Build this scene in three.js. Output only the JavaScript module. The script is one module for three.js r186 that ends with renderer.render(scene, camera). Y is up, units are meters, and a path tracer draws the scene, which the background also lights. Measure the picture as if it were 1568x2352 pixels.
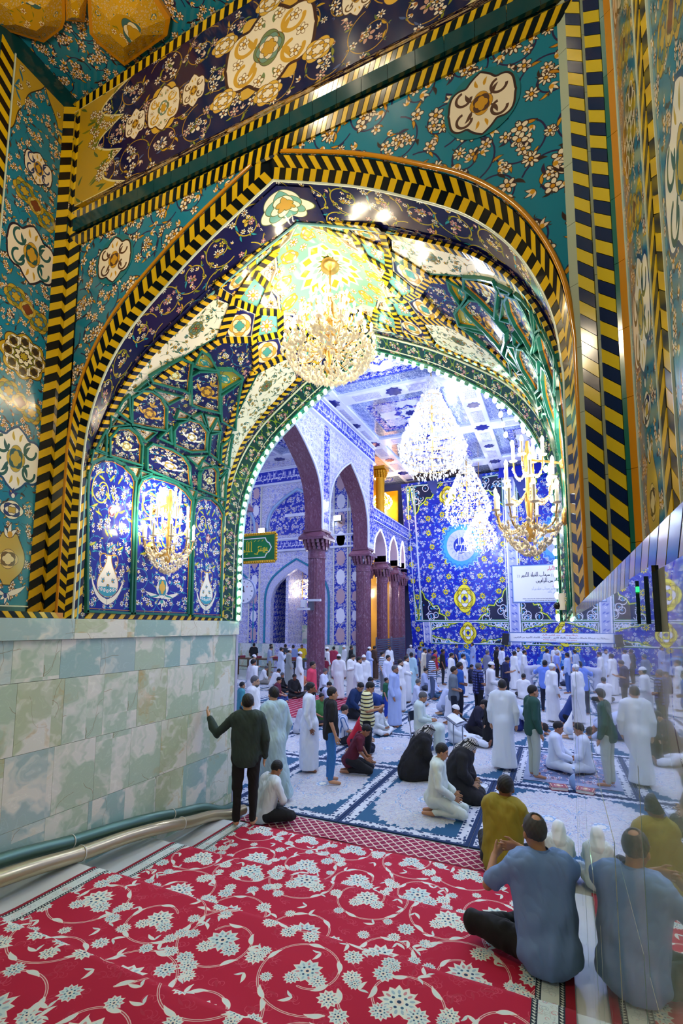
import * as THREE from 'three';
import { mergeGeometries } from 'three/addons/utils/BufferGeometryUtils.js';
import { ImprovedNoise } from 'three/addons/math/ImprovedNoise.js';
import { RectAreaLightUniformsLib } from 'three/addons/lights/RectAreaLightUniformsLib.js';

// ---------- camera, exposure, large lights ----------
const scene = new THREE.Scene();
scene.background = new THREE.Color(0x000000);
const EYE = 2.95, XC = -2.39, VD = 4.93;
const camera = new THREE.PerspectiveCamera(THREE.MathUtils.radToDeg(2 * Math.atan(1176 / 1100)), 1568 / 2352, 0.02, 200);
camera.rotation.set(THREE.MathUtils.degToRad(6), THREE.MathUtils.degToRad(24.2), THREE.MathUtils.degToRad(0.28), 'YXZ');
camera.position.set(0, EYE, 0);
camera.setViewOffset(1568, 2352, 0, -143, 1568, 2352);
const renderer = new THREE.WebGLRenderer();
renderer.toneMapping = THREE.LinearToneMapping;
renderer.toneMappingExposure = 1.08;
renderer.shadowMap.enabled = true;
RectAreaLightUniformsLib.init();
const WARM = new THREE.Color(1, 0.84, 0.58), COOL = new THREE.Color(0.68, 0.79, 1), GREENW = new THREE.Color(0.45, 1, 0.6);
const LAMP = { vault: 6.2, sconce: 6, near: 30, hall: 84, flood: 30, bay: 45, led: 0.4 };

// ---------- helpers ----------
const V3 = (x, y, z) => new THREE.Vector3(x, y, z);
const P = (x, y, D) => new THREE.Vector3(x, y, -D);          // D is the distance into the hall
const rngOf = (a) => () => { a |= 0; a = (a + 0x6d2b79f5) | 0; let t = Math.imul(a ^ (a >>> 15), 1 | a); t = (t + Math.imul(t ^ (t >>> 7), 61 | t)) ^ t; return ((t ^ (t >>> 14)) >>> 0) / 4294967296; };
const used = {};
const numbered = (n) => { used[n] = (used[n] ?? -1) + 1; return used[n] ? n + '_' + String(used[n]).padStart(3, '0') : n; };
const lerp = (a, b, t) => a + (b - a) * t;
function mesh(name, geo, mat, parent) {
  const m = new THREE.Mesh(geo, mat); m.name = name; m.castShadow = m.receiveShadow = true;
  if (parent) parent.add(m);
  return m;
}
function tag(o, label, category, group, kind) {
  o.userData.label = label; o.userData.category = category;
  if (group) o.userData.group = group;
  if (kind) o.userData.kind = kind;
  return o;
}
function thing(name, label, category, group, kind) { const g = new THREE.Group(); g.name = numbered(name); scene.add(g); return tag(g, label, category, group, kind); }
function solo(name, geo, mat, label, category, group, kind) { const m = mesh(numbered(name), geo, mat, scene); return tag(m, label, category, group, kind); }
const struct = (name, label, category) => { const g = thing(name, label, category, undefined, 'structure'); return g; };
function pointLight(color, intensity, x, y, D, radius = 3) {
  const l = new THREE.PointLight(color, intensity); l.position.copy(P(x, y, D)); l.castShadow = true; l.shadow.radius = radius; l.name = 'lamp_glow'; scene.add(l); return l;
}
const box = (w, h, d, x = 0, y = 0, z = 0) => new THREE.BoxGeometry(w, h, d).translate(x, y, z);
const boxTo = (x0, x1, y0, y1, D0, D1) => box(x1 - x0, y1 - y0, D1 - D0, (x0 + x1) / 2, (y0 + y1) / 2, -(D0 + D1) / 2);
// box whose uv are metres on every side
function boxM(x0, x1, y0, y1, D0, D1, k = 1) {
  const g = boxTo(x0, x1, y0, y1, D0, D1), p = g.attributes.position, n = g.attributes.normal, uv = g.attributes.uv;
  for (let i = 0; i < p.count; i++) {
    const ax = Math.abs(n.getX(i)), ay = Math.abs(n.getY(i));
    if (ax > 0.5) uv.setXY(i, -p.getZ(i) * k, p.getY(i) * k); else if (ay > 0.5) uv.setXY(i, p.getX(i) * k, -p.getZ(i) * k); else uv.setXY(i, p.getX(i) * k, p.getY(i) * k);
  }
  return g;
}
const cyl = (r0, r1, h, n = 12) => new THREE.CylinderGeometry(r0, r1, h, n);
const lathe = (pts, n = 16) => new THREE.LatheGeometry(pts.map(([r, y]) => new THREE.Vector2(r, y)), n);
const tube = (pts, r, n = 20, m = 6, closed = false) => new THREE.TubeGeometry(new THREE.CatmullRomCurve3(pts, closed), n, r, m, closed);
function rod(a, b, r, m = 6) { const d = b.clone().sub(a), g = new THREE.CylinderGeometry(r, r, d.length(), m); g.applyQuaternion(new THREE.Quaternion().setFromUnitVectors(V3(0, 1, 0), d.clone().normalize())); return g.translate((a.x + b.x) / 2, (a.y + b.y) / 2, (a.z + b.z) / 2); }
const merge = (list) => mergeGeometries(list.map((g) => { const h = g.index ? g.toNonIndexed() : g; for (const k of Object.keys(h.attributes)) if (!['position', 'normal', 'uv'].includes(k)) h.deleteAttribute(k); return h; }));
// solid from a grid function f(i, j) -> Vector3 with (n+1) x (m+1) points and uv function
function gridGeo(n, m, f, uvf) {
  const pos = [], uv = [], idx = [];
  for (let i = 0; i <= n; i++) for (let j = 0; j <= m; j++) { const p = f(i / n, j / m); pos.push(p.x, p.y, p.z); const t = uvf ? uvf(i / n, j / m, p) : [i / n, j / m]; uv.push(t[0], t[1]); }
  for (let i = 0; i < n; i++) for (let j = 0; j < m; j++) { const a = i * (m + 1) + j, b = a + m + 1; idx.push(a, b, a + 1, b, b + 1, a + 1); }
  const g = new THREE.BufferGeometry();
  g.setAttribute('position', new THREE.Float32BufferAttribute(pos, 3)); g.setAttribute('uv', new THREE.Float32BufferAttribute(uv, 2)); g.setIndex(idx); g.computeVertexNormals();
  return g;
}
// six-sided piece from 8 corners: four at the back, four in front
function hexa(c) {
  const f = [[4, 5, 6, 7], [0, 3, 2, 1], [0, 1, 5, 4], [1, 2, 6, 5], [2, 3, 7, 6], [3, 0, 4, 7]], pos = [], uv = [];
  for (const q of f) for (const k of [0, 1, 2, 0, 2, 3]) { const p = c[q[k]]; pos.push(p.x, p.y, p.z); uv.push(k === 1 || k === 2 ? 1 : 0, k >= 2 ? 1 : 0); }
  const g = new THREE.BufferGeometry();
  g.setAttribute('position', new THREE.Float32BufferAttribute(pos, 3)); g.setAttribute('uv', new THREE.Float32BufferAttribute(uv, 2)); g.computeVertexNormals();
  return g;
}

// ---------- computed textures ----------
const TAU = Math.PI * 2;
function canvas(w, h, draw) { const c = document.createElement('canvas'); c.width = w; c.height = h; draw(c.getContext('2d'), w, h); return c; }
function texOf(c, rx = 1, ry = rx) { const t = new THREE.CanvasTexture(c); t.colorSpace = THREE.SRGBColorSpace; t.wrapS = t.wrapT = THREE.RepeatWrapping; t.repeat.set(rx, ry); t.anisotropy = 8; return t; }
const tex = (w, h, draw, rx, ry) => texOf(canvas(w, h, draw), rx, ry);
function retex(t, rx, ry, ox = 0, oy = 0) { const c = t.clone(); c.repeat.set(rx, ry); c.offset.set(ox, oy); c.needsUpdate = true; return c; }
const M = (o) => new THREE.MeshPhysicalMaterial(o);
const glaze = (o) => M({ roughness: 0.13, ior: 1.55, ...o });

function rosette(c, x, y, r, n, col, mid, line, a0 = 0) {
  c.lineWidth = Math.max(1, r * 0.1);
  for (let k = 0; k < n; k++) {
    const a = a0 + (k * TAU) / n;
    c.beginPath(); c.ellipse(x + Math.cos(a) * r * 0.6, y + Math.sin(a) * r * 0.6, r * 0.42, r * (1.6 / n), a, 0, TAU);
    c.fillStyle = col; c.fill(); if (line) { c.strokeStyle = line; c.stroke(); }
  }
  c.beginPath(); c.arc(x, y, r * 0.3, 0, TAU); c.fillStyle = mid; c.fill(); if (line) { c.strokeStyle = line; c.stroke(); }
}
function leaf(c, x, y, len, a, w, col, line) {
  c.save(); c.translate(x, y); c.rotate(a); c.beginPath(); c.moveTo(0, 0);
  c.bezierCurveTo(len * 0.3, -w, len * 0.7, -w * 0.8, len, w * 0.25); c.bezierCurveTo(len * 0.6, w * 0.1, len * 0.3, w * 0.7, 0, 0);
  c.fillStyle = col; c.fill(); if (line) { c.lineWidth = Math.max(1, w * 0.14); c.strokeStyle = line; c.stroke(); } c.restore();
}
function lily(c, x, y, r, a, col, mid, line) {
  for (const k of [-0.7, 0, 0.7]) leaf(c, x, y, r * (k ? 0.95 : 1.15), a + k, r * 0.38, col, line);
  c.beginPath(); c.arc(x + Math.cos(a) * r * 0.25, y + Math.sin(a) * r * 0.25, r * 0.24, 0, TAU); c.fillStyle = mid; c.fill();
}
// scrolling flower pattern that repeats at the edges
function arabesque(c, W, H, o) {
  const R = rngOf(o.seed ?? 1), wrapDraw = (x, y, r, f) => { for (const dx of [-W, 0, W]) for (const dy of [-H, 0, H]) if (x + dx > -r && x + dx < W + r && y + dy > -r && y + dy < H + r) f(x + dx, y + dy); };
  if (o.bg) { c.fillStyle = o.bg; c.fillRect(0, 0, W, H); }
  const S = o.size, nx = Math.max(1, Math.round(W / S)), ny = Math.max(1, Math.round(H / S)), cw = W / nx, ch = H / ny;
  const pick = (l) => l[Math.floor(R() * l.length)], items = [];
  for (let i = 0; i < nx; i++) for (let j = 0; j < ny; j++) {
    const x = (i + 0.5 + (j % 2 ? 0.25 : -0.25)) * cw, y = (j + 0.5) * ch, d = (i + j) % 2 ? 1 : -1, r0 = S * 0.5, a0 = R() * TAU, pts = [];
    for (let k = 0; k <= 40; k++) { const t = k / 40, a = a0 + d * t * TAU * 1.25, r = r0 * (1.12 - t * 0.92); pts.push([Math.cos(a) * r, Math.sin(a) * r]); }
    wrapDraw(x, y, S * 1.4, (X, Y) => {
      c.lineWidth = o.lw ?? S * 0.022; c.strokeStyle = o.vine; c.lineCap = 'round'; c.beginPath(); pts.forEach(([u, v], k) => (k ? c.lineTo(X + u, Y + v) : c.moveTo(X + u, Y + v))); c.stroke();
    });
    const flo = pick(o.flowers), big = S * (o.bloom ?? 0.15) * (0.8 + R() * 0.4);
    items.push([x + pts[40][0], y + pts[40][1], 'f', flo, big, R() * TAU]);
    for (let k = 3; k < 40; k += 5) {
      const [u, v] = pts[k], a = a0 + d * (k / 40) * TAU * 1.25, out = k % 12 < 6 ? 1 : -1, q = S * (0.08 + R() * 0.05);
      const bx = x + u + Math.cos(a) * out * q, by = y + v + Math.sin(a) * out * q;
      items.push([x + u, y + v, 'l', pick(o.leaves), S * (0.13 + R() * 0.08), a + d * 1.57 + out * 0.6]);
      items.push([bx, by, R() < 0.6 ? 'f' : 'y', pick(o.flowers), S * (o.bud ?? 0.085) * (0.8 + R() * 0.5), R() * TAU]);
      items.push([x + u * 1.08, y + v * 1.08, 's', o.sprig ?? pick(o.leaves), S * 0.075, R() * TAU]);
    }
  }
  for (const [x, y, k, col, r, a] of items) wrapDraw(x, y, r * 2, (X, Y) => {
    if (k === 'l') leaf(c, X, Y, r * 1.2, a, r * 0.36, col, o.line);
    else if (k === 's') { leaf(c, X, Y, r, a, r * 0.3, col); leaf(c, X, Y, r * 0.8, a + 1.2, r * 0.25, col); }
    else if (k === 'y') lily(c, X, Y, r * 1.25, a, col[0], col[1], o.line);
    else rosette(c, X, Y, r, col[2] ?? 7, col[0], col[1], o.line, a);
  });
}
// lobed cartouche
function lobes(c, x, y, rx, ry, n, depth, a0 = 0) {
  c.beginPath();
  for (let k = 0; k <= 120; k++) { const a = a0 + (k / 120) * TAU, m = 1 - depth + depth * Math.abs(Math.cos((a - a0) * n / 2)); const X = x + Math.cos(a) * rx * m, Y = y + Math.sin(a) * ry * m; k ? c.lineTo(X, Y) : c.moveTo(X, Y); }
  c.closePath();
}
function medallion(c, x, y, rx, ry, n, cols, line) {
  cols.forEach((col, k) => { const f = 1 - k * 0.2; lobes(c, x, y, rx * f, ry * f, n, 0.16 + 0.05 * k, k % 2 ? Math.PI / n : 0); c.fillStyle = col; c.fill(); if (line) { c.lineWidth = Math.max(1, rx * 0.03); c.strokeStyle = line; c.stroke(); } });
}
// scrolled cream cartouche with curls, as on the tall teal panels
function curls(c, x, y, rx, ry, cream, hole, gold, line) {
  c.lineJoin = 'round';
  for (const pass of [0, 1]) {
    c.beginPath();
    for (const [sx, sy] of [[1, 1], [-1, 1], [1, -1], [-1, -1]]) {
      c.moveTo(x, y + sy * ry); c.bezierCurveTo(x + sx * rx * 0.5, y + sy * ry * 0.75, x + sx * rx * 0.3, y + sy * ry * 0.6, x + sx * rx * 0.65, y + sy * ry * 0.66);
      c.bezierCurveTo(x + sx * rx * 1.05, y + sy * ry * 0.62, x + sx * rx * 0.95, y + sy * ry * 0.2, x + sx * rx * 1.02, y); c.lineTo(x, y); c.closePath();
    }
    if (pass === 0) { c.lineWidth = rx * 0.14; c.strokeStyle = line; c.stroke(); } else { c.fillStyle = cream; c.fill(); }
  }
  for (const [sx, sy] of [[1, 1], [-1, 1], [1, -1], [-1, -1]]) {
    c.lineWidth = rx * 0.09; c.strokeStyle = hole; c.beginPath(); c.arc(x + sx * rx * 0.55, y + sy * ry * 0.36, rx * 0.24, 0, TAU * 0.72); c.stroke();
    leaf(c, x + sx * rx * 0.3, y + sy * ry * 0.15, rx * 0.42, Math.atan2(sy, sx * 0.6), rx * 0.13, hole);
    leaf(c, x + sx * rx * 0.1, y + sy * ry * 0.55, rx * 0.3, Math.atan2(sy, sx * 0.3), rx * 0.1, gold);
  }
  medallion(c, x, y, rx * 0.36, rx * 0.42, 4, [gold, hole, gold], line);
}
const CREAM = '#f6e6cf', GOLD = '#d59a1e', PURP = '#2a1f4c', BRWN = '#3b2016';
const tealPal = { bg: '#1c7c9a', vine: PURP, leaves: [GOLD, '#c98a1a', '#2a1f4c', '#35201c'], flowers: [[CREAM, '#e2a024', 8], [CREAM, '#d8921e', 5], ['#f2dcc6', GOLD, 6]], line: '#40261c', sprig: '#3a2420' };
const navyPal = { bg: '#14174f', vine: '#b7a62c', leaves: ['#96a122', '#2a93a6', '#7d8a1c', '#c8a02a'], flowers: [['#f4efdc', '#d8b040', 6], ['#f4efdc', '#c08030', 8], ['#c98f8f', '#f0e0d0', 5], ['#d8c050', '#7a8a20', 5]], line: '#0d0f33' };
const cobaltPal = { bg: '#10209a', vine: '#d0ca68', leaves: ['#c9c24e', '#2ba9c8', '#2ba9c8', '#1e86b8'], flowers: [['#ffffff', '#e0c860', 6], ['#f2f2ff', '#d9b040', 5], ['#ffffff', '#b09030', 8]], line: '#0a1466', sprig: '#37b2d2' };
const whitePal = { bg: '#f4f1df', vine: '#3b5a46', leaves: ['#4a6a4c', '#6f7c3a', '#2f7f86'], flowers: [['#2a7f8a', '#e8a820', 7], ['#e6ac28', '#2a6f7a', 6], ['#d7cf9a', '#2a7f8a', 5]], line: '#2b3c33', sprig: '#5a7a50' };
const T = {};
T.teal = tex(1024, 1024, (c, w, h) => arabesque(c, w, h, { ...tealPal, size: 205, seed: 3, bloom: 0.17, bud: 0.13, lw: 7 }));
T.navy = tex(1024, 512, (c, w, h) => { arabesque(c, w, h, { ...navyPal, size: 256, seed: 8, bloom: 0.15, bud: 0.09, lw: 8 }); });
T.navyVault = tex(512, 512, (c, w, h) => arabesque(c, w, h, { ...navyPal, vine: '#2a93a6', size: 170, seed: 12, bloom: 0.19, bud: 0.1, lw: 3 }));
T.greenBand = tex(1024, 256, (c, w, h) => arabesque(c, w, h, { ...navyPal, bg: '#123a3c', vine: '#6f9a1e', leaves: ['#6f9a1e', '#8aa62a', '#2a8f86'], size: 256, seed: 21, bloom: 0.14, bud: 0.09, lw: 9 }));
T.white = tex(1024, 1024, (c, w, h) => { arabesque(c, w, h, { ...whitePal, size: 205, seed: 5, bloom: 0.12, bud: 0.085, lw: 3 }); for (const [x, y] of [[300, 300], [760, 720]]) { medallion(c, x, y, 90, 70, 6, ['#7d7a3e', '#5c7f70', '#8a8444'], '#2b3c33'); rosette(c, x, y, 42, 6, '#8a8040', '#b0301c', '#2b3c33'); } });
T.olive = tex(256, 256, (c, w, h) => { c.fillStyle = '#9a9a26'; c.fillRect(0, 0, w, h); medallion(c, 128, 128, 70, 46, 4, ['#2a8f96', '#d6d6a0', '#2a8f96'], '#3a3a10'); for (const [x, y] of [[50, 60], [200, 60], [60, 200], [200, 200]]) { rosette(c, x, y, 24, 5, '#e8e4b8', '#7a7a20', '#3a3a10'); leaf(c, x, y, 50, 1, 8, '#3a4a20'); } });
T.creamTri = tex(256, 256, (c, w, h) => { c.fillStyle = '#f0e2cb'; c.fillRect(0, 0, w, h); c.strokeStyle = '#4a3020'; c.lineWidth = 5; for (let k = 0; k < 7; k++) { const a = k * 0.9; c.beginPath(); c.arc(128 + Math.cos(a) * 60, 128 + Math.sin(a) * 60, 34, a, a + 4); c.stroke(); } lily(c, 128, 128, 52, -1.57, GOLD, '#3a2a20', '#3a2016'); });
// star disc at the crown of the vault
T.disc = tex(1024, 1024, (c, w, h) => {
  c.fillStyle = '#7fbfa8'; c.fillRect(0, 0, w, h); c.translate(512, 512);
  for (let k = 0; k < 12; k++) { c.save(); c.rotate((k * TAU) / 12);
    medallion(c, 360, 0, 70, 52, 5, ['#e0a52a', '#f0d0b8', '#e8b040'], '#8a5a1a'); leaf(c, 400, 40, 60, 0.9, 14, '#e0a52a'); leaf(c, 400, -40, 60, -0.9, 14, '#e0a52a');
    c.rotate(TAU / 24); rosette(c, 300, 0, 30, 6, '#fbf4e2', '#e0a52a', '#8a6a2a'); rosette(c, 400, 0, 34, 7, '#fbf4e2', '#d89a24', '#8a6a2a'); lily(c, 455, 0, 34, 0, '#fbf4e2', '#e0a52a', '#8a6a2a'); c.restore(); }
  for (const [r0, r1, wd] of [[140, 245, 44], [70, 160, 30]]) for (let k = 0; k < 14; k++) { c.save(); c.rotate(((k + (r0 < 100 ? 0.5 : 0)) * TAU) / 14); c.beginPath(); c.moveTo(r0, 0); c.lineTo((r0 + r1) / 2, wd); c.lineTo(r1, 0); c.lineTo((r0 + r1) / 2, -wd); c.closePath(); c.fillStyle = r0 > 100 ? '#e6a826' : '#8fc6ae'; c.fill(); c.lineWidth = 17; c.strokeStyle = '#fdf6e4'; c.stroke(); c.restore(); }
  for (let k = 0; k < 14; k++) { c.save(); c.rotate((k * TAU) / 14); leaf(c, 20, 0, 90, 0, 15, '#5a7a1e'); c.restore(); }
});
// little rhomb tiles round the star
T.rhomb = tex(256, 256, (c, w, h) => { c.fillStyle = '#1a1d5c'; c.fillRect(0, 0, w, h); c.strokeStyle = '#f8efd8'; c.lineWidth = 10; c.strokeRect(5, 5, 246, 246); medallion(c, 128, 128, 92, 92, 4, ['#f6e8cc', '#c9a640', '#f0dcb0', '#4a9a98'], '#7a4a1a'); for (const [x, y] of [[40, 40], [216, 40], [40, 216], [216, 216]]) rosette(c, x, y, 22, 5, '#e6b43a', '#f8f0dc'); });
T.kite = tex(256, 256, (c, w, h) => { c.fillStyle = '#69b3b4'; c.fillRect(0, 0, w, h); c.strokeStyle = '#5a5a9a'; c.lineWidth = 14; c.strokeRect(7, 7, 242, 242); rosette(c, 128, 128, 62, 8, '#fdf6e6', '#eaa81e', '#a8702a'); for (let k = 0; k < 4; k++) { const a = k * 1.57 + 0.78; leaf(c, 128 + Math.cos(a) * 74, 128 + Math.sin(a) * 74, 40, a + 1, 9, '#b0622a'); } });
// tall cobalt panels: vase and scrolls, or flower boat and scrolls
function tallPanel(vase) {
  return tex(768, 1536, (c, w, h) => {
    arabesque(c, w, h, { ...cobaltPal, vine: '#3ba8cc', size: 256, seed: vase ? 31 : 37, bloom: 0.15, bud: 0.1, lw: 5 });
    c.lineWidth = 15; c.strokeStyle = '#cfc65a'; c.lineCap = 'round';
    for (const s of [-1, 1]) for (const [y0, r] of [[330, 150], [700, 165]]) { c.beginPath(); for (let k = 0; k <= 60; k++) { const t = k / 60, a = -1.57 + t * 7.4, q = r * (1.1 - t * 0.75), X = w / 2 + s * (170 + Math.cos(a) * q), Y = y0 + Math.sin(a) * q * 1.1; k ? c.lineTo(X, Y) : c.moveTo(X, Y); } c.stroke(); for (let k = 0; k < 5; k++) leaf(c, w / 2 + s * (170 + Math.cos(k * 1.3) * r), y0 + Math.sin(k * 1.3) * r, 110, k * 1.3 + 1.4, 26, '#c3c84a', '#5a6420'); rosette(c, w / 2 + s * 170, y0, 46, 8, '#ffffff', '#caa23a', '#16206a'); }
    medallion(c, w / 2, 520, 62, 62, 4, ['#b98a9a', '#6a2a4a', '#d8b8b8'], '#3a1a3a'); rosette(c, w / 2, 300, 56, 9, '#ffffff', '#8a8a40', '#1a2060');
    const X = w / 2, Y = vase ? 1220 : 1300;
    if (vase) {
      for (const s of [-1, 1]) { c.beginPath(); c.moveTo(X, Y + 250); c.bezierCurveTo(X + s * 120, Y + 230, X + s * 250, Y + 120, X + s * 250, Y - 60); c.bezierCurveTo(X + s * 210, Y + 60, X + s * 150, Y + 160, X, Y + 190); c.closePath(); c.fillStyle = '#f6f6ee'; c.fill(); c.lineWidth = 5; c.strokeStyle = '#1f2a70'; c.stroke(); c.lineWidth = 12; c.strokeStyle = '#c9a040'; c.beginPath(); c.moveTo(X + s * 40, Y - 250); c.bezierCurveTo(X + s * 160, Y - 300, X + s * 160, Y - 160, X + s * 95, Y - 110); c.stroke(); }
      c.beginPath(); c.moveTo(X - 34, Y - 250); c.bezierCurveTo(X - 20, Y - 120, X - 170, Y - 60, X - 160, Y + 60); c.bezierCurveTo(X - 140, Y + 200, X + 140, Y + 200, X + 160, Y + 60); c.bezierCurveTo(X + 170, Y - 60, X + 20, Y - 120, X + 34, Y - 250); c.closePath(); c.fillStyle = '#f8f8f2'; c.fill(); c.lineWidth = 9; c.strokeStyle = '#c9a040'; c.stroke();
      c.save(); c.clip(); c.fillStyle = '#3fa3c4'; c.fillRect(X - 180, Y + 70, 360, 140); for (let k = -3; k < 4; k++) rosette(c, X + k * 46, Y + 110 + Math.abs(k) * -8, 20, 6, '#ffffff', '#2a4a8a'); c.restore();
      for (const [u, v, a] of [[0, -40, -1.57], [-60, 20, -2.4], [60, 20, -0.7], [0, 40, 1.57]]) lily(c, X + u, Y + v, 46, a, '#3fa3c4', '#c9a040', '#1f2a70'); lily(c, X, Y - 270, 64, -1.57, '#5fb6d0', '#e8e0c0', '#1f2a70');
    } else {
      for (const s of [-1, 1]) { leaf(c, X, Y + 60, 250, s > 0 ? -0.25 : Math.PI + 0.25, s * -50, '#f6f6ee', '#1f2a70'); leaf(c, X, Y + 40, 150, s > 0 ? -0.9 : Math.PI + 0.9, s * -44, '#f6f6ee', '#1f2a70'); leaf(c, X + s * 30, Y + 30, 140, s > 0 ? 0.2 : Math.PI - 0.2, 20, '#3a98a8'); }
      medallion(c, X, Y - 60, 74, 130, 4, ['#f8f8f2', '#3a98a8', '#d8b040'], '#1f2a70'); lily(c, X, Y + 80, 90, 1.57, '#f8f8f2', '#3a98a8', '#1f2a70');
      medallion(c, X, 250, 150, 190, 6, ['#f4f0e8', '#8fb2d8', '#f4f0e8', '#c9a850'], '#1f2a70');
    }
  });
}
T.vasePanel = tallPanel(true); T.boatPanel = tallPanel(false);
// navy squinch cells with one large motif
T.cell = ['#f4f2e6', '#c9a02c', '#dfe6b8'].map((col, k) => tex(512, 512, (c, w, h) => { arabesque(c, w, h, { ...navyPal, bg: '#121550', vine: '#2a93a6', size: 171, seed: 50 + k, bloom: 0.2, bud: 0.11, lw: 3, flowers: [['#f4efdc', '#c9a24a', 6], ['#f4efdc', '#caa050', 5]] }); medallion(c, 256, 280, 110, 100, 5, ['#121550', col, k === 1 ? '#7a5a1a' : '#b9a24a', col], '#16184a'); lily(c, 256, 190, 80, -1.57, col, '#a08030', '#16184a'); for (const s of [-1, 1]) leaf(c, 256 + s * 60, 320, 130, s > 0 ? -0.6 : Math.PI + 0.6, s * -30, col, '#16184a'); }));
// frieze above the arch: navy with gold ends and cream cartouches
T.frieze = tex(2048, 512, (c, w, h) => {
  arabesque(c, w, h, { ...navyPal, bg: '#191445', vine: '#b88a2a', leaves: ['#8c8a1f', '#c99a22', '#6a7a3a', '#4a5a8a'], flowers: [['#f4e2cc', '#b0782a', 7], ['#f4e2cc', '#a86a3a', 5], ['#c99a8a', '#f0e0c0', 6]], size: 171, seed: 9, bloom: 0.17, bud: 0.1, lw: 4 });
  for (const x of [0, 2048]) { c.save(); c.beginPath(); for (let k = 0; k <= 60; k++) { const t = k / 60, X = x + (x ? -1 : 1) * (300 - 150 * Math.abs(Math.sin(t * 9.4)) * (1 - 0.3 * t) + 90 * Math.abs(t - 0.5)); k ? c.lineTo(X, t * 512) : c.moveTo(x, 0) || c.lineTo(X, 0); } c.lineTo(x, 512); c.closePath(); c.fillStyle = '#c39a1c'; c.fill(); c.lineWidth = 9; c.strokeStyle = '#e8d9a0'; c.stroke(); c.clip(); const R = rngOf(7); for (let k = 0; k < 60; k++) { const X = x + (x ? -1 : 1) * R() * 330, Y = R() * 512; leaf(c, X, Y, 50, R() * 6, 12, k % 2 ? '#7d7c1c' : '#5a6a2a'); if (k % 2) rosette(c, X + 20, Y + 10, 22, 7, '#f4e2c4', '#b0782a', '#5a3a10'); } c.restore(); }
  for (const [x, rx, ry] of [[540, 80, 104], [1024, 178, 176], [1508, 80, 104]]) { lobes(c, x, 256, rx * 1.12, ry * 1.12, x === 1024 ? 12 : 6, 0.22); c.fillStyle = '#e0b040'; c.fill(); curls(c, x, 256, rx, ry, CREAM, '#d8a434', '#7a8a5a', '#4a2a1a'); for (let k = 0; k < 10; k++) rosette(c, x + Math.cos(k * 0.628) * rx * 0.74, 256 + Math.sin(k * 0.628) * ry * 0.74, rx * 0.13, 5, '#fff2dc', '#d8a030', '#7a5020'); medallion(c, x, 256, rx * 0.3, ry * 0.34, 6, ['#7a9a8a', CREAM, '#d8a434'], '#5a3a1a'); }
  for (const [x, y] of [[830, 130], [830, 380], [1218, 130], [1218, 380], [1024, 60], [1024, 452]]) { medallion(c, x, y, 60, 46, 6, ['#e0b040', CREAM, '#d8a434', CREAM], '#5a3a1a'); }
  for (const x of [690, 1358, 390, 1658]) curls(c, x, 256, 52, 74, CREAM, '#6a4a2a', '#d8a434', '#4a2a1a');
});
// tall teal panels with a chain of medallions: lower 3.51 m and upper 2.53 m
const chainBand = (c, X, y) => { for (const s of [-1, 1]) medallion(c, X + s * 100, y + s * 40, 100, 76, 6, ['#c4a026', '#8a8a28', '#3a7a9a', '#c4a026'], '#3a2a18'); medallion(c, X, y, 72, 60, 4, ['#c4a026', '#c9b460', '#7a3a1a'], '#3a2a18'); };
const chainBase = (c, w, h, seed) => arabesque(c, w, h, { ...tealPal, bg: '#1a7c9c', vine: '#35201c', leaves: ['#35201c', '#5a3020', '#c99a22'], size: 171, seed, bloom: 0.14, bud: 0.11, lw: 2 });
T.chain = tex(512, 2048, (c, w, h) => {
  chainBase(c, w, h, 17); const X = w / 2, gold = '#c4a026';
  chainBand(c, X, 147);
  medallion(c, X, 468, 205, 150, 8, [gold, '#f4ead2', '#8a8a2a', '#f0e6c8', '#b9a028'], '#3a2a18'); for (let k = 0; k < 8; k++) { const a = k * 0.785; medallion(c, X + Math.cos(a) * 130, 468 + Math.sin(a) * 98, 48, 40, 4, ['#f6eeda', '#8a7020', '#3a2a18'], '#3a2a18'); }
  chainBand(c, X, 770);
  curls(c, X, 1139, 205, 200, '#f7f2e4', '#2a5a5a', '#c4a840', '#1c4a7a');
  medallion(c, X, 1465, 92, 58, 4, ['#f4ead2', '#2a3a7a', '#f6f0e0', '#c9a84a'], '#2a2030'); lily(c, X, 1390, 60, -1.57, '#2a3a7a', '#f6f0e0');
  c.beginPath(); c.moveTo(X - 60, 1610); c.bezierCurveTo(X - 90, 1680, X - 150, 1720, X - 130, 1800); c.bezierCurveTo(X - 110, 1880, X - 40, 1880, X - 30, 1930); c.lineTo(X + 30, 1930); c.bezierCurveTo(X + 40, 1880, X + 110, 1880, X + 130, 1800); c.bezierCurveTo(X + 150, 1720, X + 90, 1680, X + 60, 1610); c.closePath(); c.fillStyle = '#c9ac4a'; c.fill(); c.lineWidth = 6; c.strokeStyle = '#3a2a18'; c.stroke(); medallion(c, X, 1770, 80, 60, 4, ['#e8c878', '#7a5a2a', '#f0dca0'], '#3a2a18'); lily(c, X, 1640, 84, -1.57, '#f6f0e0', '#d8a030', '#3a2a18');
  for (const s of [-1, 1]) leaf(c, X, 1990, 170, s > 0 ? -0.35 : Math.PI + 0.35, s * -34, '#f6f0e0', '#2a2a60'); lily(c, X, 1980, 60, 1.57, '#f6f0e0', '#2a3a7a', '#2a2a60');
});
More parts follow.
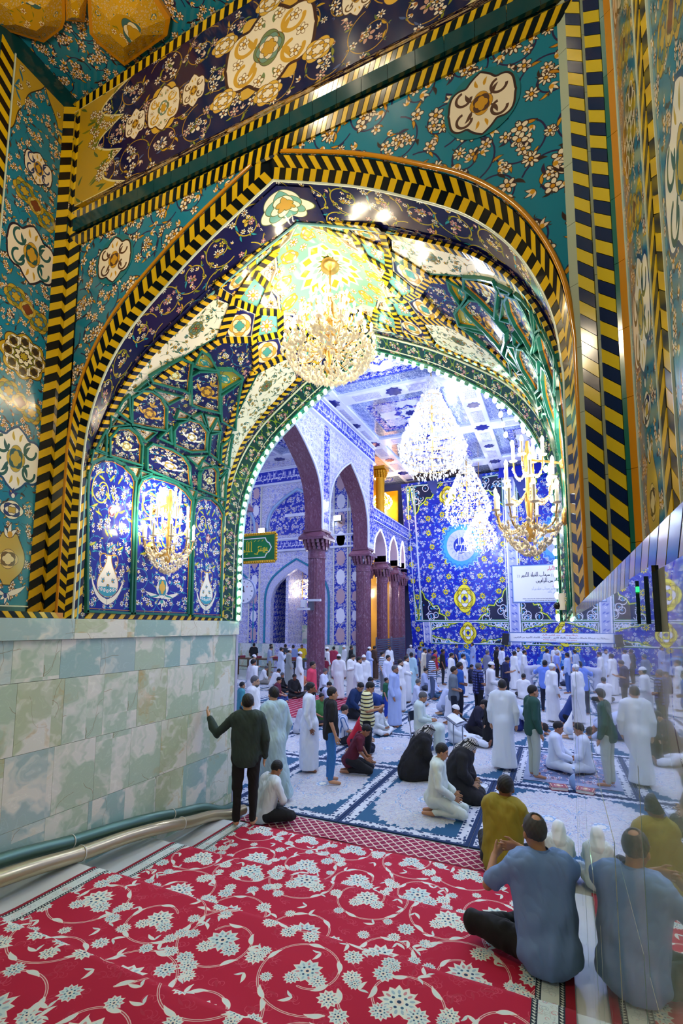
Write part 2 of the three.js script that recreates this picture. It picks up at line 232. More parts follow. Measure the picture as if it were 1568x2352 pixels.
T.chainTop = tex(512, 1476, (c, w, h) => {
  chainBase(c, w, h, 19); const X = w / 2, gold = '#c4a026';
  curls(c, X, 1242, 200, 195, CREAM, '#2a5a5a', '#d0a032', '#2a2030'); chainBand(c, X, 890); curls(c, X, 620, 120, 110, CREAM, '#2a3a6a', '#d0a032', '#2a2030');
  for (const s of [-1, 1]) { c.beginPath(); c.moveTo(X + s * 256, 0); c.lineTo(X, 0); c.bezierCurveTo(X + s * 60, 120, X + s * 170, 140, X + s * 150, 300); c.bezierCurveTo(X + s * 240, 330, X + s * 190, 460, X + s * 256, 520); c.closePath(); c.fillStyle = gold; c.fill(); c.lineWidth = 7; c.strokeStyle = '#3a2a18'; c.stroke(); for (let k = 0; k < 6; k++) { leaf(c, X + s * (225 - k * 12), 60 + k * 70, 80, 1 + k, 18, '#2a6a8a'); rosette(c, X + s * (200 - (k % 2) * 60), 40 + k * 66, 22, 5, '#f0e0b0', '#8a5a1a', '#3a2a18'); } }
});
// gold cells of the honeycomb ceiling
T.goldCell = tex(512, 512, (c, w, h) => { c.fillStyle = '#c8960f'; c.fillRect(0, 0, w, h); const R = rngOf(4); for (let k = 0; k < 60; k++) { const x = R() * w, y = R() * h; leaf(c, x, y, 40, R() * 6, 8, '#7a7a14'); rosette(c, R() * w, R() * h, 15 + R() * 8, 6, '#f4dfae', '#b06a20', '#8a5a10'); } medallion(c, 256, 256, 80, 110, 4, ['#3a6a6a', '#f0e0b8', '#c8960f'], '#6a4a10'); });
// onyx slabs
function onyx(seed, base, warm) {
  return tex(512, 512, (c, w, h) => {
    const R = rngOf(seed), img = c.createImageData(w, h), g = []; for (let i = 0; i < 17 * 17; i++) g.push(R());
    const n2 = (x, y) => { const X = Math.floor(x), Y = Math.floor(y), u = x - X, v = y - Y, s = u * u * (3 - 2 * u), t = v * v * (3 - 2 * v), q = (a, b) => g[((b % 16) + 16) % 16 * 17 + ((a % 16) + 16) % 16]; return lerp(lerp(q(X, Y), q(X + 1, Y), s), lerp(q(X, Y + 1), q(X + 1, Y + 1), s), t); };
    const fb = (x, y) => n2(x, y) * 0.5 + n2(x * 2 + 5, y * 2) * 0.25 + n2(x * 4, y * 4 + 9) * 0.15 + n2(x * 8, y * 8) * 0.1;
    for (let y = 0; y < h; y++) for (let x = 0; x < w; x++) {
      const u = x / 200, v = y / 200, a = fb(u + fb(v * 1.5, u) * 1.6, v + fb(u, v * 1.3 + 4) * 1.6), b = fb(u * 2 + 7, v * 2 + a * 3), e = Math.abs(((a * 7) % 1) - 0.5), k = (y * w + x) * 4;
      const edge = Math.max(0, 1 - e * 16) * 0.5, milk = Math.min(1, Math.max(0, (a - 0.5) * 6 + 0.4)), rust = Math.max(0, (b - 0.64) * 3) * warm;
      for (let q = 0; q < 3; q++) img.data[k + q] = Math.min(255, lerp(lerp(base[q], [238, 243, 232][q], milk) + edge * 20 - 10, [196, 160, 92][q], Math.min(0.75, rust)) + (R() - 0.5) * 5);
      img.data[k + 3] = 255;
    }
    c.putImageData(img, 0, 0);
    c.strokeStyle = '#7a5a34'; for (let k = 0; k < 3 + warm * 3; k++) { let x = R() * w, y = R() * h, a = R() * TAU; const n = 12 + R() * 22; c.lineWidth = 0.8 + R() * 2.6; c.globalAlpha = 0.35 + R() * 0.45; c.beginPath(); c.moveTo(x, y); for (let q = 0; q < n; q++) { a += (R() - 0.5) * 0.9; x += Math.cos(a) * 11; y += Math.sin(a) * 11; c.lineTo(x, y); } c.stroke(); }
    c.globalAlpha = 1;
  });
}
const onyxes = [onyx(2, [178, 208, 190], 0.4), onyx(5, [170, 206, 202], 0.06), onyx(9, [198, 215, 182], 0.75), onyx(14, [180, 209, 208], 0.15), onyx(19, [192, 217, 194], 0.35)];
const onyxMats = onyxes.map((t) => M({ map: t, roughness: 0.14 }));
const onyxPolished = onyxes.slice(0, 4).map((t) => M({ map: t, roughness: 0.06, ior: 1.55, clearcoat: 1, clearcoatRoughness: 0.01 }));
const yellowTile = glaze({ color: 0xddb414 }), blackTile = glaze({ color: 0x0e0f14 }), orangeTile = glaze({ color: 0xc9860f }), tealTile = glaze({ color: 0x0f3f44 }), greenTile = glaze({ color: 0x1f6a5c }), paleTile = glaze({ color: 0xd9e4d4 }), lightBlueTile = glaze({ color: 0x7fbcc4 });
const navyTile = glaze({ color: 0x0d1c4a });
const SQUINCH=[['vase',[5.39,-1.11,5.40,-0.49,3.70,-0.54,3.62,-0.60,3.55,-0.75,3.53,-0.91,3.57,-1.06,3.67,-1.18,3.80,-1.21]],
['boat',[5.40,-0.44,5.40,0.54,3.70,0.53,3.60,0.37,3.54,0.17,3.54,-0.10,3.57,-0.31,3.66,-0.45,3.76,-0.49]],
['vase',[5.41,0.62,5.42,1.29,3.74,1.25,3.63,1.12,3.57,0.93,3.60,0.74,3.67,0.61,3.79,0.57]],
['tri',[3.67,-0.53,3.57,-0.74,3.51,-0.49]],
['tri',[3.55,-0.51,3.54,-0.32,3.64,-0.48]],
['tri',[3.52,-1.20,3.52,-1.02,3.67,-1.21]],
['tri',[3.55,0.36,3.55,0.56,3.68,0.51]],
['tri',[3.56,0.57,3.56,0.75,3.66,0.56]],
['tri',[3.55,1.05,3.53,1.24,3.69,1.24]],
['c2',[3.51,-0.98,3.31,-1.03,3.16,-0.96,3.09,-0.81,3.13,-0.66,3.23,-0.56,3.48,-0.50]],
['n',[3.49,-1.17,3.24,-1.11,3.33,-1.07,3.50,-1.04]],
['c0',[3.50,-0.40,3.24,-0.48,3.16,-0.42,3.12,-0.09,3.15,0.17,3.24,0.32,3.52,0.44]],
['c2',[3.50,0.62,3.27,0.56,3.18,0.59,3.09,0.80,3.14,0.90,3.51,1.04]],
['n',[3.51,1.08,3.28,1.00,3.05,1.09,3.51,1.23]],
['tri',[3.12,0.20,2.99,0.56,3.19,0.48]],
['tri',[3.08,0.51,3.10,0.78,3.22,0.52]],
['tri',[3.07,0.83,3.06,1.06,3.19,0.97]],
['tri',[3.07,-0.77,3.00,-0.42,3.17,-0.53]],
['tri',[3.06,-1.10,3.06,-0.84,3.18,-1.07]],
['c1',[3.04,-0.80,2.75,-0.93,2.61,-0.84,2.56,-0.73,2.57,-0.56,2.65,-0.42,2.92,-0.28,3.00,-0.58]],
['n',[2.74,-0.98,3.02,-0.83,2.98,-1.05,2.85,-1.03]],
['tri',[2.53,-0.72,2.42,-0.29,2.60,-0.42]],
['tri',[2.66,-0.94,2.48,-0.86,2.51,-0.80,2.64,-0.89]],
['c0',[3.05,-0.07,2.87,-0.16,2.76,-0.14,2.64,-0.01,2.60,0.20,2.67,0.40,2.93,0.53,3.04,0.26]],
['tri',[2.72,-0.22,2.60,-0.24,2.59,-0.04,2.65,-0.05]],
['tri',[2.59,0.02,2.48,0.12,2.61,0.32]],
['n',[3.05,-0.35,2.85,-0.24,3.05,-0.13]],
['n',[2.95,0.60,2.68,0.47,2.58,0.61,2.97,0.81]],
['n',[2.99,0.89,2.76,0.77,2.52,0.87,3.00,1.10]],
['tri',[2.47,0.19,2.41,0.41,2.65,0.41]],
['tri',[2.63,0.45,2.42,0.42,2.56,0.62]],
['c1',[2.45,-0.10,2.13,-0.37,2.02,-0.32,1.88,-0.10,1.93,0.02,2.34,0.40,2.43,0.08]],
['n',[2.43,0.52,2.12,0.23,1.93,0.30,1.76,0.32,2.43,0.85]],
['c2',[2.41,-0.86,2.02,-0.65,1.98,-0.48,2.33,-0.25,2.46,-0.78]],
['olive',[2.00,-0.44,1.79,-0.50,1.78,-0.35,1.86,-0.12,1.98,-0.34]],
['olive',[1.85,-0.11,1.74,0.08,1.74,0.31,2.07,0.18]]];
const CELLS=[[[-5.18,2.31],[-5.36,2.58],[-4.98,2.91],[-4.67,2.91],[-4.57,2.87],[-4.30,2.67],[-4.50,2.41]],[[-4.18,2.83],[-4.44,3.06],[-4.43,3.19],[-4.34,3.44],[-3.67,3.42],[-3.53,3.32],[-3.53,3.01],[-3.88,2.79]],[[-4.30,2.67],[-4.57,2.88],[-4.40,2.97],[-4.18,2.83],[-4.12,2.68]]];

// ---------- arches ----------
const ARCH = [[0, 1], [0.165, 0.925], [0.37, 0.825], [0.535, 0.725], [0.74, 0.58], [0.864, 0.44], [0.934, 0.31], [0.98, 0.17], [1, 0]];
const halfArch = (a, ys, yA, n) => new THREE.CatmullRomCurve3(ARCH.map(([q, r]) => V3(q * a, ys + r * (yA - ys), 0))).getSpacedPoints(n);
// from the left foot over the crown to the right foot: [dx, y, share of height]
function archLine(a, ys, yA, y0, n, nj) {
  const h = halfArch(a, ys, yA, n), r = [];
  for (let k = 0; k < nj; k++) r.push([a, lerp(y0, ys, k / nj)]);
  for (let k = n; k >= 0; k--) r.push([h[k].x, h[k].y]);
  const left = r.map(([x, y]) => [-x, y]), right = r.slice(0, -1).reverse();
  return left.concat(right).map(([x, y]) => [x, y, Math.max(0, (y - ys) / (yA - ys))]);
}
// ruled surface between two arch lines; uv in metres
function archLoft(A, DA, B, DB, m = 2) {
  const n = A.length - 1, len = [0]; for (let i = 1; i <= n; i++) len.push(len[i - 1] + Math.hypot(A[i][0] - A[i - 1][0], A[i][1] - A[i - 1][1]));
  return gridGeo(n, m, (u, v) => { const i = Math.round(u * n); return P(XC + lerp(A[i][0], B[i][0], v), lerp(A[i][1], B[i][1], v), lerp(DA(A[i][2]), DB(B[i][2]), v)); }, (u, v) => { const i = Math.round(u * n); return [len[i], v * 0.5]; });
}
const OUT = archLine(2.56, 4.9, 7.46, 3.0, 46, 14), INN = archLine(2.5, 4.75, 7.31, 3.0, 46, 14), VLT = archLine(2.53, 4.5, 7.25, 3.0, 46, 14), LEDA = archLine(2.43, 4.4, 7.12, 3.0, 46, 14);
// vault surface: s metres from the crown (right positive), D depth, w metres inwards
const VH = halfArch(2.53, 4.5, 7.25, 160), VL = 3.978, VSTEP = VL / 160;
function VS(s, D, w = 0) {
  const q = Math.abs(s), sg = s < 0 ? -1 : 1;
  let x, y, nx, ny;
  if (q >= VL) { x = 2.53; y = 4.5 - (q - VL); nx = 1; ny = 0; } else {
    const i = Math.min(159, Math.floor(q / VSTEP)), t = q / VSTEP - i, a = VH[i], b = VH[i + 1]; x = lerp(a.x, b.x, t); y = lerp(a.y, b.y, t);
    const c = VH[Math.max(0, i - 2)], d = VH[Math.min(160, i + 3)], l = Math.hypot(d.x - c.x, d.y - c.y); nx = (c.y - d.y) / l; ny = (d.x - c.x) / l;
  }
  const dd = D - VD; y += 0.16 * Math.exp(-(s * s + dd * dd) / 0.6);
  return P(XC + sg * (x - nx * w), y - ny * w, D);
}
const frontD = (s) => VD - (0.82 + 0.105 * Math.min(Math.abs(s), 4)), clampD = (s, d) => Math.max(-(0.8 + 0.105 * Math.min(Math.abs(s), 4)), Math.min(1.2 + (Math.abs(s) > 3 ? 0.1 : 0), d));

// ---------- bands of diagonal tiles ----------
function stripes(parent, S, len, pitch, slant, o = {}) {
  const { v0 = 0, v1 = 1, th = 0.012, mats = [yellowTile, blackTile], from = 0, gap = 0.0025, dir, name = 'tile', limit = 1e9 } = o;
  let n = 0, shared;
  for (let u = from; u + pitch <= len + 1e-6 && n < limit; u += pitch, n++) {
    const q = [[u + gap, v0], [u + pitch - gap, v0], [u + pitch - gap + slant, v1], [u + gap + slant, v1]];
    let g = shared;
    if (!g) { const e = n % 2 ? 0 : 0.002; g = hexa([...q.map(([a, b]) => S(a, b, -0.01)), ...q.map(([a, b]) => S(a, b, th - e))]); if (dir) shared = g; }
    const m = mesh(name, g, mats[n % mats.length], parent);
    if (dir) m.position.copy(dir).multiplyScalar(u - from);
  }
}

// ---------- left and right walls of the passage: onyx slabs under a ledge ----------
const floorAt = (D) => (D < 2.53 ? 0.7 : D < 3.65 ? 0.51 : D < 4.75 ? 0.32 : D < 5.98 ? 0.13 : 0);
function dado(g, face, into, mats, D0, seed) {
  const R = rngOf(seed), rows = [[2.362, 2.776], [1.662, 2.358], [0.962, 1.658], [0.262, 0.958], [-0.3, 0.258]], b = 0.05;
  rows.forEach(([y0, y1], r) => {
    for (let k = -8; k < 13; k++) {
      const a = 3.01 + k * 0.5 + (r % 2 ? 0.07 : 0) - (r > 2 ? 0.12 : 0), D = Math.max(D0, a), E = Math.min(6.58, a + 0.497);
      if (E - D < 0.05) continue;
      const gm = boxTo(Math.min(face, face + into * b), Math.max(face, face + into * b), y0, y1, D, E), uv = gm.attributes.uv, ou = R(), ov = R();
      for (let i = 0; i < uv.count; i++) uv.setXY(i, uv.getX(i) * 0.5 + ou, uv.getY(i) * (y1 - y0) * 0.9 + ov);
      gm.translate(into * R() * 0.0018, 0, 0);
      mesh('marble_slab', gm, mats[Math.floor(R() * mats.length)], g);
    }
  });
  for (let k = -4; k < 10; k++) {
    const a = 0.35 + k * 0.82, D = Math.max(D0, a), E = Math.min(6.62, a + 0.817);
    if (E - D < 0.05) continue;
    const f = face - into * 0.035, gm = boxTo(Math.min(f, f + into * 0.45), Math.max(f, f + into * 0.45), 2.78, 3.0, D, E), uv = gm.attributes.uv, ou = R();
    for (let i = 0; i < uv.count; i++) uv.setXY(i, uv.getX(i) * 0.8 + ou, uv.getY(i) * 0.25 + ou * 3);
    mesh('ledge_slab', gm, mats[Math.floor(R() * mats.length)], g);
  }
}
const wallL = struct('wall_left', 'pale green onyx wall of the passage behind the man in the dark green shirt', 'wall');
mesh('wall_core', boxTo(-5.6, -4.92, -0.3, 2.78, -3.3, 6.6), onyxMats[1], wallL);
dado(wallL, -4.87, -1, onyxMats, -2.9, 7);
const wallR = struct('wall_right', 'polished onyx wall at the right edge mirroring the hall', 'wall');
mesh('wall_core', boxTo(0.17, 0.9, -0.3, 2.78, -3.3, 6.6), onyxMats[1], wallR);
dado(wallR, 0.118, 1, onyxPolished, -2.9, 11);

// ---------- tiled walls on either side in front of the portal ----------
for (const sd of [-1, 1]) {
  const x = sd < 0 ? -5.22 : 0.5, g = struct(sd < 0 ? 'wall_near_left' : 'wall_near_right', sd < 0 ? 'turquoise tiled wall with a chain of medallions at the left edge' : 'glossy tiled wall above the ledge at the right edge', 'wall');
  mesh('backing', boxTo(Math.min(x, x + sd * 0.3), Math.max(x, x + sd * 0.3), 3.0, 9.5, -3.3, 3.5), tealTile, g);
  // chains of medallions, each panel 0.68 m wide
  const pm = glaze({ map: T.chain }), pm2 = glaze({ map: T.chainTop }), pw = 0.66;
  for (let k = 0; k < 3; k++) {
    const D1 = 3.43 - (sd > 0 ? 0.1 : 0) - k * 0.98, D0 = D1 - pw;
    for (const [y0, y1] of [[3.14, 6.65], [6.65, 9.18]]) {
      const pg = boxTo(Math.min(x - sd * 0.006, x + sd * 0.01), Math.max(x - sd * 0.006, x + sd * 0.01), y0, y1, D0, D1);
      mesh('tile_panel', pg, y0 < 4 ? pm : pm2, g);
    }
    for (const D of [D0 - 0.012, D1 + 0.004]) mesh('white_fillet', boxTo(Math.min(x - sd * 0.014, x), Math.max(x - sd * 0.014, x), 3.09, 9.2, D, D + 0.012), paleTile, g);
    mesh('white_fillet', boxTo(Math.min(x - sd * 0.014, x), Math.max(x - sd * 0.014, x), 3.12, 3.134, D0 - 0.012, D1 + 0.012), paleTile, g);
    const cx = D0 - 0.02;                                             // striped band between two panels
    for (const [q0, q1, sl] of [[0, 0.13, 0.1], [0.15, 0.28, -0.1]]) stripes(g, (u, v, w) => P(x - sd * w, 3.08 + u, cx - lerp(q0, q1, v)), 6.1, 0.095, sl, { dir: V3(0, 1, 0), from: 0.1, limit: k < 2 ? 200 : 8 });
  }
  // striped course on the ledge
  const f = sd < 0 ? -4.86 : 0.12;
  mesh('course_backing', boxTo(Math.min(f + sd * 0.002, f + sd * 0.4), Math.max(f + sd * 0.002, f + sd * 0.4), 3.0, 3.062, -3, 3.5), orangeTile, g);
  stripes(g, (u, v, w) => P(f - sd * w, 3.003 + v * 0.062, 3.45 - u), 4.2, 0.06, 0.05, { dir: V3(0, 0, 1), mats: sd > 0 ? [glaze({ color: 0xc9a83a }), navyTile] : undefined });
}

// ---------- portal wall with the great pointed arch ----------
const portal = struct('wall_portal', 'turquoise tiled wall over the great pointed arch', 'wall');
{
  // open the hole down to the floor
  const pts = [[-5.5, -0.2], [-5.5, 9.5], [0.8, 9.5], [0.8, -0.2]].map(([x, y]) => new THREE.Vector2(x, y)).concat(archLine(2.57, 4.9, 7.47, -0.2, 46, 4).reverse().map(([x, y]) => new THREE.Vector2(XC + x, y)));
  const ex = new THREE.ExtrudeGeometry(new THREE.Shape(pts), { depth: 0.1, bevelEnabled: false }); ex.translate(0, 0, -3.6);
  const spandrelMat = glaze({ map: retex(T.teal, 0.5, 0.5, 0.1, 0.2) });
  mesh('spandrel_tiles', ex, spandrelMat, portal);
  // large cream knots painted on the spandrels as separate glazed plaques
  for (const sx of [-1, 1]) {
    const kt = tex(512, 512, (c) => { c.fillStyle = '#1c7482'; c.fillRect(0, 0, 512, 512); curls(c, 256, 256, 215, 232, CREAM, '#5a3a2a', GOLD, '#3a221c'); });
    const pg = new THREE.CylinderGeometry(0.29, 0.29, 0.014, 40); pg.rotateX(Math.PI / 2); const uv = pg.attributes.uv, ps = pg.attributes.position; for (let i = 0; i < uv.count; i++) uv.setXY(i, 0.5 + ps.getX(i) / 0.58, 0.5 + ps.getY(i) / 0.58);
    pg.translate(XC + sx * 2.0, 7.02, -3.5); mesh('knot_plaque', pg, glaze({ map: kt }), portal);
  }
}
// moulding, frieze and upper band: trims
function course(name, label, y0, y1, D, mat, len = 5.72, piece = 0.24) {
  const g = struct(name, label, 'moulding');
  for (let k = 0; k * piece < len; k++) mesh('tile', boxTo(-5.22 + k * piece + 0.002, -5.22 + Math.min(len, (k + 1) * piece) - 0.002, y0, y1, D - 0.03, D), mat, g);
  return g;
}
course('trim_1', 'dark green tile moulding across the top of the portal', 7.56, 7.71, 3.47, tealTile);
for (const [nm, lab, y0, y1, D, pitch] of [['trim_2', 'lower striped tile course of the portal moulding', 7.4, 7.55, 3.5, 0.1], ['trim_3', 'upper striped tile course of the portal moulding', 7.72, 7.87, 3.5, 0.1], ['trim_4', 'striped tile course over the navy frieze', 9.19, 9.42, 3.5, 0.115]]) {
  const g = struct(nm, lab, 'moulding');
  for (const [a, b, sl] of [[y0, (y0 + y1) / 2, 0.06], [(y0 + y1) / 2, y1, -0.06]]) stripes(g, (u, v, w) => P(-5.2 + u, lerp(a, b, v), D - (sl > 0 ? v : 1 - v) * 0.05 - w), 5.66, pitch / 2, sl, { dir: V3(1, 0, 0), th: 0.02 });
}
{
  const fr = struct('wall_frieze', 'navy tiled frieze with cream cartouches and gold ends above the arch', 'wall');
  const g = boxTo(-5.2, 0.5, 7.88, 9.19, 3.44, 3.5); mesh('frieze_tiles', g, glaze({ map: T.frieze }), fr);
}
// corner shafts of the portal: striped facets
for (const sd of [-1, 1]) {
  const g = struct(sd < 0 ? 'trim_5' : 'trim_6', sd < 0 ? 'striped yellow and black corner shaft left of the portal' : 'striped yellow and dark blue corner shaft right of the portal', 'moulding');
  const X = (x) => (sd < 0 ? x : -4.78 - x + 0.0);
  const plan = sd < 0 ? [[-5.22, 3.34, 'a'], [-5.17, 3.46, 'b'], [-5.08, 3.44, 'c'], [-4.99, 3.5]] : [[-4.95, 3.5, 'p'], [-5.005, 3.47, 'a'], [-5.095, 3.43, 'p'], [-5.12, 3.44, 'a'], [-5.21, 3.38, 't'], [-5.235, 3.37, 'g'], [-5.28, 3.34]];
  const mats = sd < 0 ? [yellowTile, blackTile] : [glaze({ color: 0xcfb51a }), navyTile];
  for (let k = 0; k + 1 < plan.length; k++) {
    const [xa, Da, kind] = plan[k], [xb, Db] = plan[k + 1], ax = X(xa), bx = X(xb), d = V3(bx - ax, 0, -(Db - Da)).normalize(), n = V3(-d.z, 0, d.x); if (n.z < 0) n.negate();
    const S = (u, v, w) => P(lerp(ax, bx, v), 3.0 + u, lerp(Da, Db, v)).addScaledVector(n, w), sl = kind === 'b' ? -0.1 : 0.1;
    if (kind === 'p' || kind === 't' || kind === 'g') {
      const m = kind === 'p' ? glaze({ color: 0xaab5a0, roughness: 0.1 }) : kind === 't' ? greenTile : orangeTile;
      for (let y = 0; y < 6.4; y += 0.46) mesh('fillet_tile', hexa([[0, 0], [0.457, 0], [0.457, 1], [0, 1]].map(([u, v]) => S(y + u, v, -0.02)).concat([[0, 0], [0.457, 0], [0.457, 1], [0, 1]].map(([u, v]) => S(y + u, v, 0.008)))), m, g);
    } else stripes(g, S, 6.25, 0.098, sd < 0 ? sl : -0.11, { dir: V3(0, 1, 0), mats, from: sd < 0 ? (sl < 0 ? 0.1 : 0) : 0.11, th: 0.015 });
  }
  mesh('shaft_core', boxTo(Math.min(X(-5.3), X(-4.97)), Math.max(X(-5.3), X(-4.97)), 3.0, 9.45, 3.5, 3.62), blackTile, g);
}
// chevron ring round the arch
{
  const g = struct('trim_7', 'yellow and black chevron ring round the great arch', 'moulding');
  const seg = []; let L = 0; for (let i = 0; i < OUT.length; i++) { if (i) L += Math.hypot(OUT[i][0] - OUT[i - 1][0], OUT[i][1] - OUT[i - 1][1]); seg.push(L); }
  const at = (A, u) => { let i = 1; while (i < seg.length - 1 && seg[i] < u) i++; const t = Math.min(1, Math.max(0, (u - seg[i - 1]) / (seg[i] - seg[i - 1]))); return [lerp(A[i - 1][0], A[i][0], t), lerp(A[i - 1][1], A[i][1], t)]; };
  const S = (u, v, w) => { const a = at(OUT, u), b = at(INN, u); return P(XC + lerp(a[0], b[0], v), lerp(a[1], b[1], v) - w * 0.7, lerp(3.5, 3.63, v) - w * 0.7); };
  mesh('ring_backing', archLoft(OUT, () => 3.5, INN, () => 3.63, 1), blackTile, g);
  for (const half of [0, 1]) {
    const T0 = half ? (u, v, w) => S(L - u, v, w) : S;
    stripes(g, T0, L / 2 - 0.05, 0.074, -0.055, { v0: 0.02, v1: 0.5 }); stripes(g, T0, L / 2 - 0.05, 0.074, 0.055, { v0: 0.5, v1: 0.97, from: 0 });
  }
  const line = (A, D, r, dx) => tube(A.map(([x, y]) => P(XC + x * (1 + dx), y + (dx ? 0.03 : 0), D)), r, 160, 6);
  mesh('gold_rim', line(OUT, 3.495, 0.02, 0.006), orangeTile, g);
  mesh('pale_rim', line(INN, 3.635, 0.014, 0), paleTile, g);
}
// navy intrados band behind the ring
{
  const g = struct('wall_intrados', 'navy floral band under the great arch', 'wall');
  const gm = archLoft(INN, () => 3.635, VLT, (k) => lerp(3.7, frontD(0), k), 3);
  mesh('band_tiles', gm, glaze({ map: retex(T.navy, 0.62, 1.5) }), g);
  mesh('pale_rim', tube(VLT.map(([x, y, k]) => P(XC + x * 0.995, y - 0.012, lerp(3.7, frontD(0), k))), 0.014, 160, 6), lightBlueTile, g);
  for (const x of [-0.02]) { // cream palmette at the crown
    const pg = gridGeo(8, 8, (u, v) => { const i = 60 + (u - 0.5) * 9, a = INN[Math.round(i)], b = VLT[Math.round(i)]; const t = 0.1 + v * 0.8; return P(XC + lerp(a[0], b[0], t), lerp(a[1], b[1], t) - 0.012, lerp(3.635, lerp(3.7, frontD(0), b[2]), t)); });
    mesh('palmette_tile', pg, glaze({ map: tex(256, 256, (c) => { c.fillStyle = '#14174f'; c.fillRect(0, 0, 256, 256); medallion(c, 128, 128, 120, 112, 6, ['#f4efdc', '#6fb0a8', '#f4efdc', '#c9a040'], '#5a6a30'); }) }), g);
  }
}

// ---------- ribbed vault ----------
const vault = struct('ceiling_vault', 'ribbed tile vault with a star disc over the passage', 'vault');
{
  const NS = 120, smax = VL + 1.5;
  const base = gridGeo(NS, 14, (u, v) => { const s = lerp(-smax, smax, u); return VS(s, lerp(frontD(s) - 0.02, 6.26, v), -0.004); }, (u, v) => [lerp(-smax, smax, u) * 1.35, lerp(0, 2.4, v) * 1.35]);
  mesh('vault_tiles', base, glaze({ map: T.navyVault }), vault);
}
// panel on the vault: fan from its middle, thin edge, uv over its own bounds
function vaultPanel(name, pts, mat, { w = 0.012, inset = 0.02, flip = false, metres = 0, parent = vault, turn = 0 } = {}) {
  const n = pts.length, cs = pts.reduce((a, p) => a + p[0], 0) / n, cd = pts.reduce((a, p) => a + p[1], 0) / n;
  const q = pts.map(([s, d]) => { const l = Math.hypot(s - cs, d - cd) || 1; return [s - ((s - cs) / l) * inset, d - ((d - cd) / l) * inset]; });
  const s0 = Math.min(...q.map((p) => p[0])), s1 = Math.max(...q.map((p) => p[0])), d0 = Math.min(...q.map((p) => p[1])), d1 = Math.max(...q.map((p) => p[1]));
  const rim = []; for (let k = 0; k < n; k++) { const a = q[k], b = q[(k + 1) % n], m = Math.max(1, Math.ceil(Math.hypot(b[0] - a[0], b[1] - a[1]) / 0.22)); for (let t = 0; t < m; t++) rim.push([lerp(a[0], b[0], t / m), lerp(a[1], b[1], t / m)]); }
  const rings = 4, pos = [], uv = [], idx = [], put = (s, d, h) => { const p = VS(s, VD + d, h); pos.push(p.x, p.y, p.z); let U = metres ? d * metres : (d - d0) / (d1 - d0), W = metres ? s * metres : (s1 - s) / (s1 - s0); if (s < 0 && !metres) W = (s - s0) / (s1 - s0); uv.push(turn ? W : U, turn ? U : W); return pos.length / 3 - 1; };
  const c0 = put(cs, cd, w), ids = [];
  for (let r = 1; r <= rings; r++) ids.push(rim.map(([s, d]) => put(lerp(cs, s, r / rings), lerp(cd, d, r / rings), w)));
  ids.push(rim.map(([s, d]) => put(s, d, -0.01)));
  const N = rim.length;
  for (let k = 0; k < N; k++) { const k2 = (k + 1) % N; idx.push(c0, ids[0][k], ids[0][k2]); for (let r = 0; r < rings; r++) idx.push(ids[r][k], ids[r + 1][k], ids[r][k2], ids[r][k2], ids[r + 1][k], ids[r + 1][k2]); }
  const g = new THREE.BufferGeometry(); g.setAttribute('position', new THREE.Float32BufferAttribute(pos, 3)); g.setAttribute('uv', new THREE.Float32BufferAttribute(uv, 2)); g.setIndex(idx); g.computeVertexNormals();
  return mesh(name, g, mat, parent);
}
// raised edging along a closed line on the vault
function vaultFrame(pts, width, h, mat, parent, closed = true, name = 'frame') {
  const list = [], n = pts.length;
  for (let k = 0; k < (closed ? n : n - 1); k++) {
    const a = pts[k], b = pts[(k + 1) % n], l = Math.hypot(b[0] - a[0], b[1] - a[1]); if (l < 0.01) continue;
    const px = -(b[1] - a[1]) / l * width / 2, pd = (b[0] - a[0]) / l * width / 2, m = Math.max(1, Math.ceil(l / 0.25)), e = (width * 0.35) / l;
    for (let t = 0; t < m; t++) { const t0 = lerp(-e, 1 + e, t / m), t1 = lerp(-e, 1 + e, (t + 1) / m), f = (tt, sgn, hh) => VS(lerp(a[0], b[0], tt) + sgn * px, VD + lerp(a[1], b[1], tt) + sgn * pd, hh); list.push(hexa([f(t0, -1, -0.01), f(t1, -1, -0.01), f(t1, 1, -0.01), f(t0, 1, -0.01), f(t0, -0.5, h), f(t1, -0.5, h), f(t1, 0.5, h), f(t0, 0.5, h)])); }
  }
  if (list.length) return mesh(name, merge(list), mat, parent);
}
let ribTiles = 0; const ribRest = [[], []];
const vaultRibs = new THREE.Group(); vaultRibs.name = 'ribs'; vault.add(vaultRibs);
function rib(pts, width = 0.085, pitch = 0.1) {
  for (let k = 0; k + 1 < pts.length; k++) {
    const a = pts[k], b = pts[k + 1], l = Math.hypot(b[0] - a[0], b[1] - a[1]); if (l < 0.05) continue;
    const px = -(b[1] - a[1]) / l * width, pd = (b[0] - a[0]) / l * width, n = Math.max(1, Math.round(l / pitch / 0.5)), st = l / n;
    for (let i = 0; i < n; i++) {
      const F = (u, v, w) => VS(lerp(a[0], b[0], u / l) + px * (v - 0.5), VD + lerp(a[1], b[1], u / l) + pd * (v - 0.5), w);
      const q = [[i * st, 0], [(i + 1) * st, 0], [(i + 1) * st + 0.035, 1], [i * st + 0.035, 1]], g = hexa([...q.map(([u, v]) => F(u - 0.017, v, 0)), ...q.map(([u, v]) => F(u - 0.017, v, 0.03))]);
      if (ribTiles++ < 300) mesh('rib_tile', g, i % 2 ? blackTile : yellowTile, vaultRibs); else ribRest[i % 2].push(g);
    }
  }
}
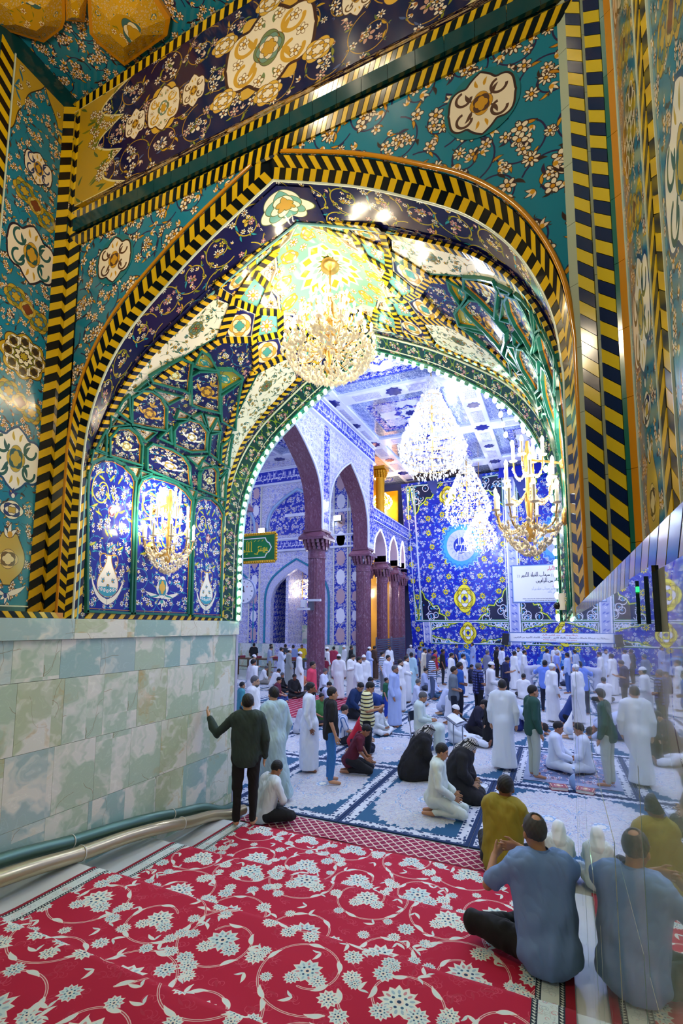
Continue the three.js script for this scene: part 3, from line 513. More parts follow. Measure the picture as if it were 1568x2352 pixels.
{
  const pol = (r, deg) => { const s = r * Math.cos(deg * Math.PI / 180), d = r * Math.sin(deg * Math.PI / 180); return [s, clampD(s, d)]; };
  const mDisc = glaze({ map: T.disc }), mKite = glaze({ map: T.kite }), mRh = glaze({ map: T.rhomb }), mWhite = glaze({ map: T.white }), mTri = glaze({ map: T.creamTri }), mOl = glaze({ map: T.olive }), mNav = glaze({ map: T.navyVault }), mCell = T.cell.map((t) => glaze({ map: t })), mVase = glaze({ map: T.vasePanel }), mBoat = glaze({ map: T.boatPanel });
  // crown
  const star = []; for (let k = 0; k < 12; k++) star.push(pol(0.8, 30 * k), pol(0.72, 30 * k + 15));
  const disc = vaultPanel('star_disc', star, mDisc, { inset: 0.03, w: 0.01 });
  { const uv = disc.geometry.attributes.uv; const inv = V3(); for (let i = 0; i < uv.count; i++) { const p = inv.fromBufferAttribute(disc.geometry.attributes.position, i); uv.setXY(i, 0.5 + (p.x - XC) / 1.62, 0.5 + (-p.z - VD) / 1.62); } }
  vaultFrame(star, 0.035, 0.02, glaze({ color: 0xf2e9cf }), disc);
  for (let k = 0; k < 12; k++) {
    const a = 30 * k, A = pol(0.8, a), B = pol(1.0, a + 15), C = pol(0.8, a + 30), D = pol(0.72, a + 15), E = pol(1.25, a), F = pol(1.25, a + 30), G = pol(1.6, a + 15), Bm = pol(1.0, a - 15);
    vaultPanel('kite_tile', [A, B, C, D], mTri, { inset: 0.04 });
    vaultPanel('kite_tile', [A, B, E, Bm], mKite, { inset: 0.045 });
    if (Math.abs(G[1] - B[1]) + Math.abs(G[0] - B[0]) > 0.25) { const p = vaultPanel('rhomb_tile', [B, F, G, E], mRh, { inset: 0.055 }); vaultFrame([B, F, G, E].map(([s, d]) => [lerp(s, (B[0] + G[0]) / 2, 0.2), lerp(d, (B[1] + G[1]) / 2, 0.2)]), 0.02, 0.018, paleTile, p); }
  }
  for (let k = 0; k < 12; k++) {
    const a = 30 * k;
    rib([pol(0.8, a), pol(1.0, a + 15), pol(1.25, a + 30)]); rib([pol(0.8, a + 30), pol(1.0, a + 15), pol(1.25, a)]);
    if (Math.abs(Math.cos((a + 15) * Math.PI / 180)) > 0.4) { rib([pol(1.25, a), pol(1.6, a + 15)]); rib([pol(1.25, a + 30), pol(1.6, a + 15)]); }
  }
  // four white corner kites and the ribs that border them
  for (const sx of [-1, 1]) for (const sd of [-1, 1]) {
    const lim = (s) => (sd < 0 ? 0.79 + 0.105 * s : 1.19 + Math.max(0, s - 2.6) * 0.1);
    const A = [[1.13, 0.6], [1.545, 0.44], [2.1, 0.66], [2.57, 0.84], [3.12, 1.02], [3.6, 1.13]], B = [[1.13, 0.6], [1.2, lim(1.2) - 0.06], [2.1, lim(2.1) - 0.04], [2.6, lim(2.6) - 0.03], [3.12, lim(3.12) - 0.02], [3.75, lim(3.75)]];
    const at = (L, t) => { const f = t * (L.length - 1), i = Math.min(L.length - 2, Math.floor(f)); return [lerp(L[i][0], L[i + 1][0], f - i), lerp(L[i][1], L[i + 1][1], f - i)]; };
    const g = gridGeo(24, 4, (u, v) => { const a = at(A, u), b = at(B, u), s = lerp(a[0], b[0], lerp(0.04, 0.96, v)), d = lerp(a[1], b[1], lerp(0.04, 0.96, v)); return VS(sx * s, VD + sd * d, 0.014); }, (u, v) => { const a = at(A, u), b = at(B, u); return [lerp(a[0], b[0], v) * 0.8, lerp(a[1], b[1], v) * 0.8 + 0.1]; });
    const wk = mesh('white_panel', g, mWhite, vault);
    vaultFrame([...A.slice(1)].map(([s, d]) => [sx * s * 1.012, sd * (d + 0.03)]), 0.02, 0.02, greenTile, wk, false);
    rib(A.map(([s, d]) => [sx * (s + 0.02), sd * (d - 0.05)]), 0.085);
    rib(B.slice(1).map(([s, d]) => [sx * s, sd * (d + 0.02)]), 0.07);
  }
  for (let q = 0; q < 2; q++) if (ribRest[q].length) { const m = mesh('rib_tiles', merge(ribRest[q]), q ? blackTile : yellowTile, vault); m.userData.kind = 'stuff'; }
  // cells of the squinches and the tall panels on both side walls
  const mats = { vase: mVase, boat: mBoat, tri: mTri, olive: mOl, n: mNav, c0: mCell[0], c1: mCell[1], c2: mCell[2] };
  for (const sx of [-1, 1]) for (const [kind, f] of SQUINCH) {
    const pts = []; for (let i = 0; i < f.length; i += 2) pts.push([sx * f[i], f[i + 1]]);
    const tall = kind === 'vase' || kind === 'boat';
    const p = vaultPanel(tall ? 'tall_panel' : 'cell_panel', pts, mats[kind], { inset: tall ? 0.012 : 0.006, w: 0.008, metres: kind === 'n' ? 1.3 : 0 });
    vaultFrame(pts, tall ? 0.05 : kind === 'tri' ? 0.03 : 0.045, tall ? 0.035 : 0.045, greenTile, p);
    vaultFrame(pts.map(([s, d]) => { const cs = pts.reduce((a, b) => a + b[0], 0) / pts.length, cd = pts.reduce((a, b) => a + b[1], 0) / pts.length, l = Math.hypot(s - cs, d - cd), k = Math.max(0.5, (l - (tall ? 0.035 : 0.028)) / l); return [cs + (s - cs) * k, cd + (d - cd) * k]; }), 0.012, 0.016, orangeTile, p, true, 'gold_line');
  }
  // striped course below the tall panels and shafts beside them
  for (const sx of [-1, 1]) {
    const x = XC + sx * 2.53;
    stripes(vault, (u, v, w) => P(x - sx * (w + 0.005), 3.005 + v * 0.075, 3.8 + u), 2.5, 0.075, 0.06, { dir: V3(0, 0, -1), name: 'course_tile' });
    for (const [D, sl] of [[3.66, 0.08], [6.2, 0.08], [6.3, -0.08]]) stripes(vault, (u, v, w) => P(x - sx * (w + 0.012), 3.0 + u, D + v * 0.085), 1.9, 0.1, sl, { dir: V3(0, 1, 0), name: 'course_tile' });
  }
}
// inner arch towards the hall
const inner = struct('wall_inner_arch', 'green floral arch edge with green lamps towards the hall', 'wall');
{
  mesh('arch_band', archLoft(archLine(2.53, 4.5, 7.25, 3.0, 46, 14), () => 6.22, LEDA, () => 6.5, 3), glaze({ map: retex(T.greenBand, 0.9, 2) }), inner);
  mesh('arch_soffit', archLoft(LEDA, () => 6.5, LEDA, () => 6.62, 1), glaze({ map: retex(T.greenBand, 0.9, 2) }), inner);
  const rim = (A, D, r, m, d = 0) => mesh('rim', tube(A.map(([x, y]) => P(XC + x, y + d, D)), r, 160, 6), m, inner);
  rim(LEDA, 6.49, 0.016, greenTile); rim(LEDA.map(([x, y]) => [x * 1.012, y + 0.03]), 6.44, 0.01, paleTile); rim(archLine(2.52, 4.5, 7.23, 3, 46, 14), 6.24, 0.014, paleTile);
  const pts = [[-22, -0.3], [-22, 14], [10, 14], [10, -0.3], [0.125, -0.3], [0.125, 3.0]].map(([x, y]) => new THREE.Vector2(x, y)).concat(LEDA.slice().reverse().map(([x, y]) => new THREE.Vector2(XC + x, y)), [new THREE.Vector2(-4.875, 3.0), new THREE.Vector2(-4.875, -0.3)]);
  const ex = new THREE.ExtrudeGeometry(new THREE.Shape(pts), { depth: 0.06, bevelEnabled: false }); ex.translate(0, 0, -6.66);
  mesh('hall_front_wall', ex, M({ color: 0xb8bcd8, roughness: 0.4 }), inner);
}
// ---------- near room: ceiling with gold honeycomb cells, back wall ----------
const ceilN = struct('ceiling_near', 'turquoise tiled ceiling with gold honeycomb niches at the top left', 'ceiling');
{
  const slab = boxM(-5.6, 0.9, 9.45, 9.6, -3.4, 3.6, 0.7); mesh('ceiling_tiles', slab, glaze({ map: T.teal }), ceilN);
  const gold = glaze({ map: retex(T.goldCell, 1.4, 1.4) });
  const cell = (pts, h) => {
    const cx = pts.reduce((a, p) => a + p[0], 0) / pts.length, cd = pts.reduce((a, p) => a + p[1], 0) / pts.length, n = pts.length, list = [];
    const ring = (k, y) => pts.map(([x, d]) => P(lerp(x, cx, k), y, lerp(d, cd, k)));
    const r0 = ring(0, 9.45), r1 = ring(0, 9.39), r2 = ring(0.1, 9.38), r3 = ring(0.62, 9.38 - h);
    const facet = [];
    for (let k = 0; k < n; k++) { const j = (k + 1) % n; list.push(hexa([r0[k], r0[j], r0[j], r0[k], r1[k], r1[j], r2[j], r2[k]])); facet.push(hexa([r0[k], r0[j], r3[j], r3[k], r2[k], r2[j], r3[j], r3[k]].map((p, q) => (q < 2 ? p.clone().setY(9.44) : p.clone())))); }
    const g = new THREE.Group(); g.name = 'honeycomb_cell'; ceilN.add(g);
    mesh('gold_rim', merge(list), orangeTile, g); facet.forEach((f) => mesh('gold_facet', f, gold, g));
    mesh('gold_boss', hexaFan(r3), gold, g);
  };
  const hexaFan = (r) => { const pos = [], uv = []; const c = r.reduce((a, p) => a.add(p), V3(0, 0, 0)).multiplyScalar(1 / r.length); for (let k = 0; k < r.length; k++) for (const p of [c, r[k], r[(k + 1) % r.length]]) { pos.push(p.x, p.y, p.z); uv.push(p.x, p.z); } const g = new THREE.BufferGeometry(); g.setAttribute('position', new THREE.Float32BufferAttribute(pos, 3)); g.setAttribute('uv', new THREE.Float32BufferAttribute(uv, 2)); g.computeVertexNormals(); return g; };
  CELLS.forEach((c) => cell(c, 0.1));
}
const back = struct('wall_back', 'plain tiled wall behind the viewer', 'wall');
mesh('wall_core', boxTo(-5.6, 0.9, -0.3, 9.5, -3.5, -3.3), glaze({ color: 0x2a6a70 }), back);

// ---------- Arabic letters drawn as pen strokes (right to left, baseline 0, unit = letter height) ----------
const tooth = [[0, 0], [-0.22, 0], [-0.26, 0.55], [-0.3, 0], [-0.5, 0]], bowl = [[0, 0], [-0.1, 0.35], [-0.2, -0.2], [-0.6, -0.5], [-1, -0.3], [-1.1, 0.25]];
const AR = {
  'ا': [0.42, [[[0, 0], [-0.2, 0.02], [-0.2, 1.9]]], [], 1], 'إ': [0.42, [[[0, 0], [-0.2, 0.02], [-0.2, 1.9]], [[-0.05, -0.45], [-0.3, -0.5]]], [], 1], 'ل': [0.5, [[[0, 0], [-0.25, 0], [-0.25, 1.9], [-0.26, 0], [-0.5, 0]]], [], 0, [1.1, [[[0, 0], [-0.15, 1.9], [-0.2, 0], [-0.35, -0.5], [-0.8, -0.55], [-1.05, 0]]]]],
  'م': [0.75, [[[0, 0], [-0.2, 0.35], [-0.5, 0.3], [-0.45, -0.12], [-0.15, 0], [-0.75, 0]]], [], 0, [0.6, [[[0, 0], [-0.2, 0.3], [-0.45, 0.2], [-0.35, -0.1], [-0.05, 0], [-0.5, -0.05], [-0.55, -0.8]]]]],
  'ص': [1.6, [[[0, 0], [-0.2, 0.45], [-0.7, 0.6], [-0.95, 0.2], [-0.8, 0], [0, 0], [-1.1, 0], [-1.15, 0.4], [-1.2, 0], [-1.6, 0]]], []], 'ح': [0.85, [[[0, 0], [-0.3, 0], [-0.15, 0.55], [-0.45, 0.5], [-0.85, 0]]], []],
  'ه': [0.8, [[[0, 0], [-0.2, 0.6], [-0.6, 0.5], [-0.55, -0.25], [-0.25, -0.3], [-0.2, 0.2], [-0.8, 0]]], []], 'ي': [0.5, [tooth], [[-0.15, -0.45], [-0.4, -0.45]], 0, [1.2, [[[0, 0.1], [-0.3, 0.3], [-0.25, -0.1], [-0.6, -0.3], [-0.5, -0.65], [-1.2, -0.5]]], [[-0.5, -0.95], [-0.75, -0.95]]]],
  'ئ': [0.5, [tooth, [[-0.1, 0.95], [-0.35, 0.85], [-0.15, 0.75], [-0.4, 0.7]]], [], 0, [1.2, [[[0, 0.1], [-0.3, 0.3], [-0.25, -0.1], [-0.6, -0.3], [-0.5, -0.65], [-1.2, -0.5]], [[-0.1, 0.95], [-0.35, 0.85], [-0.4, 0.7]]]]],
  'ن': [0.5, [tooth], [[-0.27, 0.9]], 0, [1.1, [bowl], [[-0.55, 0.35]]]], 'ب': [0.5, [tooth], [[-0.27, -0.45]], 0, [1.6, [[[0, 0], [-0.2, 0], [-1.3, -0.1], [-1.5, 0.35]]], [[-0.8, -0.5]]]], 'ت': [0.5, [tooth], [[-0.15, 0.85], [-0.4, 0.85]], 0, [1.6, [[[0, 0], [-0.2, 0], [-1.3, -0.1], [-1.5, 0.35]]], [[-0.7, 0.5], [-0.95, 0.5]]]],
  'س': [1.1, [[[0, 0], [-0.1, 0.45], [-0.2, 0], [-0.4, 0], [-0.45, 0.45], [-0.5, 0], [-0.75, 0], [-0.8, 0.45], [-0.85, 0], [-1.1, 0]]], []], 'ر': [0.5, [[[0, 0], [-0.15, 0.3], [-0.2, -0.1], [-0.5, -0.6]]], [], 1], 'ز': [0.5, [[[0, 0], [-0.15, 0.3], [-0.2, -0.1], [-0.5, -0.6]]], [[-0.2, 0.7]], 1],
  'د': [0.6, [[[0, 0], [-0.15, 0], [-0.05, 0.7], [-0.35, 0.15], [-0.5, 0]]], [], 1], 'ذ': [0.6, [[[0, 0], [-0.15, 0], [-0.05, 0.7], [-0.35, 0.15], [-0.5, 0]]], [[-0.2, 1]], 1], 'ع': [0.8, [[[0, 0], [-0.3, 0], [-0.15, 0.5], [-0.55, 0.5], [-0.3, 0], [-0.8, 0]]], [], 0, [1, [[[0, 0], [-0.25, 0.3], [-0.5, 0.35], [-0.3, 0], [-0.1, -0.5], [-0.6, -0.9], [-1, -0.7]]]]],
  'ق': [0.7, [[[0, 0], [-0.2, 0.6], [-0.5, 0.5], [-0.45, 0.1], [-0.2, 0.1], [-0.7, 0]]], [[-0.2, 1], [-0.45, 1]]], 'ة': [0.7, [[[0, 0], [-0.15, 0.7], [-0.5, 0.4], [-0.4, 0], [0, 0]]], [[-0.15, 1.05], [-0.4, 1.05]], 1], 'ك': [0.9, [[[0, 0], [-0.5, 0], [-0.65, 0.3], [-0.25, 1], [-0.05, 1.9], [-0.25, 1], [-0.65, 0.3], [-0.5, 0], [-0.9, 0]]], []],
  'ش': [1.1, [[[0, 0], [-0.1, 0.45], [-0.2, 0], [-0.45, 0], [-0.5, 0.45], [-0.55, 0], [-0.8, 0.45], [-0.85, 0], [-1.1, 0]]], [[-0.4, 0.9], [-0.65, 0.9], [-0.52, 1.15]]], 'و': [0.6, [[[0, 0], [-0.15, 0.4], [-0.4, 0.35], [-0.3, 0], [-0.1, 0.05], [-0.4, -0.4], [-0.6, -0.5]]], [], 1], 'ج': [0.85, [[[0, 0], [-0.3, 0], [-0.15, 0.55], [-0.45, 0.5], [-0.85, 0]]], [[-0.4, -0.4]]], 'غ': [0.8, [[[0, 0], [-0.3, 0], [-0.15, 0.5], [-0.55, 0.5], [-0.3, 0], [-0.8, 0]]], [[-0.3, 0.9]]],
};
function arabic(c, text, x, y, s, col, lw = 0.17) {
  c.strokeStyle = c.fillStyle = col; c.lineWidth = s * lw; c.lineJoin = c.lineCap = 'round'; let X = x;
  const ch = [...text];
  ch.forEach((l, k) => {
    if (!AR[l]) { if (l === '(' || l === ')') { c.font = `${s * 1.6}px sans-serif`; c.fillText(l, X - s * 0.6, y + s * 0.3); X -= s * 0.7; } else X -= s * 0.55; return; }
    const last = !ch[k + 1] || !AR[ch[k + 1]], g = AR[l], f = last && g[4] ? g[4] : g, [w, strokes, dots] = f;
    for (const st of strokes) { c.beginPath(); st.forEach(([a, b], i) => { const px = X + a * s, py = y - b * s; if (!i) c.moveTo(px, py); else { const [pa, pb] = st[i - 1], mx = X + (a + pa) / 2 * s, my = y - (b + pb) / 2 * s; c.quadraticCurveTo(X + pa * s, y - pb * s, mx, my); c.lineTo(px, py); } }); c.stroke(); }
    for (const [a, b] of dots ?? []) { c.beginPath(); c.arc(X + a * s, y - b * s, s * 0.12, 0, TAU); c.fill(); }
    X -= w * s + (g[3] ? s * 0.12 : 0);
  });
  return X;
}

// ---------- steps, floor, carpets ----------
const stone = M({ color: 0xd3d9dc, roughness: 0.18, clearcoat: 0.4 });
{
  const g = struct('floor', 'white stone steps going down into the hall under the red carpet', 'floor');
  const lv = [[-3.4, -0.87, 1.27], [-0.87, 0.27, 1.08], [0.27, 1.4, 0.89], [1.4, 2.53, 0.7], [2.53, 3.65, 0.51], [3.65, 4.75, 0.32], [4.75, 5.98, 0.13]];
  for (const [a, b, y] of lv) for (let k = 0; k < 4; k++) { const x0 = -4.95 + k * 1.28, x1 = Math.min(0.17, x0 + 1.277); mesh('step_slab', boxTo(x0, x1, y - 0.4, y - 0.012, a, b - 0.002), stone, g); }
  mesh('threshold', boxTo(-4.95, 0.17, -0.4, -0.012, 5.98, 6.7), stone, g);
  const h = struct('floor_hall', 'stone floor of the hall under the rugs', 'floor'); mesh('slab', boxTo(-22, 10, -0.4, -0.012, 6.7, 36), stone, h);
}
function carpetFlower(c, x, y, r, R) {
  c.save(); c.translate(x, y); c.rotate(R() * 6); const n = 10 + Math.floor(R() * 4), pale = ['#d3e2dc', '#c6dbd8', '#dbe5d9'][Math.floor(R() * 3)];
  c.beginPath(); for (let k = 0; k <= n * 2; k++) { const a = (k * Math.PI) / n, q = r * (k % 2 ? 0.74 : 1) * (0.9 + R() * 0.12); k ? c.lineTo(Math.cos(a) * q, Math.sin(a) * q) : c.moveTo(q, 0); } c.closePath(); c.fillStyle = pale; c.fill(); c.lineWidth = r * 0.05; c.strokeStyle = '#e6ded0'; c.stroke();
  for (let k = 0; k < n; k++) { const a = (k * TAU) / n; c.beginPath(); c.ellipse(Math.cos(a) * r * 0.6, Math.sin(a) * r * 0.6, r * 0.13, r * 0.07, a, 0, TAU); c.fillStyle = k % 3 === 0 ? '#c98a90' : '#9db9c4'; c.fill(); }
  for (let k = 0; k < 7; k++) { const a = (k * TAU) / 7; c.beginPath(); c.arc(Math.cos(a) * r * 0.36, Math.sin(a) * r * 0.36, r * 0.075, 0, TAU); c.fillStyle = k % 2 ? '#23456a' : '#3f6c88'; c.fill(); }
  c.beginPath(); c.arc(0, 0, r * 0.22, 0, TAU); c.fillStyle = '#e6d9c8'; c.fill(); c.beginPath(); c.arc(0, 0, r * 0.1, 0, TAU); c.fillStyle = '#1d3a60'; c.fill(); c.restore();
}
T.red = tex(2048, 2048, (c, w, h) => {
  c.fillStyle = '#b00a36'; c.fillRect(0, 0, w, h); const R = rngOf(77);
  const wr = (x, y, r, f) => { for (const dx of [-w, 0, w]) for (const dy of [-h, 0, h]) if (x + dx > -r && x + dx < w + r && y + dy > -r && y + dy < h + r) f(x + dx, y + dy); };
  for (let k = 0; k < 260; k++) { const x = R() * w, y = R() * h, a = R() * 6, q = R(); wr(x, y, 110, (X, Y) => { c.strokeStyle = q < 0.5 ? '#b8324c' : '#c4485c'; c.lineWidth = 3.5; for (let j = 0; j < 3; j++) { c.beginPath(); c.arc(X + j * 22, Y + Math.sin(j + a) * 20, 24 - j * 4, a + j, a + j + 4.3); c.stroke(); } leaf(c, X, Y, 60, a, 14, '#ae2440'); }); }
  const C = []; for (let i = 0; i < 4; i++) for (let j = 0; j < 4; j++) C.push([(i + 0.5 + (j % 2) * 0.5) * 512 + (R() - 0.5) * 90, (j + 0.5) * 512 + (R() - 0.5) * 90, R() * 6, (i + j) % 2 ? 1 : -1]);
  for (const [x, y, a0, d] of C) wr(x, y, 460, (X, Y) => { for (const [lw, col] of [[13, '#dcc4b8'], [5, '#b23048']]) { c.strokeStyle = col; c.lineWidth = lw; c.lineCap = 'round'; c.beginPath(); for (let k = 0; k <= 50; k++) { const t = k / 50, a = a0 + d * t * 7, r = 262 * (1.15 - 0.72 * t); k ? c.lineTo(X + Math.cos(a) * r, Y + Math.sin(a) * r) : c.moveTo(X + Math.cos(a) * r, Y + Math.sin(a) * r); } c.stroke(); } for (let k = 0; k < 6; k++) { const a = a0 + d * k * 1.15, r = 262 * (1.15 - 0.12 * k); leaf(c, X + Math.cos(a) * r, Y + Math.sin(a) * r, 92, a + d * 1.9, 26, '#d3e0da', '#e8ddd0'); } });
  for (const [x, y, a0, d] of C) {
    const seed = Math.floor(R() * 1e6), r = 84 + R() * 34; wr(x, y, r * 2, (X, Y) => { const q = rngOf(seed); carpetFlower(c, X, Y, r, q); carpetFlower(c, X + r * 0.95, Y + r * 0.5, r * 0.6, q); carpetFlower(c, X - r * 0.6, Y + r * 0.85, r * 0.55, q); });
    for (let k = 0; k < 6; k++) { const a = R() * TAU, q = 190 + R() * 120, s2 = Math.floor(R() * 1e6), r2 = 34 + R() * 30; wr(x + Math.cos(a) * q, y + Math.sin(a) * q, 120, (X, Y) => carpetFlower(c, X, Y, r2, rngOf(s2))); }
    for (let k = 0; k < 5; k++) { const a = R() * TAU, q = 150 + R() * 190, b = R() * 6; wr(x + Math.cos(a) * q, y + Math.sin(a) * q, 100, (X, Y) => { leaf(c, X, Y, 70, b, 20, '#d6e2dc', '#e8ddd0'); leaf(c, X, Y, 54, b + 1.3, 16, '#c9dad6'); }); }
  }
});
T.redBorder = tex(256, 1024, (c, w, h) => {
  c.fillStyle = '#cfdcda'; c.fillRect(0, 0, w, h); const R = rngOf(3);
  for (let k = 0; k < 70; k++) { c.strokeStyle = ['#b9c4c0', '#c99aa0', '#a9bcc4'][k % 3]; c.lineWidth = 5; c.beginPath(); c.arc(66 + R() * 120, R() * h, 12 + R() * 18, R() * 6, R() * 6 + 3); c.stroke(); }
  for (const x of [0, w - 52]) { c.fillStyle = '#1c2c3c'; c.fillRect(x, 0, 52, h); for (let k = 0; k < 28; k++) { leaf(c, x + 8, k * 37 + 4, 44, 0.8, 13, '#cfd6cc'); leaf(c, x + 44, k * 37 + 22, 34, 3.9, 9, '#a9b6ae'); } }
});
const carpetMat = (map, o = {}) => M({ map, roughness: 0.95, sheen: 0.3, sheenRoughness: 0.6, ...o });
{
  const path = []; const N = [-0.87, 0.27, 1.4, 2.53, 3.65, 4.75, 5.98], Y = [1.27, 1.08, 0.89, 0.7, 0.51, 0.32, 0.13, 0.0];
  path.push([-3, Y[0]]);
  N.forEach((d, k) => { const a = Y[k], b = Y[k + 1]; for (const [dx, f] of [[-0.5, 0], [-0.06, 0], [-0.01, 0.04], [0.03, 0.25], [0.06, 0.55], [0.12, 0.86], [0.22, 0.97], [0.34, 1]]) if (d + dx < 6.3 && d + dx > path[path.length - 1][0]) path.push([d + dx, lerp(a, b, f)]); });
  path.push([6.27, 0.0]);
  const len = [0]; for (let i = 1; i < path.length; i++) len.push(len[i - 1] + Math.hypot(path[i][0] - path[i - 1][0], path[i][1] - path[i - 1][1]));
  const total = len[len.length - 1], n = path.length - 1, R = rngOf(5), wob = path.map(() => R() * 0.006);
  const at = (L) => { let i = 1; while (i < n && len[i] < L) i++; const t = (L - len[i - 1]) / (len[i] - len[i - 1]); return [lerp(path[i - 1][0], path[i][0], t), lerp(path[i - 1][1], path[i][1], t)]; };
  const strip = (x0, x1, L0, L1, lift, nx, uvf) => { const stops = [L0, ...len.filter((l) => l > L0 && l < L1), L1], m = stops.length - 1; return gridGeo(m, nx, (u, v) => { const [D, y] = at(stops[Math.round(u * m)]), x = lerp(x0, x1, v); return P(x, y + 0.012 + lift + Math.sin(x * 3.1 + D * 2.2) * 0.004, D); }, (u, v) => uvf(lerp(x0, x1, v), stops[Math.round(u * m)])); };
  const g = thing('carpet', 'large red floral carpet draped down the steps of the passage', 'carpet');
  mesh('carpet_field', strip(-4.13, -0.25, 0, total - 0.25, 0, 40, (x, l) => [x * 0.36, l * 0.36]), carpetMat(T.red), g);
  const bm = carpetMat(T.redBorder), rm = carpetMat(null, { color: 0x8c0a26 });
  mesh('carpet_border', strip(-4.31, -4.13, 0, total - 0.07, 0.0, 2, (x, l) => [(x + 4.31) / 0.18, l * 1.4]), bm, g);
  mesh('carpet_border', strip(-0.25, -0.05, 0, total - 0.07, 0.0, 2, (x, l) => [(x + 0.25) / 0.2, l * 1.4]), bm, g);
  mesh('carpet_border', strip(-4.31, -0.05, total - 0.25, total - 0.07, 0.002, 40, (x, l) => [(l - total + 0.25) / 0.18, x * 1.4]), bm, g);
  mesh('red_edge', strip(-0.05, 0.012, 0, total, 0.0, 1, (x, l) => [x, l]), rm, g);
  mesh('red_edge', strip(-4.345, -4.31, 0, total, 0.0, 1, (x, l) => [x, l]), rm, g);
  mesh('red_edge', strip(-4.345, 0.012, total - 0.07, total, 0.001, 40, (x, l) => [x, l]), rm, g);
  // lattice runner across the foot of the steps
  const lt = tex(256, 256, (c) => { c.fillStyle = '#8d1244'; c.fillRect(0, 0, 256, 256); c.strokeStyle = '#d9c3b4'; c.lineWidth = 17; for (let k = -256; k < 512; k += 128) { c.beginPath(); c.moveTo(k, 0); c.lineTo(k + 256, 256); c.moveTo(k + 256, 0); c.lineTo(k, 256); c.stroke(); } c.fillStyle = '#b8486c'; for (let i = 0; i < 3; i++) for (let j = 0; j < 3; j++) { c.save(); c.translate(i * 128, j * 128 + 64); c.rotate(0.785); c.strokeStyle = '#6d0a34'; c.lineWidth = 5; c.strokeRect(-26, -26, 52, 52); c.restore(); } });
  lt.repeat.set(3.6, 3.6);
  solo('runner', gridGeo(20, 2, (u, v) => P(lerp(-4.5, -0.35, u), 0.014 + 0.004 * Math.sin(u * 20), lerp(6.275, 6.77, v)), (u, v) => [u * 4.15, v * 0.5]), carpetMat(lt), 'maroon runner with a cream lattice along the foot of the steps', 'carpet');
}
// two insulated hoses along the foot of the left wall
for (const [x, dy, r, col, lab, rough] of [[-4.6, 0.015, 0.075, 0xb4a684, 'silvery foil hose running along the carpet edge', 0.28], [-4.765, 0.1, 0.066, 0x56766c, 'grey green hose lying against the onyx wall', 0.4]]) {
  const pts = [[-2.5, 1.36], [-0.6, 1.2], [0.6, 1.0], [1.7, 0.84], [2.5, 0.73], [3.1, 0.66], [3.7, 0.55], [4.3, 0.49], [4.8, 0.42], [5.3, 0.3], [5.8, 0.2], [6.2, 0.1], [6.5, 0.075]].map(([D, y], k) => P(x + Math.sin(k * 1.7 + dy * 9) * 0.03, y + dy * (D < 6 ? 1 : 0.4), D));
  const g = thing('hose', lab, 'hose'); mesh('hose_body', tube(pts, r, 120, 12), M({ color: col, roughness: rough, metalness: 0.55 }), g);
  for (const D of [1.2, 2.1, 3.75, 5.2]) { const c = new THREE.CatmullRomCurve3(pts), p = c.getPointAt((D + 2.5) / 9.1), t = c.getTangentAt((D + 2.5) / 9.1), tg = new THREE.TorusGeometry(r + 0.003, 0.005, 6, 20); tg.applyQuaternion(new THREE.Quaternion().setFromUnitVectors(V3(0, 0, 1), t)); tg.translate(p.x, p.y, p.z); mesh('cable_tie', tg, M({ color: 0xe8e8e8, roughness: 0.5 }), g); }
}
// hall rugs
T.rug = tex(768, 1152, (c, w, h) => {
  c.fillStyle = '#12305a'; c.fillRect(0, 0, w, h); c.fillStyle = '#c9cdd4'; c.fillRect(20, 20, w - 40, h - 40); const R = rngOf(41);
  c.fillStyle = '#16345e'; for (let k = 0; k < 420; k++) { const t = R(), e = k % 4, d = e % 2 ? 24 + R() * 10 : 66 + R() * 8; const x = e < 2 ? 20 + t * (w - 40) : (k % 8 < 4 ? d : w - d), y = e < 2 ? (k % 8 < 4 ? d : h - d) : 20 + t * (h - 40); c.beginPath(); c.arc(x, y, 4 + R() * 6, 0, TAU); c.fill(); }
  c.fillStyle = '#1f5478'; c.fillRect(78, 78, w - 156, h - 156);
  c.beginPath(); for (let k = 0; k <= 180; k++) { const a = (k / 180) * TAU, q = 1 + 0.035 * Math.sin(k * 0.9) + 0.03 * Math.sin(k * 2.3), px = Math.sign(Math.cos(a)) * Math.pow(Math.abs(Math.cos(a)), 0.86), py = Math.sign(Math.sin(a)) * Math.pow(Math.abs(Math.sin(a)), 0.86), X = w / 2 + px * (w / 2 - 88) * q, Y = h / 2 + py * (h / 2 - 88) * q; k ? c.lineTo(X, Y) : c.moveTo(X, Y); } c.closePath(); c.fillStyle = '#bcbfc6'; c.fill(); c.save(); c.clip();
  const cols = ['#a3acba', '#d6d4ca', '#b8a2a6', '#8fa6c0', '#ccc8b4', '#a498aa']; for (let k = 0; k < 5200; k++) { c.strokeStyle = cols[Math.floor(R() * 6)]; c.lineWidth = 2 + R() * 2; const x = R() * w, y = R() * h, a = R() * 6; c.beginPath(); c.arc(x, y, 3 + R() * 6, a, a + 3); c.stroke(); } c.restore();
  for (const [rx, ry, col, lw] of [[190, 260, '#7fa8cf', 6], [170, 236, '#3f6aa0', 3]]) { lobes(c, w / 2, h / 2, rx, ry, 12, 0.12); c.lineWidth = lw; c.setLineDash([46, 22]); c.strokeStyle = col; c.stroke(); } c.setLineDash([]);
  medallion(c, w / 2, h / 2, 52, 62, 8, ['#c9d2de', '#8fb0d0', '#d8d8d0'], '#6a88b0');
});
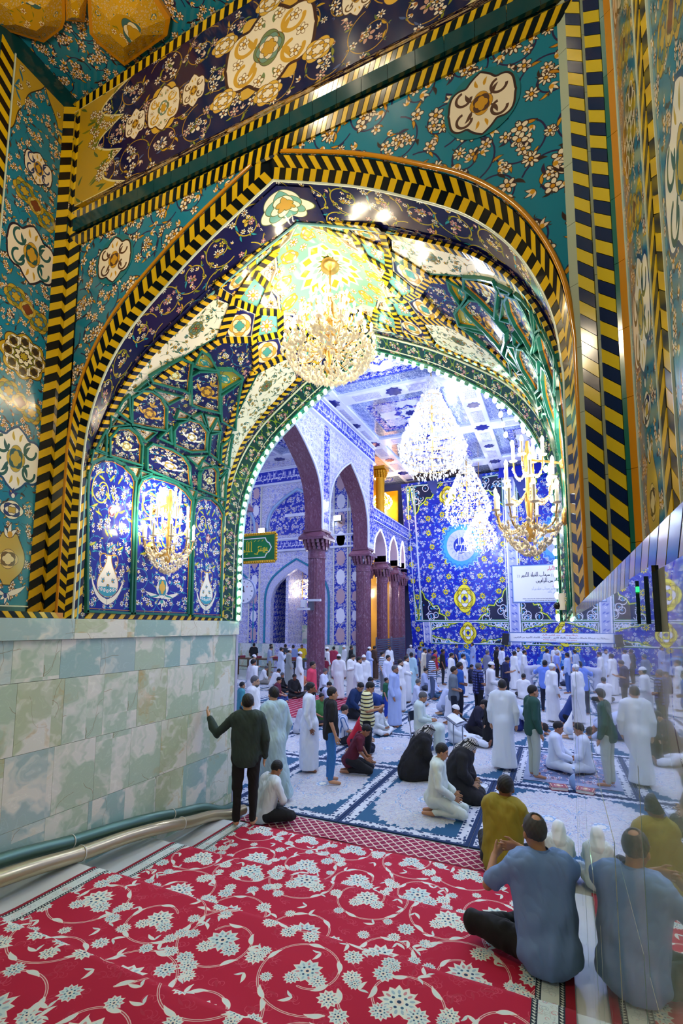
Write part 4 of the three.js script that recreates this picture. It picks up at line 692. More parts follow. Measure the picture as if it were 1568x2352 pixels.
{
  const rm = carpetMat(T.rug), gR = boxTo(-0.96, 0.96, 0, 0.014, -1.47, 1.47); const gg = gR.clone();
  { const p = gg.attributes.position, uv = gg.attributes.uv; for (let i = 0; i < p.count; i++) uv.setXY(i, (p.getX(i) + 0.96) / 1.92, (p.getZ(i) + 1.47) / 2.94); }
  let first;
  for (let r = 0; r < 9; r++) for (let k = -9; k < 3; k++) {
    const D = 8.32 + r * 2.95, x = -2.17 + k * 1.93 + (r % 3) * 0.28, ang = (x - -0.0) / D;
    if (ang < -0.86 || x > 1.6 || x < -18 || [13.2, 20.05, 26, 29.35, 31.8, 33.4].some((c) => Math.abs(x + 10.3) < 1.5 && Math.abs(D - c) < 2) || (x < -8.8 && D > 25) || (x < -9.5 && D > 23)) continue;
    const m = mesh(numbered('rug'), gg, rm, scene); m.position.set(x, -0.004, -D); tag(m, 'cream medallion rug with navy border laid edge to edge in the hall', 'rug', 'medallion rugs covering the hall floor');
  }
  const pr = tex(512, 512, (c, w, h) => { arabesque(c, w, h, { bg: '#6a7aa0', vine: '#2a3560', leaves: ['#2a3560', '#b08a90', '#9aa8c8'], flowers: [['#c9ccd8', '#8a3a50', 7], ['#b89aa4', '#2a3560', 6]], size: 128, seed: 6, bloom: 0.2, bud: 0.12, lw: 4 }); c.lineWidth = 40; c.strokeStyle = '#8e9ab8'; c.strokeRect(20, 20, w - 40, h - 40); medallion(c, 256, 256, 120, 90, 8, ['#2a3560', '#9a6a78', '#3a4a78'], '#1a2040'); });
  solo('prayer_rug', boxTo(-0.72, 0.55, 0.012, 0.022, 10.15, 12.4), carpetMat(pr), 'blue and pink patterned rug under the seated man in white beside the right wall', 'rug');
  const sr = tex(256, 256, (c) => { c.fillStyle = '#a3163e'; c.fillRect(0, 0, 256, 256); c.fillStyle = '#d8b8b8'; for (let k = 0; k < 6; k++) c.fillRect(k * 43 + 8, 0, 7, 256); c.fillStyle = '#6d0a2a'; for (let k = 0; k < 20; k++) c.fillRect((k * 57) % 256, (k * 91) % 256, 14, 8); });
  solo('striped_rug', boxTo(-9.75, -7.0, 0.012, 0.024, 13.6, 18.2), carpetMat(retex(sr, 2, 1)), 'red rug with pale stripes under the group sitting at the left', 'rug');
}

// ---------- hall ----------
const mosPal = { bg: '#d9d8ee', vine: '#5c62c0', leaves: ['#4a50b4', '#7c80cc', '#9ab0dc', '#b08ab0', '#c9b070'], flowers: [['#f4f5ff', '#c9a0a8', 6], ['#8a9af0', '#f0f0ff', 5], ['#f0e8c8', '#5a66cc', 6]], line: '#7a84d8' };
T.mosaic = tex(512, 512, (c, w, h) => arabesque(c, w, h, { ...mosPal, size: 102, seed: 61, bloom: 0.22, bud: 0.12, lw: 3 }));
T.mosaicDeep = tex(512, 512, (c, w, h) => arabesque(c, w, h, { bg: '#2433b4', vine: '#c9d4ff', leaves: ['#e8ecff', '#5fa4e0', '#c8b070', '#ffffff'], flowers: [['#ffffff', '#d0b060', 6], ['#f0f0ff', '#c07080', 5]], line: '#16208a', size: 128, seed: 63, bloom: 0.22, bud: 0.13, lw: 4 }));
T.script = tex(1024, 160, (c, w, h) => { c.fillStyle = '#2434b8'; c.fillRect(0, 0, w, h); c.fillStyle = '#e6e9fb'; c.fillRect(0, 0, w, 12); c.fillRect(0, h - 12, w, 12); const R = rngOf(8), L = ['الكريم', 'سلام', 'الرحمن', 'كتاب', 'العظيم', 'رب']; let x = w - 10, k = 0; while (x > 60) x = arabic(c, L[k++ % 6], x, 104, 34, '#f4f5ff', 0.22) - 6; for (let q = 0; q < 60; q++) leaf(c, R() * w, 20 + R() * 120, 26, R() * 6, 5, '#b9c4f4'); x = w - 40; k = 2; while (x > 60) x = arabic(c, L[k++ % 6], x, 62, 22, '#dfe4ff', 0.2) - 30; });
T.purple = tex(512, 512, (c, w, h) => { c.fillStyle = '#6d4255'; c.fillRect(0, 0, w, h); const R = rngOf(91); for (let k = 0; k < 900; k++) { c.fillStyle = ['#7d4f60', '#5c3648', '#82586a', '#8a6a7c'][k % 4]; c.globalAlpha = 0.35; c.beginPath(); c.ellipse(R() * w, R() * h, 4 + R() * 22, 3 + R() * 9, R() * 3, 0, TAU); c.fill(); } c.globalAlpha = 0.7; c.strokeStyle = '#c9b4c4'; for (let k = 0; k < 46; k++) { let x = R() * w, y = R() * h; c.lineWidth = 0.7 + R() * 2; c.beginPath(); c.moveTo(x, y); for (let q = 0; q < 5; q++) c.lineTo((x += (R() - 0.5) * 50), (y += (R() - 0.5) * 40)); c.stroke(); } c.globalAlpha = 1; });
T.mirror = tex(512, 128, (c, w, h) => { const R = rngOf(15); c.fillStyle = '#a9b8d8'; c.fillRect(0, 0, w, h); for (let k = 0; k < 700; k++) { c.fillStyle = ['#c9d4ee', '#8a9ac4', '#e4eaf8', '#9fb0d8', '#7484b8'][Math.floor(R() * 5)]; c.save(); c.translate(R() * w, R() * h); c.rotate(R() * 3); c.fillRect(-7, -5, 14, 10); c.restore(); } });
const mMos = glaze({ map: retex(T.mosaic, 0.55, 0.55) }), mDeep = glaze({ map: retex(T.mosaicDeep, 0.7, 0.7) }), mPurple = M({ map: T.purple, roughness: 0.16 }), mMirror = M({ map: retex(T.mirror, 0.6, 1.4), roughness: 0.12, metalness: 0.5 }), mWhiteH = M({ color: 0xdfe2f4, roughness: 0.4 }), mStar = glaze({ color: 0x101a80 }), turq = glaze({ color: 0x1e86a8 });
const CAPY = 7.35, CEIL = 13.85, AX = -10.3;
// fluted column
function fluted(r, h, flutes = 20) { return gridGeo(flutes * 4, 1, (u, v) => { const a = u * TAU, q = r * (1 - 0.07 * Math.pow(Math.abs(Math.cos(a * flutes / 2)), 0.6)) * (1 - 0.05 * v); return V3(Math.cos(a) * q, v * h, Math.sin(a) * q); }, (u, v) => [u * 2, v * h * 0.4]); }
function capital(r, y) {
  const l = [lathe([[r, y], [r * 1.02, y + 0.02], [r * 0.98, y + 0.35], [r * 1.1, y + 0.42]], 20)];
  for (let k = 0; k < 3; k++) for (let i = 0; i < 14 + k * 2; i++) { const a = ((i + k * 0.5) / (14 + k * 2)) * TAU, q = r * (1.08 + k * 0.17); l.push(box(0.16, 0.17, 0.12).rotateY(-a).translate(Math.cos(a) * q, y + 0.48 + k * 0.15, Math.sin(a) * q)); }
  return merge(l);
}
const abacus = (r, y) => merge([box(r * 3.1, 0.12, r * 3.1, 0, y + 0.92, 0), (() => { const g = new THREE.CylinderGeometry(r * 1.3 * 1.2, r * 2.2, 0.28, 4); g.rotateY(Math.PI / 4); return g.translate(0, y + 1.12, 0); })(), box(r * 2.4, 0.1, r * 2.4, 0, y + 1.3, 0)]);
function column(D, r, top, label, x = AX) {
  const g = thing('column', label, 'column', undefined, 'structure'); g.position.copy(P(x, 0, D));
  mesh('shaft', fluted(r, top - 1.3), mPurple, g); mesh('capital', capital(r, top - 1.32), mPurple, g); mesh('abacus', abacus(r, top - 1.32), mPurple, g); mesh('plinth', box(r * 2.4, 0.3, r * 2.4, 0, 0.15, 0), mPurple, g);
}
column(13.2, 0.42, CAPY, 'purple fluted column beside the clock at the passage edge'); column(20.05, 0.42, CAPY, 'tall purple fluted column with two small lamps fixed to it'); column(26.0, 0.42, CAPY, 'purple fluted column at the corner of the tiled wall');
column(29.35, 0.36, 6.95, 'broad purple column behind the corner column'); column(28.9, 0.3, 6.85, 'slim purple column standing close before the broad one', AX - 0.9); column(31.8, 0.33, 6.85, 'purple column with a bright arch on its left'); column(33.4, 0.32, 6.7, 'last purple column beside the blue banner');
// arcade wall with pointed openings
{
  const g = struct('wall_hall_left', 'mosaic arcade wall on purple columns', 'wall');
  const bays = [[7.2, 13.2], [13.2, 20.05], [20.05, 26.0]], th = 0.9;
  const pts = [[7.0, CEIL], [26.5, CEIL], [26.5, CAPY]]; const holes = [];
  const out = [new THREE.Vector2(6.8, CEIL), new THREE.Vector2(26.5, CEIL), new THREE.Vector2(26.5, CAPY)];
  for (const [a, b] of bays.slice().reverse()) { const c = (a + b) / 2, L = archLine((b - a) / 2 - 0.36, CAPY + 0.9, CAPY + 4.3, CAPY, 24, 3).reverse(); for (const [x, y] of L) out.push(new THREE.Vector2(c + x, y)); const Lw = archLine((b - a) / 2 - 0.36, CAPY + 0.9, CAPY + 4.3, CAPY, 24, 3);
    const so = gridGeo(Lw.length - 1, 2, (u, v) => { const [x, y] = Lw[Math.round(u * (Lw.length - 1))]; return P(AX - th / 2 - 0.02 + v * (th + 0.04), y - 0.02, c + x * 0.992); }, (u, v) => [u * 5, v]); mesh('arch_soffit', so, mPurple, g);
    const rim = tube(Lw.map(([x, y]) => P(AX + th / 2 + 0.02, y, c + x)), 0.06, 80, 5); mesh('arch_rim', rim, mWhiteH, g); }
  out.push(new THREE.Vector2(6.8, CAPY));
  const ex = new THREE.ExtrudeGeometry(new THREE.Shape(out), { depth: th, bevelEnabled: false }); ex.rotateY(Math.PI / 2); ex.translate(AX - th / 2, 0, 0);
  // shape x -> depth: rotateY(+90) sends +x to -z
  mesh('wall_tiles', ex, mMos, g);
  for (const D of [13.2, 20.05]) { mesh('tile_strip', boxM(AX + th / 2, AX + th / 2 + 0.03, CAPY + 0.4, 12.5, D - 0.32, D + 0.32), mDeep, g); for (const s of [-0.36, 0.34]) mesh('fillet', boxTo(AX + th / 2, AX + th / 2 + 0.05, CAPY + 0.2, 12.5, D + s, D + s + 0.03), mWhiteH, g); }
  const sb = boxTo(AX + th / 2, AX + th / 2 + 0.12, 12.65, 13.5, 7, 26.5); { const uv = sb.attributes.uv; for (let i = 0; i < uv.count; i++) uv.setXY(i, uv.getX(i) * 4, uv.getY(i)); } mesh('script_band', sb, glaze({ map: T.script }), g);
  for (const y of [12.55, 13.55]) mesh('cornice', boxTo(AX + th / 2, AX + th / 2 + 0.2, y, y + 0.1, 7, 26.5), mWhiteH, g);
  mesh('tile_strip', boxM(AX + th / 2, AX + th / 2 + 0.03, CAPY + 0.4, 12.5, 25.95, 26.5), mDeep, g);
}
// wall at the far left with niches
{
  const D = 26.6, g = struct('wall_hall_far', 'blue tiled far wall with pointed niches behind the columns', 'wall');
  const niche = (cx, a, ys, yA) => archLine(a, ys, yA, 1.75, 24, 3).map(([x, y]) => new THREE.Vector2(cx + x, y));
  const sh = new THREE.Shape([[-22, -0.2], [AX - 0.3, -0.2], [AX - 0.3, 14], [-22, 14]].map(([x, y]) => new THREE.Vector2(x, y)));
  for (const cx of [-15.1, -20.6]) sh.holes.push(new THREE.Path(niche(cx, 1.85, 4.3, 6.5)));
  const ex = new THREE.ExtrudeGeometry(sh, { depth: 0.3, bevelEnabled: false }); ex.translate(0, 0, -D - 0.3); mesh('wall_tiles', ex, mMos, g);
  for (const cx of [-15.1, -20.6]) {
    mesh('niche_back', boxM(cx - 2.4, cx + 2.4, -0.2, 7, D + 2.2, D + 2.4), mDeep, g); mesh('niche_side', boxM(cx - 2.3, cx - 1.9, -0.2, 7, D + 0.3, D + 2.3), mDeep, g); mesh('niche_side', boxM(cx + 1.9, cx + 2.3, -0.2, 7, D + 0.3, D + 2.3), mDeep, g); mesh('niche_roof', boxM(cx - 2.3, cx + 2.3, 6.6, 6.8, D + 0.3, D + 2.4), mDeep, g);
    mesh('niche_dado', boxM(cx - 1.9, cx + 1.9, 0, 2.9, D + 2.1, D + 2.2), onyxMats[0], g);
    const ring = archLine(2.25, 4.5, 7.05, 1.75, 24, 5), ri = archLine(1.87, 4.3, 6.52, 1.75, 24, 5);
    const band = gridGeo(ring.length - 1, 1, (u, v) => { const i = Math.round(u * (ring.length - 1)); return P(cx + lerp(ring[i][0], ri[i][0], v), lerp(ring[i][1], ri[i][1], v), D - 0.03); }, (u, v) => [u * 14, v * 0.6]); mesh('niche_border', band, glaze({ map: retex(T.mosaic, 1.3, 1.3) }), g);
    mesh('turquoise_rim', tube(archLine(2.32, 4.5, 7.12, 1.75, 24, 5).map(([x, y]) => P(cx + x, y, D - 0.05)), 0.07, 90, 6), turq, g);
    // blind arch above
    const up = archLine(2.1, 9.2, 11.6, 8.75, 20, 2), us = new THREE.ShapeGeometry(new THREE.Shape(up.map(([x, y]) => new THREE.Vector2(cx + x, y)))); us.translate(0, 0, -D + 0.03); mesh('tympanum', us, glaze({ map: retex(T.mosaicDeep, 0.42, 0.42) }), g);
    mesh('tympanum_rim', tube(up.map(([x, y]) => P(cx + x * 1.08, y + 0.1, D - 0.05)), 0.11, 80, 6), glaze({ color: 0x9fc0e6 }), g);
  }
  for (const [x0, x1] of [[-18.6, -17.9], [-12.4, -11.55], [-11.3, -10.75]]) { mesh('pilaster_strip', boxM(x0, x1, 1.75, 12.2, D - 0.08, D), mDeep, g); for (const x of [x0 - 0.07, x1]) mesh('fillet', boxTo(x, x + 0.07, 1.7, 12.3, D - 0.12, D), glaze({ color: 0xe6e4d4 }), g); for (let k = 0; k < 9; k++) { const q = new THREE.CylinderGeometry((x1 - x0) * 0.36, (x1 - x0) * 0.36, 0.02, 8); q.rotateX(Math.PI / 2); q.scale(1, 1.6, 1); q.translate((x0 + x1) / 2, 2.3 + k * 1.18, -D + 0.09); mesh('flower_plaque', q, glaze({ color: k % 2 ? 0xf0f0fa : 0xc9a9b0 }), g); } }
  for (const [y0, y1] of [[12.25, 13.2], [7.75, 8.4]]) { const b = boxTo(-21, AX - 0.5, y0, y1, D - 0.1, D); const uv = b.attributes.uv; for (let i = 0; i < uv.count; i++) uv.setXY(i, uv.getX(i) * (y1 - y0 > 0.8 ? 2 : 3), uv.getY(i)); mesh('script_band', b, glaze({ map: T.script }), g); for (const y of [y0 - 0.1, y1]) mesh('cornice', boxTo(-21, AX - 0.5, y, y + 0.1, D - 0.2, D), mWhiteH, g); }
  for (let k = 0; k < 12; k++) { const x0 = -21 + k * 0.87; if ((x0 > -17 && x0 < -13.6)) continue; mesh('dado_slab', boxTo(x0, x0 + 0.86, 0, 1.7, D - 0.12, D), onyxMats[k % 5], g); }
}
// gallery at the far left corner: small bright arches, gold storey above
{
  const g = struct('wall_gallery', 'blue gallery wall with bright rimmed arches and a gold storey above', 'wall');
  const D0 = 26.5, D1 = 34.0, out = [[D0, 10.1], [D1, 10.1], [D1, 7.0]].map(([a, b]) => new THREE.Vector2(a, b));
  const dark = glaze({ map: retex(T.mosaicDeep, 0.8, 0.8) });
  for (const [a, b] of [[31.8, 33.4], [29.35, 31.8], [26.5, 29.35]]) { const c = (a + b) / 2; for (const [x, y] of archLine((b - a) / 2 - 0.3, 7.4, 8.9, 7.0, 14, 2).reverse()) out.push(new THREE.Vector2(c + x, y)); const L = archLine((b - a) / 2 - 0.3, 7.4, 8.9, 7.0, 14, 2); mesh('arch_lights', tube(L.map(([x, y]) => P(AX + 0.42, y, c + x)), 0.035, 40, 5), M({ color: 0xffffff, emissive: 0xdfe8ff, emissiveIntensity: 4 }), g); mesh('arch_soffit', gridGeo(L.length - 1, 1, (u, v) => { const [x, y] = L[Math.round(u * (L.length - 1))]; return P(AX - 0.4 + v * 0.8, y - 0.01, c + x); }), glaze({ color: 0xb9a4b8 }), g); }
  out.push(new THREE.Vector2(D0, 7.0));
  const ex = new THREE.ExtrudeGeometry(new THREE.Shape(out), { depth: 0.8, bevelEnabled: false }); ex.rotateY(Math.PI / 2); ex.translate(AX - 0.4, 0, 0); mesh('gallery_wall', ex, dark, g);
  const sb = boxTo(AX + 0.4, AX + 0.5, 9.2, 10.0, D0, D1); { const uv = sb.attributes.uv; for (let i = 0; i < uv.count; i++) uv.setXY(i, uv.getX(i) * 2, uv.getY(i)); } mesh('script_band', sb, glaze({ map: T.script }), g);
  mesh('gallery_floor', boxTo(-16, AX - 0.2, 9.9, 10.1, D0, D1), mWhiteH, g);
  const goldM = M({ color: 0xd89a10, roughness: 0.3, metalness: 0.5 });
  mesh('gold_wall', boxTo(-12.3, -12.1, 10.1, CEIL, D0 + 0.2, D1), goldM, g); mesh('gold_end', boxTo(-12.3, -10.6, 10.1, 13, 33.8, 34), goldM, g);
  mesh('gold_shaft', fluted(0.3, 2.5).translate(-10.5, 10.1, -29.6), goldM, g); mesh('gold_capital', merge([capital(0.3, 0), box(0.95, 0.2, 0.95, 0, 1.05, 0)]).translate(-10.5, 12.3, -29.6), goldM, g);
  mesh('back_wall', boxM(-16, -15.8, -0.2, CEIL, D0 + 0.3, D1), mMos, g); mesh('back_end', boxM(-16, AX - 0.4, -0.2, 10, D1 - 0.1, D1 + 0.1), glaze({ color: 0xb8862a }), g);
}
// ceiling: slab, beams with dark stars, coffers with mirror frames
{
  const g = struct('ceiling_hall', 'white and blue coffered ceiling of the hall', 'ceiling');
  mesh('ceiling_slab', boxM(-22, 10, CEIL + 0.3, CEIL + 0.6, 6.6, 36), glaze({ map: retex(T.mosaic, 0.4, 0.4) }), g);
  const beamM = glaze({ color: 0xe9ebfa }), plaque = glaze({ map: retex(T.mosaic, 1.2, 1.2) });
  const xs = [-21.5, -16.4, -9.75, -3.4, 3.0, 9.4], ds = [8.7, 14.6, 20.5, 26.4, 32.4, 35.8];
  const starG = (() => { const s = new THREE.Shape(); for (let k = 0; k < 16; k++) { const a = (k * TAU) / 16, r = k % 2 ? 0.3 : 0.4; k ? s.lineTo(Math.cos(a) * r, Math.sin(a) * r) : s.moveTo(r, 0); } const e = new THREE.ExtrudeGeometry(s, { depth: 0.03, bevelEnabled: false }); e.rotateX(Math.PI / 2); return e; })();
  const lozG = box(1.35, 0.03, 0.55), lozG2 = box(0.55, 0.03, 1.35);
  for (const x of xs) { mesh('beam', boxTo(x - 0.5, x + 0.5, CEIL - 0.02, CEIL + 0.3, 6.7, 35.9), beamM, g); for (const D of ds) { const m = mesh('star_tile', starG, mStar, g); m.position.copy(P(x, CEIL - 0.02, D)); } for (let i = 0; i + 1 < ds.length; i++) for (const f of [0.2, 0.5, 0.8]) { if (f === 0.5) { const m = mesh('star_tile', starG, mStar, g); m.position.copy(P(x, CEIL - 0.02, lerp(ds[i], ds[i + 1], f))); m.scale.setScalar(0.8); } else { const m = mesh('plaque', lozG2, plaque, g); m.position.copy(P(x, CEIL - 0.03, lerp(ds[i], ds[i + 1], f === 0.2 ? 0.25 : 0.75))); } } }
  for (const D of ds) for (let i = 0; i + 1 < xs.length; i++) { mesh('beam', boxTo(xs[i] + 0.5, xs[i + 1] - 0.5, CEIL - 0.015, CEIL + 0.3, D - 0.5, D + 0.5), beamM, g); for (const f of [0.25, 0.5, 0.75]) { const m = mesh(f === 0.5 ? 'star_tile' : 'plaque', f === 0.5 ? starG : lozG, f === 0.5 ? mStar : plaque, g); m.position.copy(P(lerp(xs[i] + 0.5, xs[i + 1] - 0.5, f), CEIL - 0.03, D)); } }
  for (let i = 0; i + 1 < xs.length; i++) for (let j = 0; j + 1 < ds.length; j++) {
    const x0 = xs[i] + 0.5, x1 = xs[i + 1] - 0.5, a = ds[j] + 0.5, b = ds[j + 1] - 0.5; if (i === 0 || i === 4) continue;
    for (const [A, B, C, E] of [[x0, x1, a, a + 0.7], [x0, x1, b - 0.7, b], [x0, x0 + 0.7, a + 0.7, b - 0.7], [x1 - 0.7, x1, a + 0.7, b - 0.7]]) mesh('mirror_frame', boxM(A, B, CEIL + 0.1, CEIL + 0.3, C, E), mMirror, g);
    for (const [A, B, C, E] of [[x0 + 0.7, x1 - 0.7, a + 0.7, a + 1], [x0 + 0.7, x1 - 0.7, b - 1, b - 0.7], [x0 + 0.7, x0 + 1, a + 1, b - 1], [x1 - 1, x1 - 0.7, a + 1, b - 1]]) mesh('blue_frame', boxM(A, B, CEIL + 0.16, CEIL + 0.3, C, E), mDeep, g);
    const cx = (x0 + x1) / 2, cd = (a + b) / 2;
    for (const [r, m, h] of [[1.3, plaque, 0.06], [0.95, mDeep, 0.1], [0.6, beamM, 0.13], [0.32, mStar, 0.16]]) { const s = mesh('coffer_star', starG, m, g); s.scale.set(r / 0.4, h / 0.03, r / 0.4); s.position.copy(P(cx, CEIL + 0.3, cd)); }
    for (const [u, v] of [[-1, -1], [1, -1], [-1, 1], [1, 1], [0, -1], [0, 1], [-1, 0], [1, 0]]) { const s = mesh('coffer_star', starG, u && v ? plaque : beamM, g); s.scale.set(1.5, 3, 1.5); s.position.copy(P(cx + u * (x1 - x0 - 3) / 2, CEIL + 0.3, cd + v * (b - a - 3) / 2)); }
  }
}
{
  const g = struct('wall_hall_end', 'end wall of the hall behind the blue banner', 'wall'); mesh('wall_core', boxTo(-16, 10, -0.2, CEIL + 0.5, 35.2, 35.6), M({ color: 0x5a6096, roughness: 0.5 }), g);
  const r = struct('wall_hall_right', 'right wall of the hall hidden by the passage wall', 'wall'); mesh('wall_core', boxTo(9, 9.4, -0.2, CEIL + 0.5, 6.6, 35.6), mMos, r);
  const l = struct('wall_hall_outer', 'outer left wall of the hall behind the arcade', 'wall'); mesh('wall_core', boxTo(-22, -21.6, -0.2, CEIL + 0.5, 6.6, 27), mMos, l);
  const b = solo('wooden_beam', boxTo(-9.2, -5.6, 13.55, 13.85, 33.2, 33.5), M({ color: 0x33241c, roughness: 0.7 }), 'dark wooden beam along the top edge of the blue banner', 'beam');
}
// ---------- the printed banner ----------
T.banner = tex(2048, 2048, (c, w, h) => {
  // 12.4 m wide, 14 m high
  arabesque(c, w, h, { bg: '#0d22b0', vine: '#2f7fd8', leaves: ['#2f7fd8', '#3f9be0', '#0a1a80'], flowers: [['#ffffff', '#3f7fd0', 6], ['#e8ecff', '#a05030', 6], ['#f4f4ff', '#2f6fc8', 5]], line: '#0a1678', size: 128, seed: 71, bloom: 0.16, bud: 0.1, lw: 4, sprig: '#dfe8ff' });
  const R = rngOf(12); for (let k = 0; k < 120; k++) { const x = (k % 10) * 205 + 60 + R() * 80, y = Math.floor(k / 10) * 172 + 50 + R() * 70; rosette(c, x, y, 34, 8, '#f0e63a', '#2a7ad0', '#6a5a10'); }
  const panel = (x0, x1, y0, y1) => {
    const qx = Math.min(330, (x1 - x0) * 0.42), qy = Math.min(330, (y1 - y0) * 0.36);
    for (const [cx, cy, sx, sy] of [[x0, y0, 1, 1], [x1, y0, -1, 1], [x0, y1, 1, -1], [x1, y1, -1, -1]]) {
      c.beginPath(); c.moveTo(cx, cy); c.lineTo(cx + sx * qx, cy); for (const [u, v] of [[0.86, 0.16], [0.66, 0.24], [0.7, 0.36], [0.62, 0.48], [0.44, 0.46], [0.36, 0.6], [0.16, 0.72], [0.1, 0.9], [0, 1]]) c.lineTo(cx + sx * qx * u, cy + sy * qy * v); c.closePath(); c.fillStyle = '#0b1440'; c.fill(); c.lineWidth = 22; c.strokeStyle = '#1a6a2a'; c.stroke(); c.lineWidth = 9; c.strokeStyle = '#e8e43a'; c.stroke();
      c.save(); c.clip(); c.lineWidth = 7; c.strokeStyle = '#e8ecff'; for (let k = 0; k < 22; k++) { c.beginPath(); const X = cx + sx * R() * qx, Y = cy + sy * R() * qy; c.arc(X, Y, 26 + R() * 16, R() * 6, R() * 6 + 4); c.stroke(); c.beginPath(); c.arc(X, Y, 9, 0, TAU); c.fillStyle = '#2f8fd0'; c.fill(); } c.restore();
    }
    c.lineWidth = 10; c.strokeStyle = '#c9d2ee'; c.strokeRect(x0, y0, x1 - x0, y1 - y0);
  };
  panel(70, 150, 40, 1560); panel(160, 1180, 40, 1560); panel(1330, 2040, 40, 1560);
  panel(270, 1180, 1580, 1800); panel(1330, 2040, 1580, 1800);
  const disc = (x, y, r) => { medallion(c, x, y, r * 1.5, r * 1.5, 24, ['#1f6fcf'], '#8fc0f0'); lobes(c, x, y, r * 1.3, r * 1.3, 24, 0.1); c.fillStyle = '#3f9be6'; c.fill(); c.beginPath(); c.arc(x, y, r, 0, TAU); c.fillStyle = '#b4bce0'; c.fill(); c.lineWidth = 3; c.strokeStyle = '#7f90c8'; for (let k = 0; k < 60; k++) { const a = k * 0.35, q = r * (0.62 + R() * 0.3); c.beginPath(); c.arc(x + Math.cos(a) * q, y + Math.sin(a) * q, 12, a, a + 3.4); c.stroke(); } c.beginPath(); c.arc(x, y, r * 0.52, 0, TAU); c.fillStyle = '#1230a8'; c.fill(); };
  disc(690, 760, 170); c.save(); c.translate(690, 780); c.scale(1.2, 1.3); arabic(c, 'السلام', 75, -20, 34, '#f4f6ff'); arabic(c, 'عليكم', 70, 40, 34, '#f4f6ff'); c.restore();
  disc(1760, 760, 170);
  for (const [x, y, r] of [[700, 1330, 130], [560, 200, 100], [1760, 1690, 110], [720, 1690, 100], [1760, 1480, 90]]) { c.save(); c.translate(x, y); medallion(c, 0, 0, r, r * 1.15, 4, ['#f0e63a', '#e8d82a', '#e8ecff', '#f0e63a', '#1230a8'], '#4a3a10'); lobes(c, 0, 0, r * 0.75, r * 0.85, 8, 0.25); c.lineWidth = 6; c.strokeStyle = '#5a4a10'; c.stroke(); c.restore(); }
  for (const [x0, x1, y0, y1] of [[1195, 1315, 0, 1810], [160, 260, 1575, 1800]]) { c.fillStyle = '#aab4e6'; c.fillRect(x0, y0, x1 - x0, y1 - y0); c.fillStyle = '#e6e9fa'; c.fillRect(x0, y0, 16, y1 - y0); c.fillRect(x1 - 16, y0, 16, y1 - y0); for (let y = y0 + 40; y < y1; y += 80) { leaf(c, (x0 + x1) / 2, y, 40, 0.6, 14, '#5a6cd0'); leaf(c, (x0 + x1) / 2, y + 20, 40, 3.6, 14, '#5a6cd0'); rosette(c, (x0 + x1) / 2, y + 40, 12, 5, '#f4f4ff', '#5a6cd0'); } }
  // lower strip
  for (const x of [640, 1620]) { for (const [r, col] of [[170, '#1f5fc0'], [130, '#8fb8e8'], [110, '#2f6fc8'], [60, '#c9d8f4'], [40, '#2f6fc8']]) { lobes(c, x, 2010, r, r, 24, 0.12); c.fillStyle = col; c.fill(); } }
});
const bannerAt = (u, v) => { const lean = (1 - v) * 0.55 * (1 - u); return P(lerp(-10.45, 2.2, u) + lean * 1.6 * (1 - u), lerp(0.05, lerp(13.55, 13.75, u), v), 34.2 + Math.sin(u * 26 + v * 3) * 0.03 - Math.sin(v * 3.1) * 0.12 * (1 - u)); };
{
  const g = thing('banner', 'huge blue and yellow floral printed banner hanging at the end of the hall', 'banner');
  const fr = gridGeo(80, 60, bannerAt), bk = gridGeo(4, 4, (u, v) => bannerAt(u, v).add(V3(0, 0, -0.02)));
  mesh('cloth', fr, M({ map: T.banner, roughness: 0.28 }), g); mesh('backing', bk, M({ color: 0x3a4a9a, roughness: 0.8 }), g);
}
{ // blue cover sheet and window above the banner at right
  solo('cover_sheet', gridGeo(20, 10, (u, v) => P(lerp(-3.3, 3, u), lerp(12.9, 13.78, v) + Math.sin(u * 9) * 0.02 * v, 33.2 + v * 0.6 + Math.sin(u * 14) * 0.08)), M({ color: 0x1226b8, roughness: 0.5 }), 'plain blue sheet folded over the top of the banner at right', 'sheet');
}
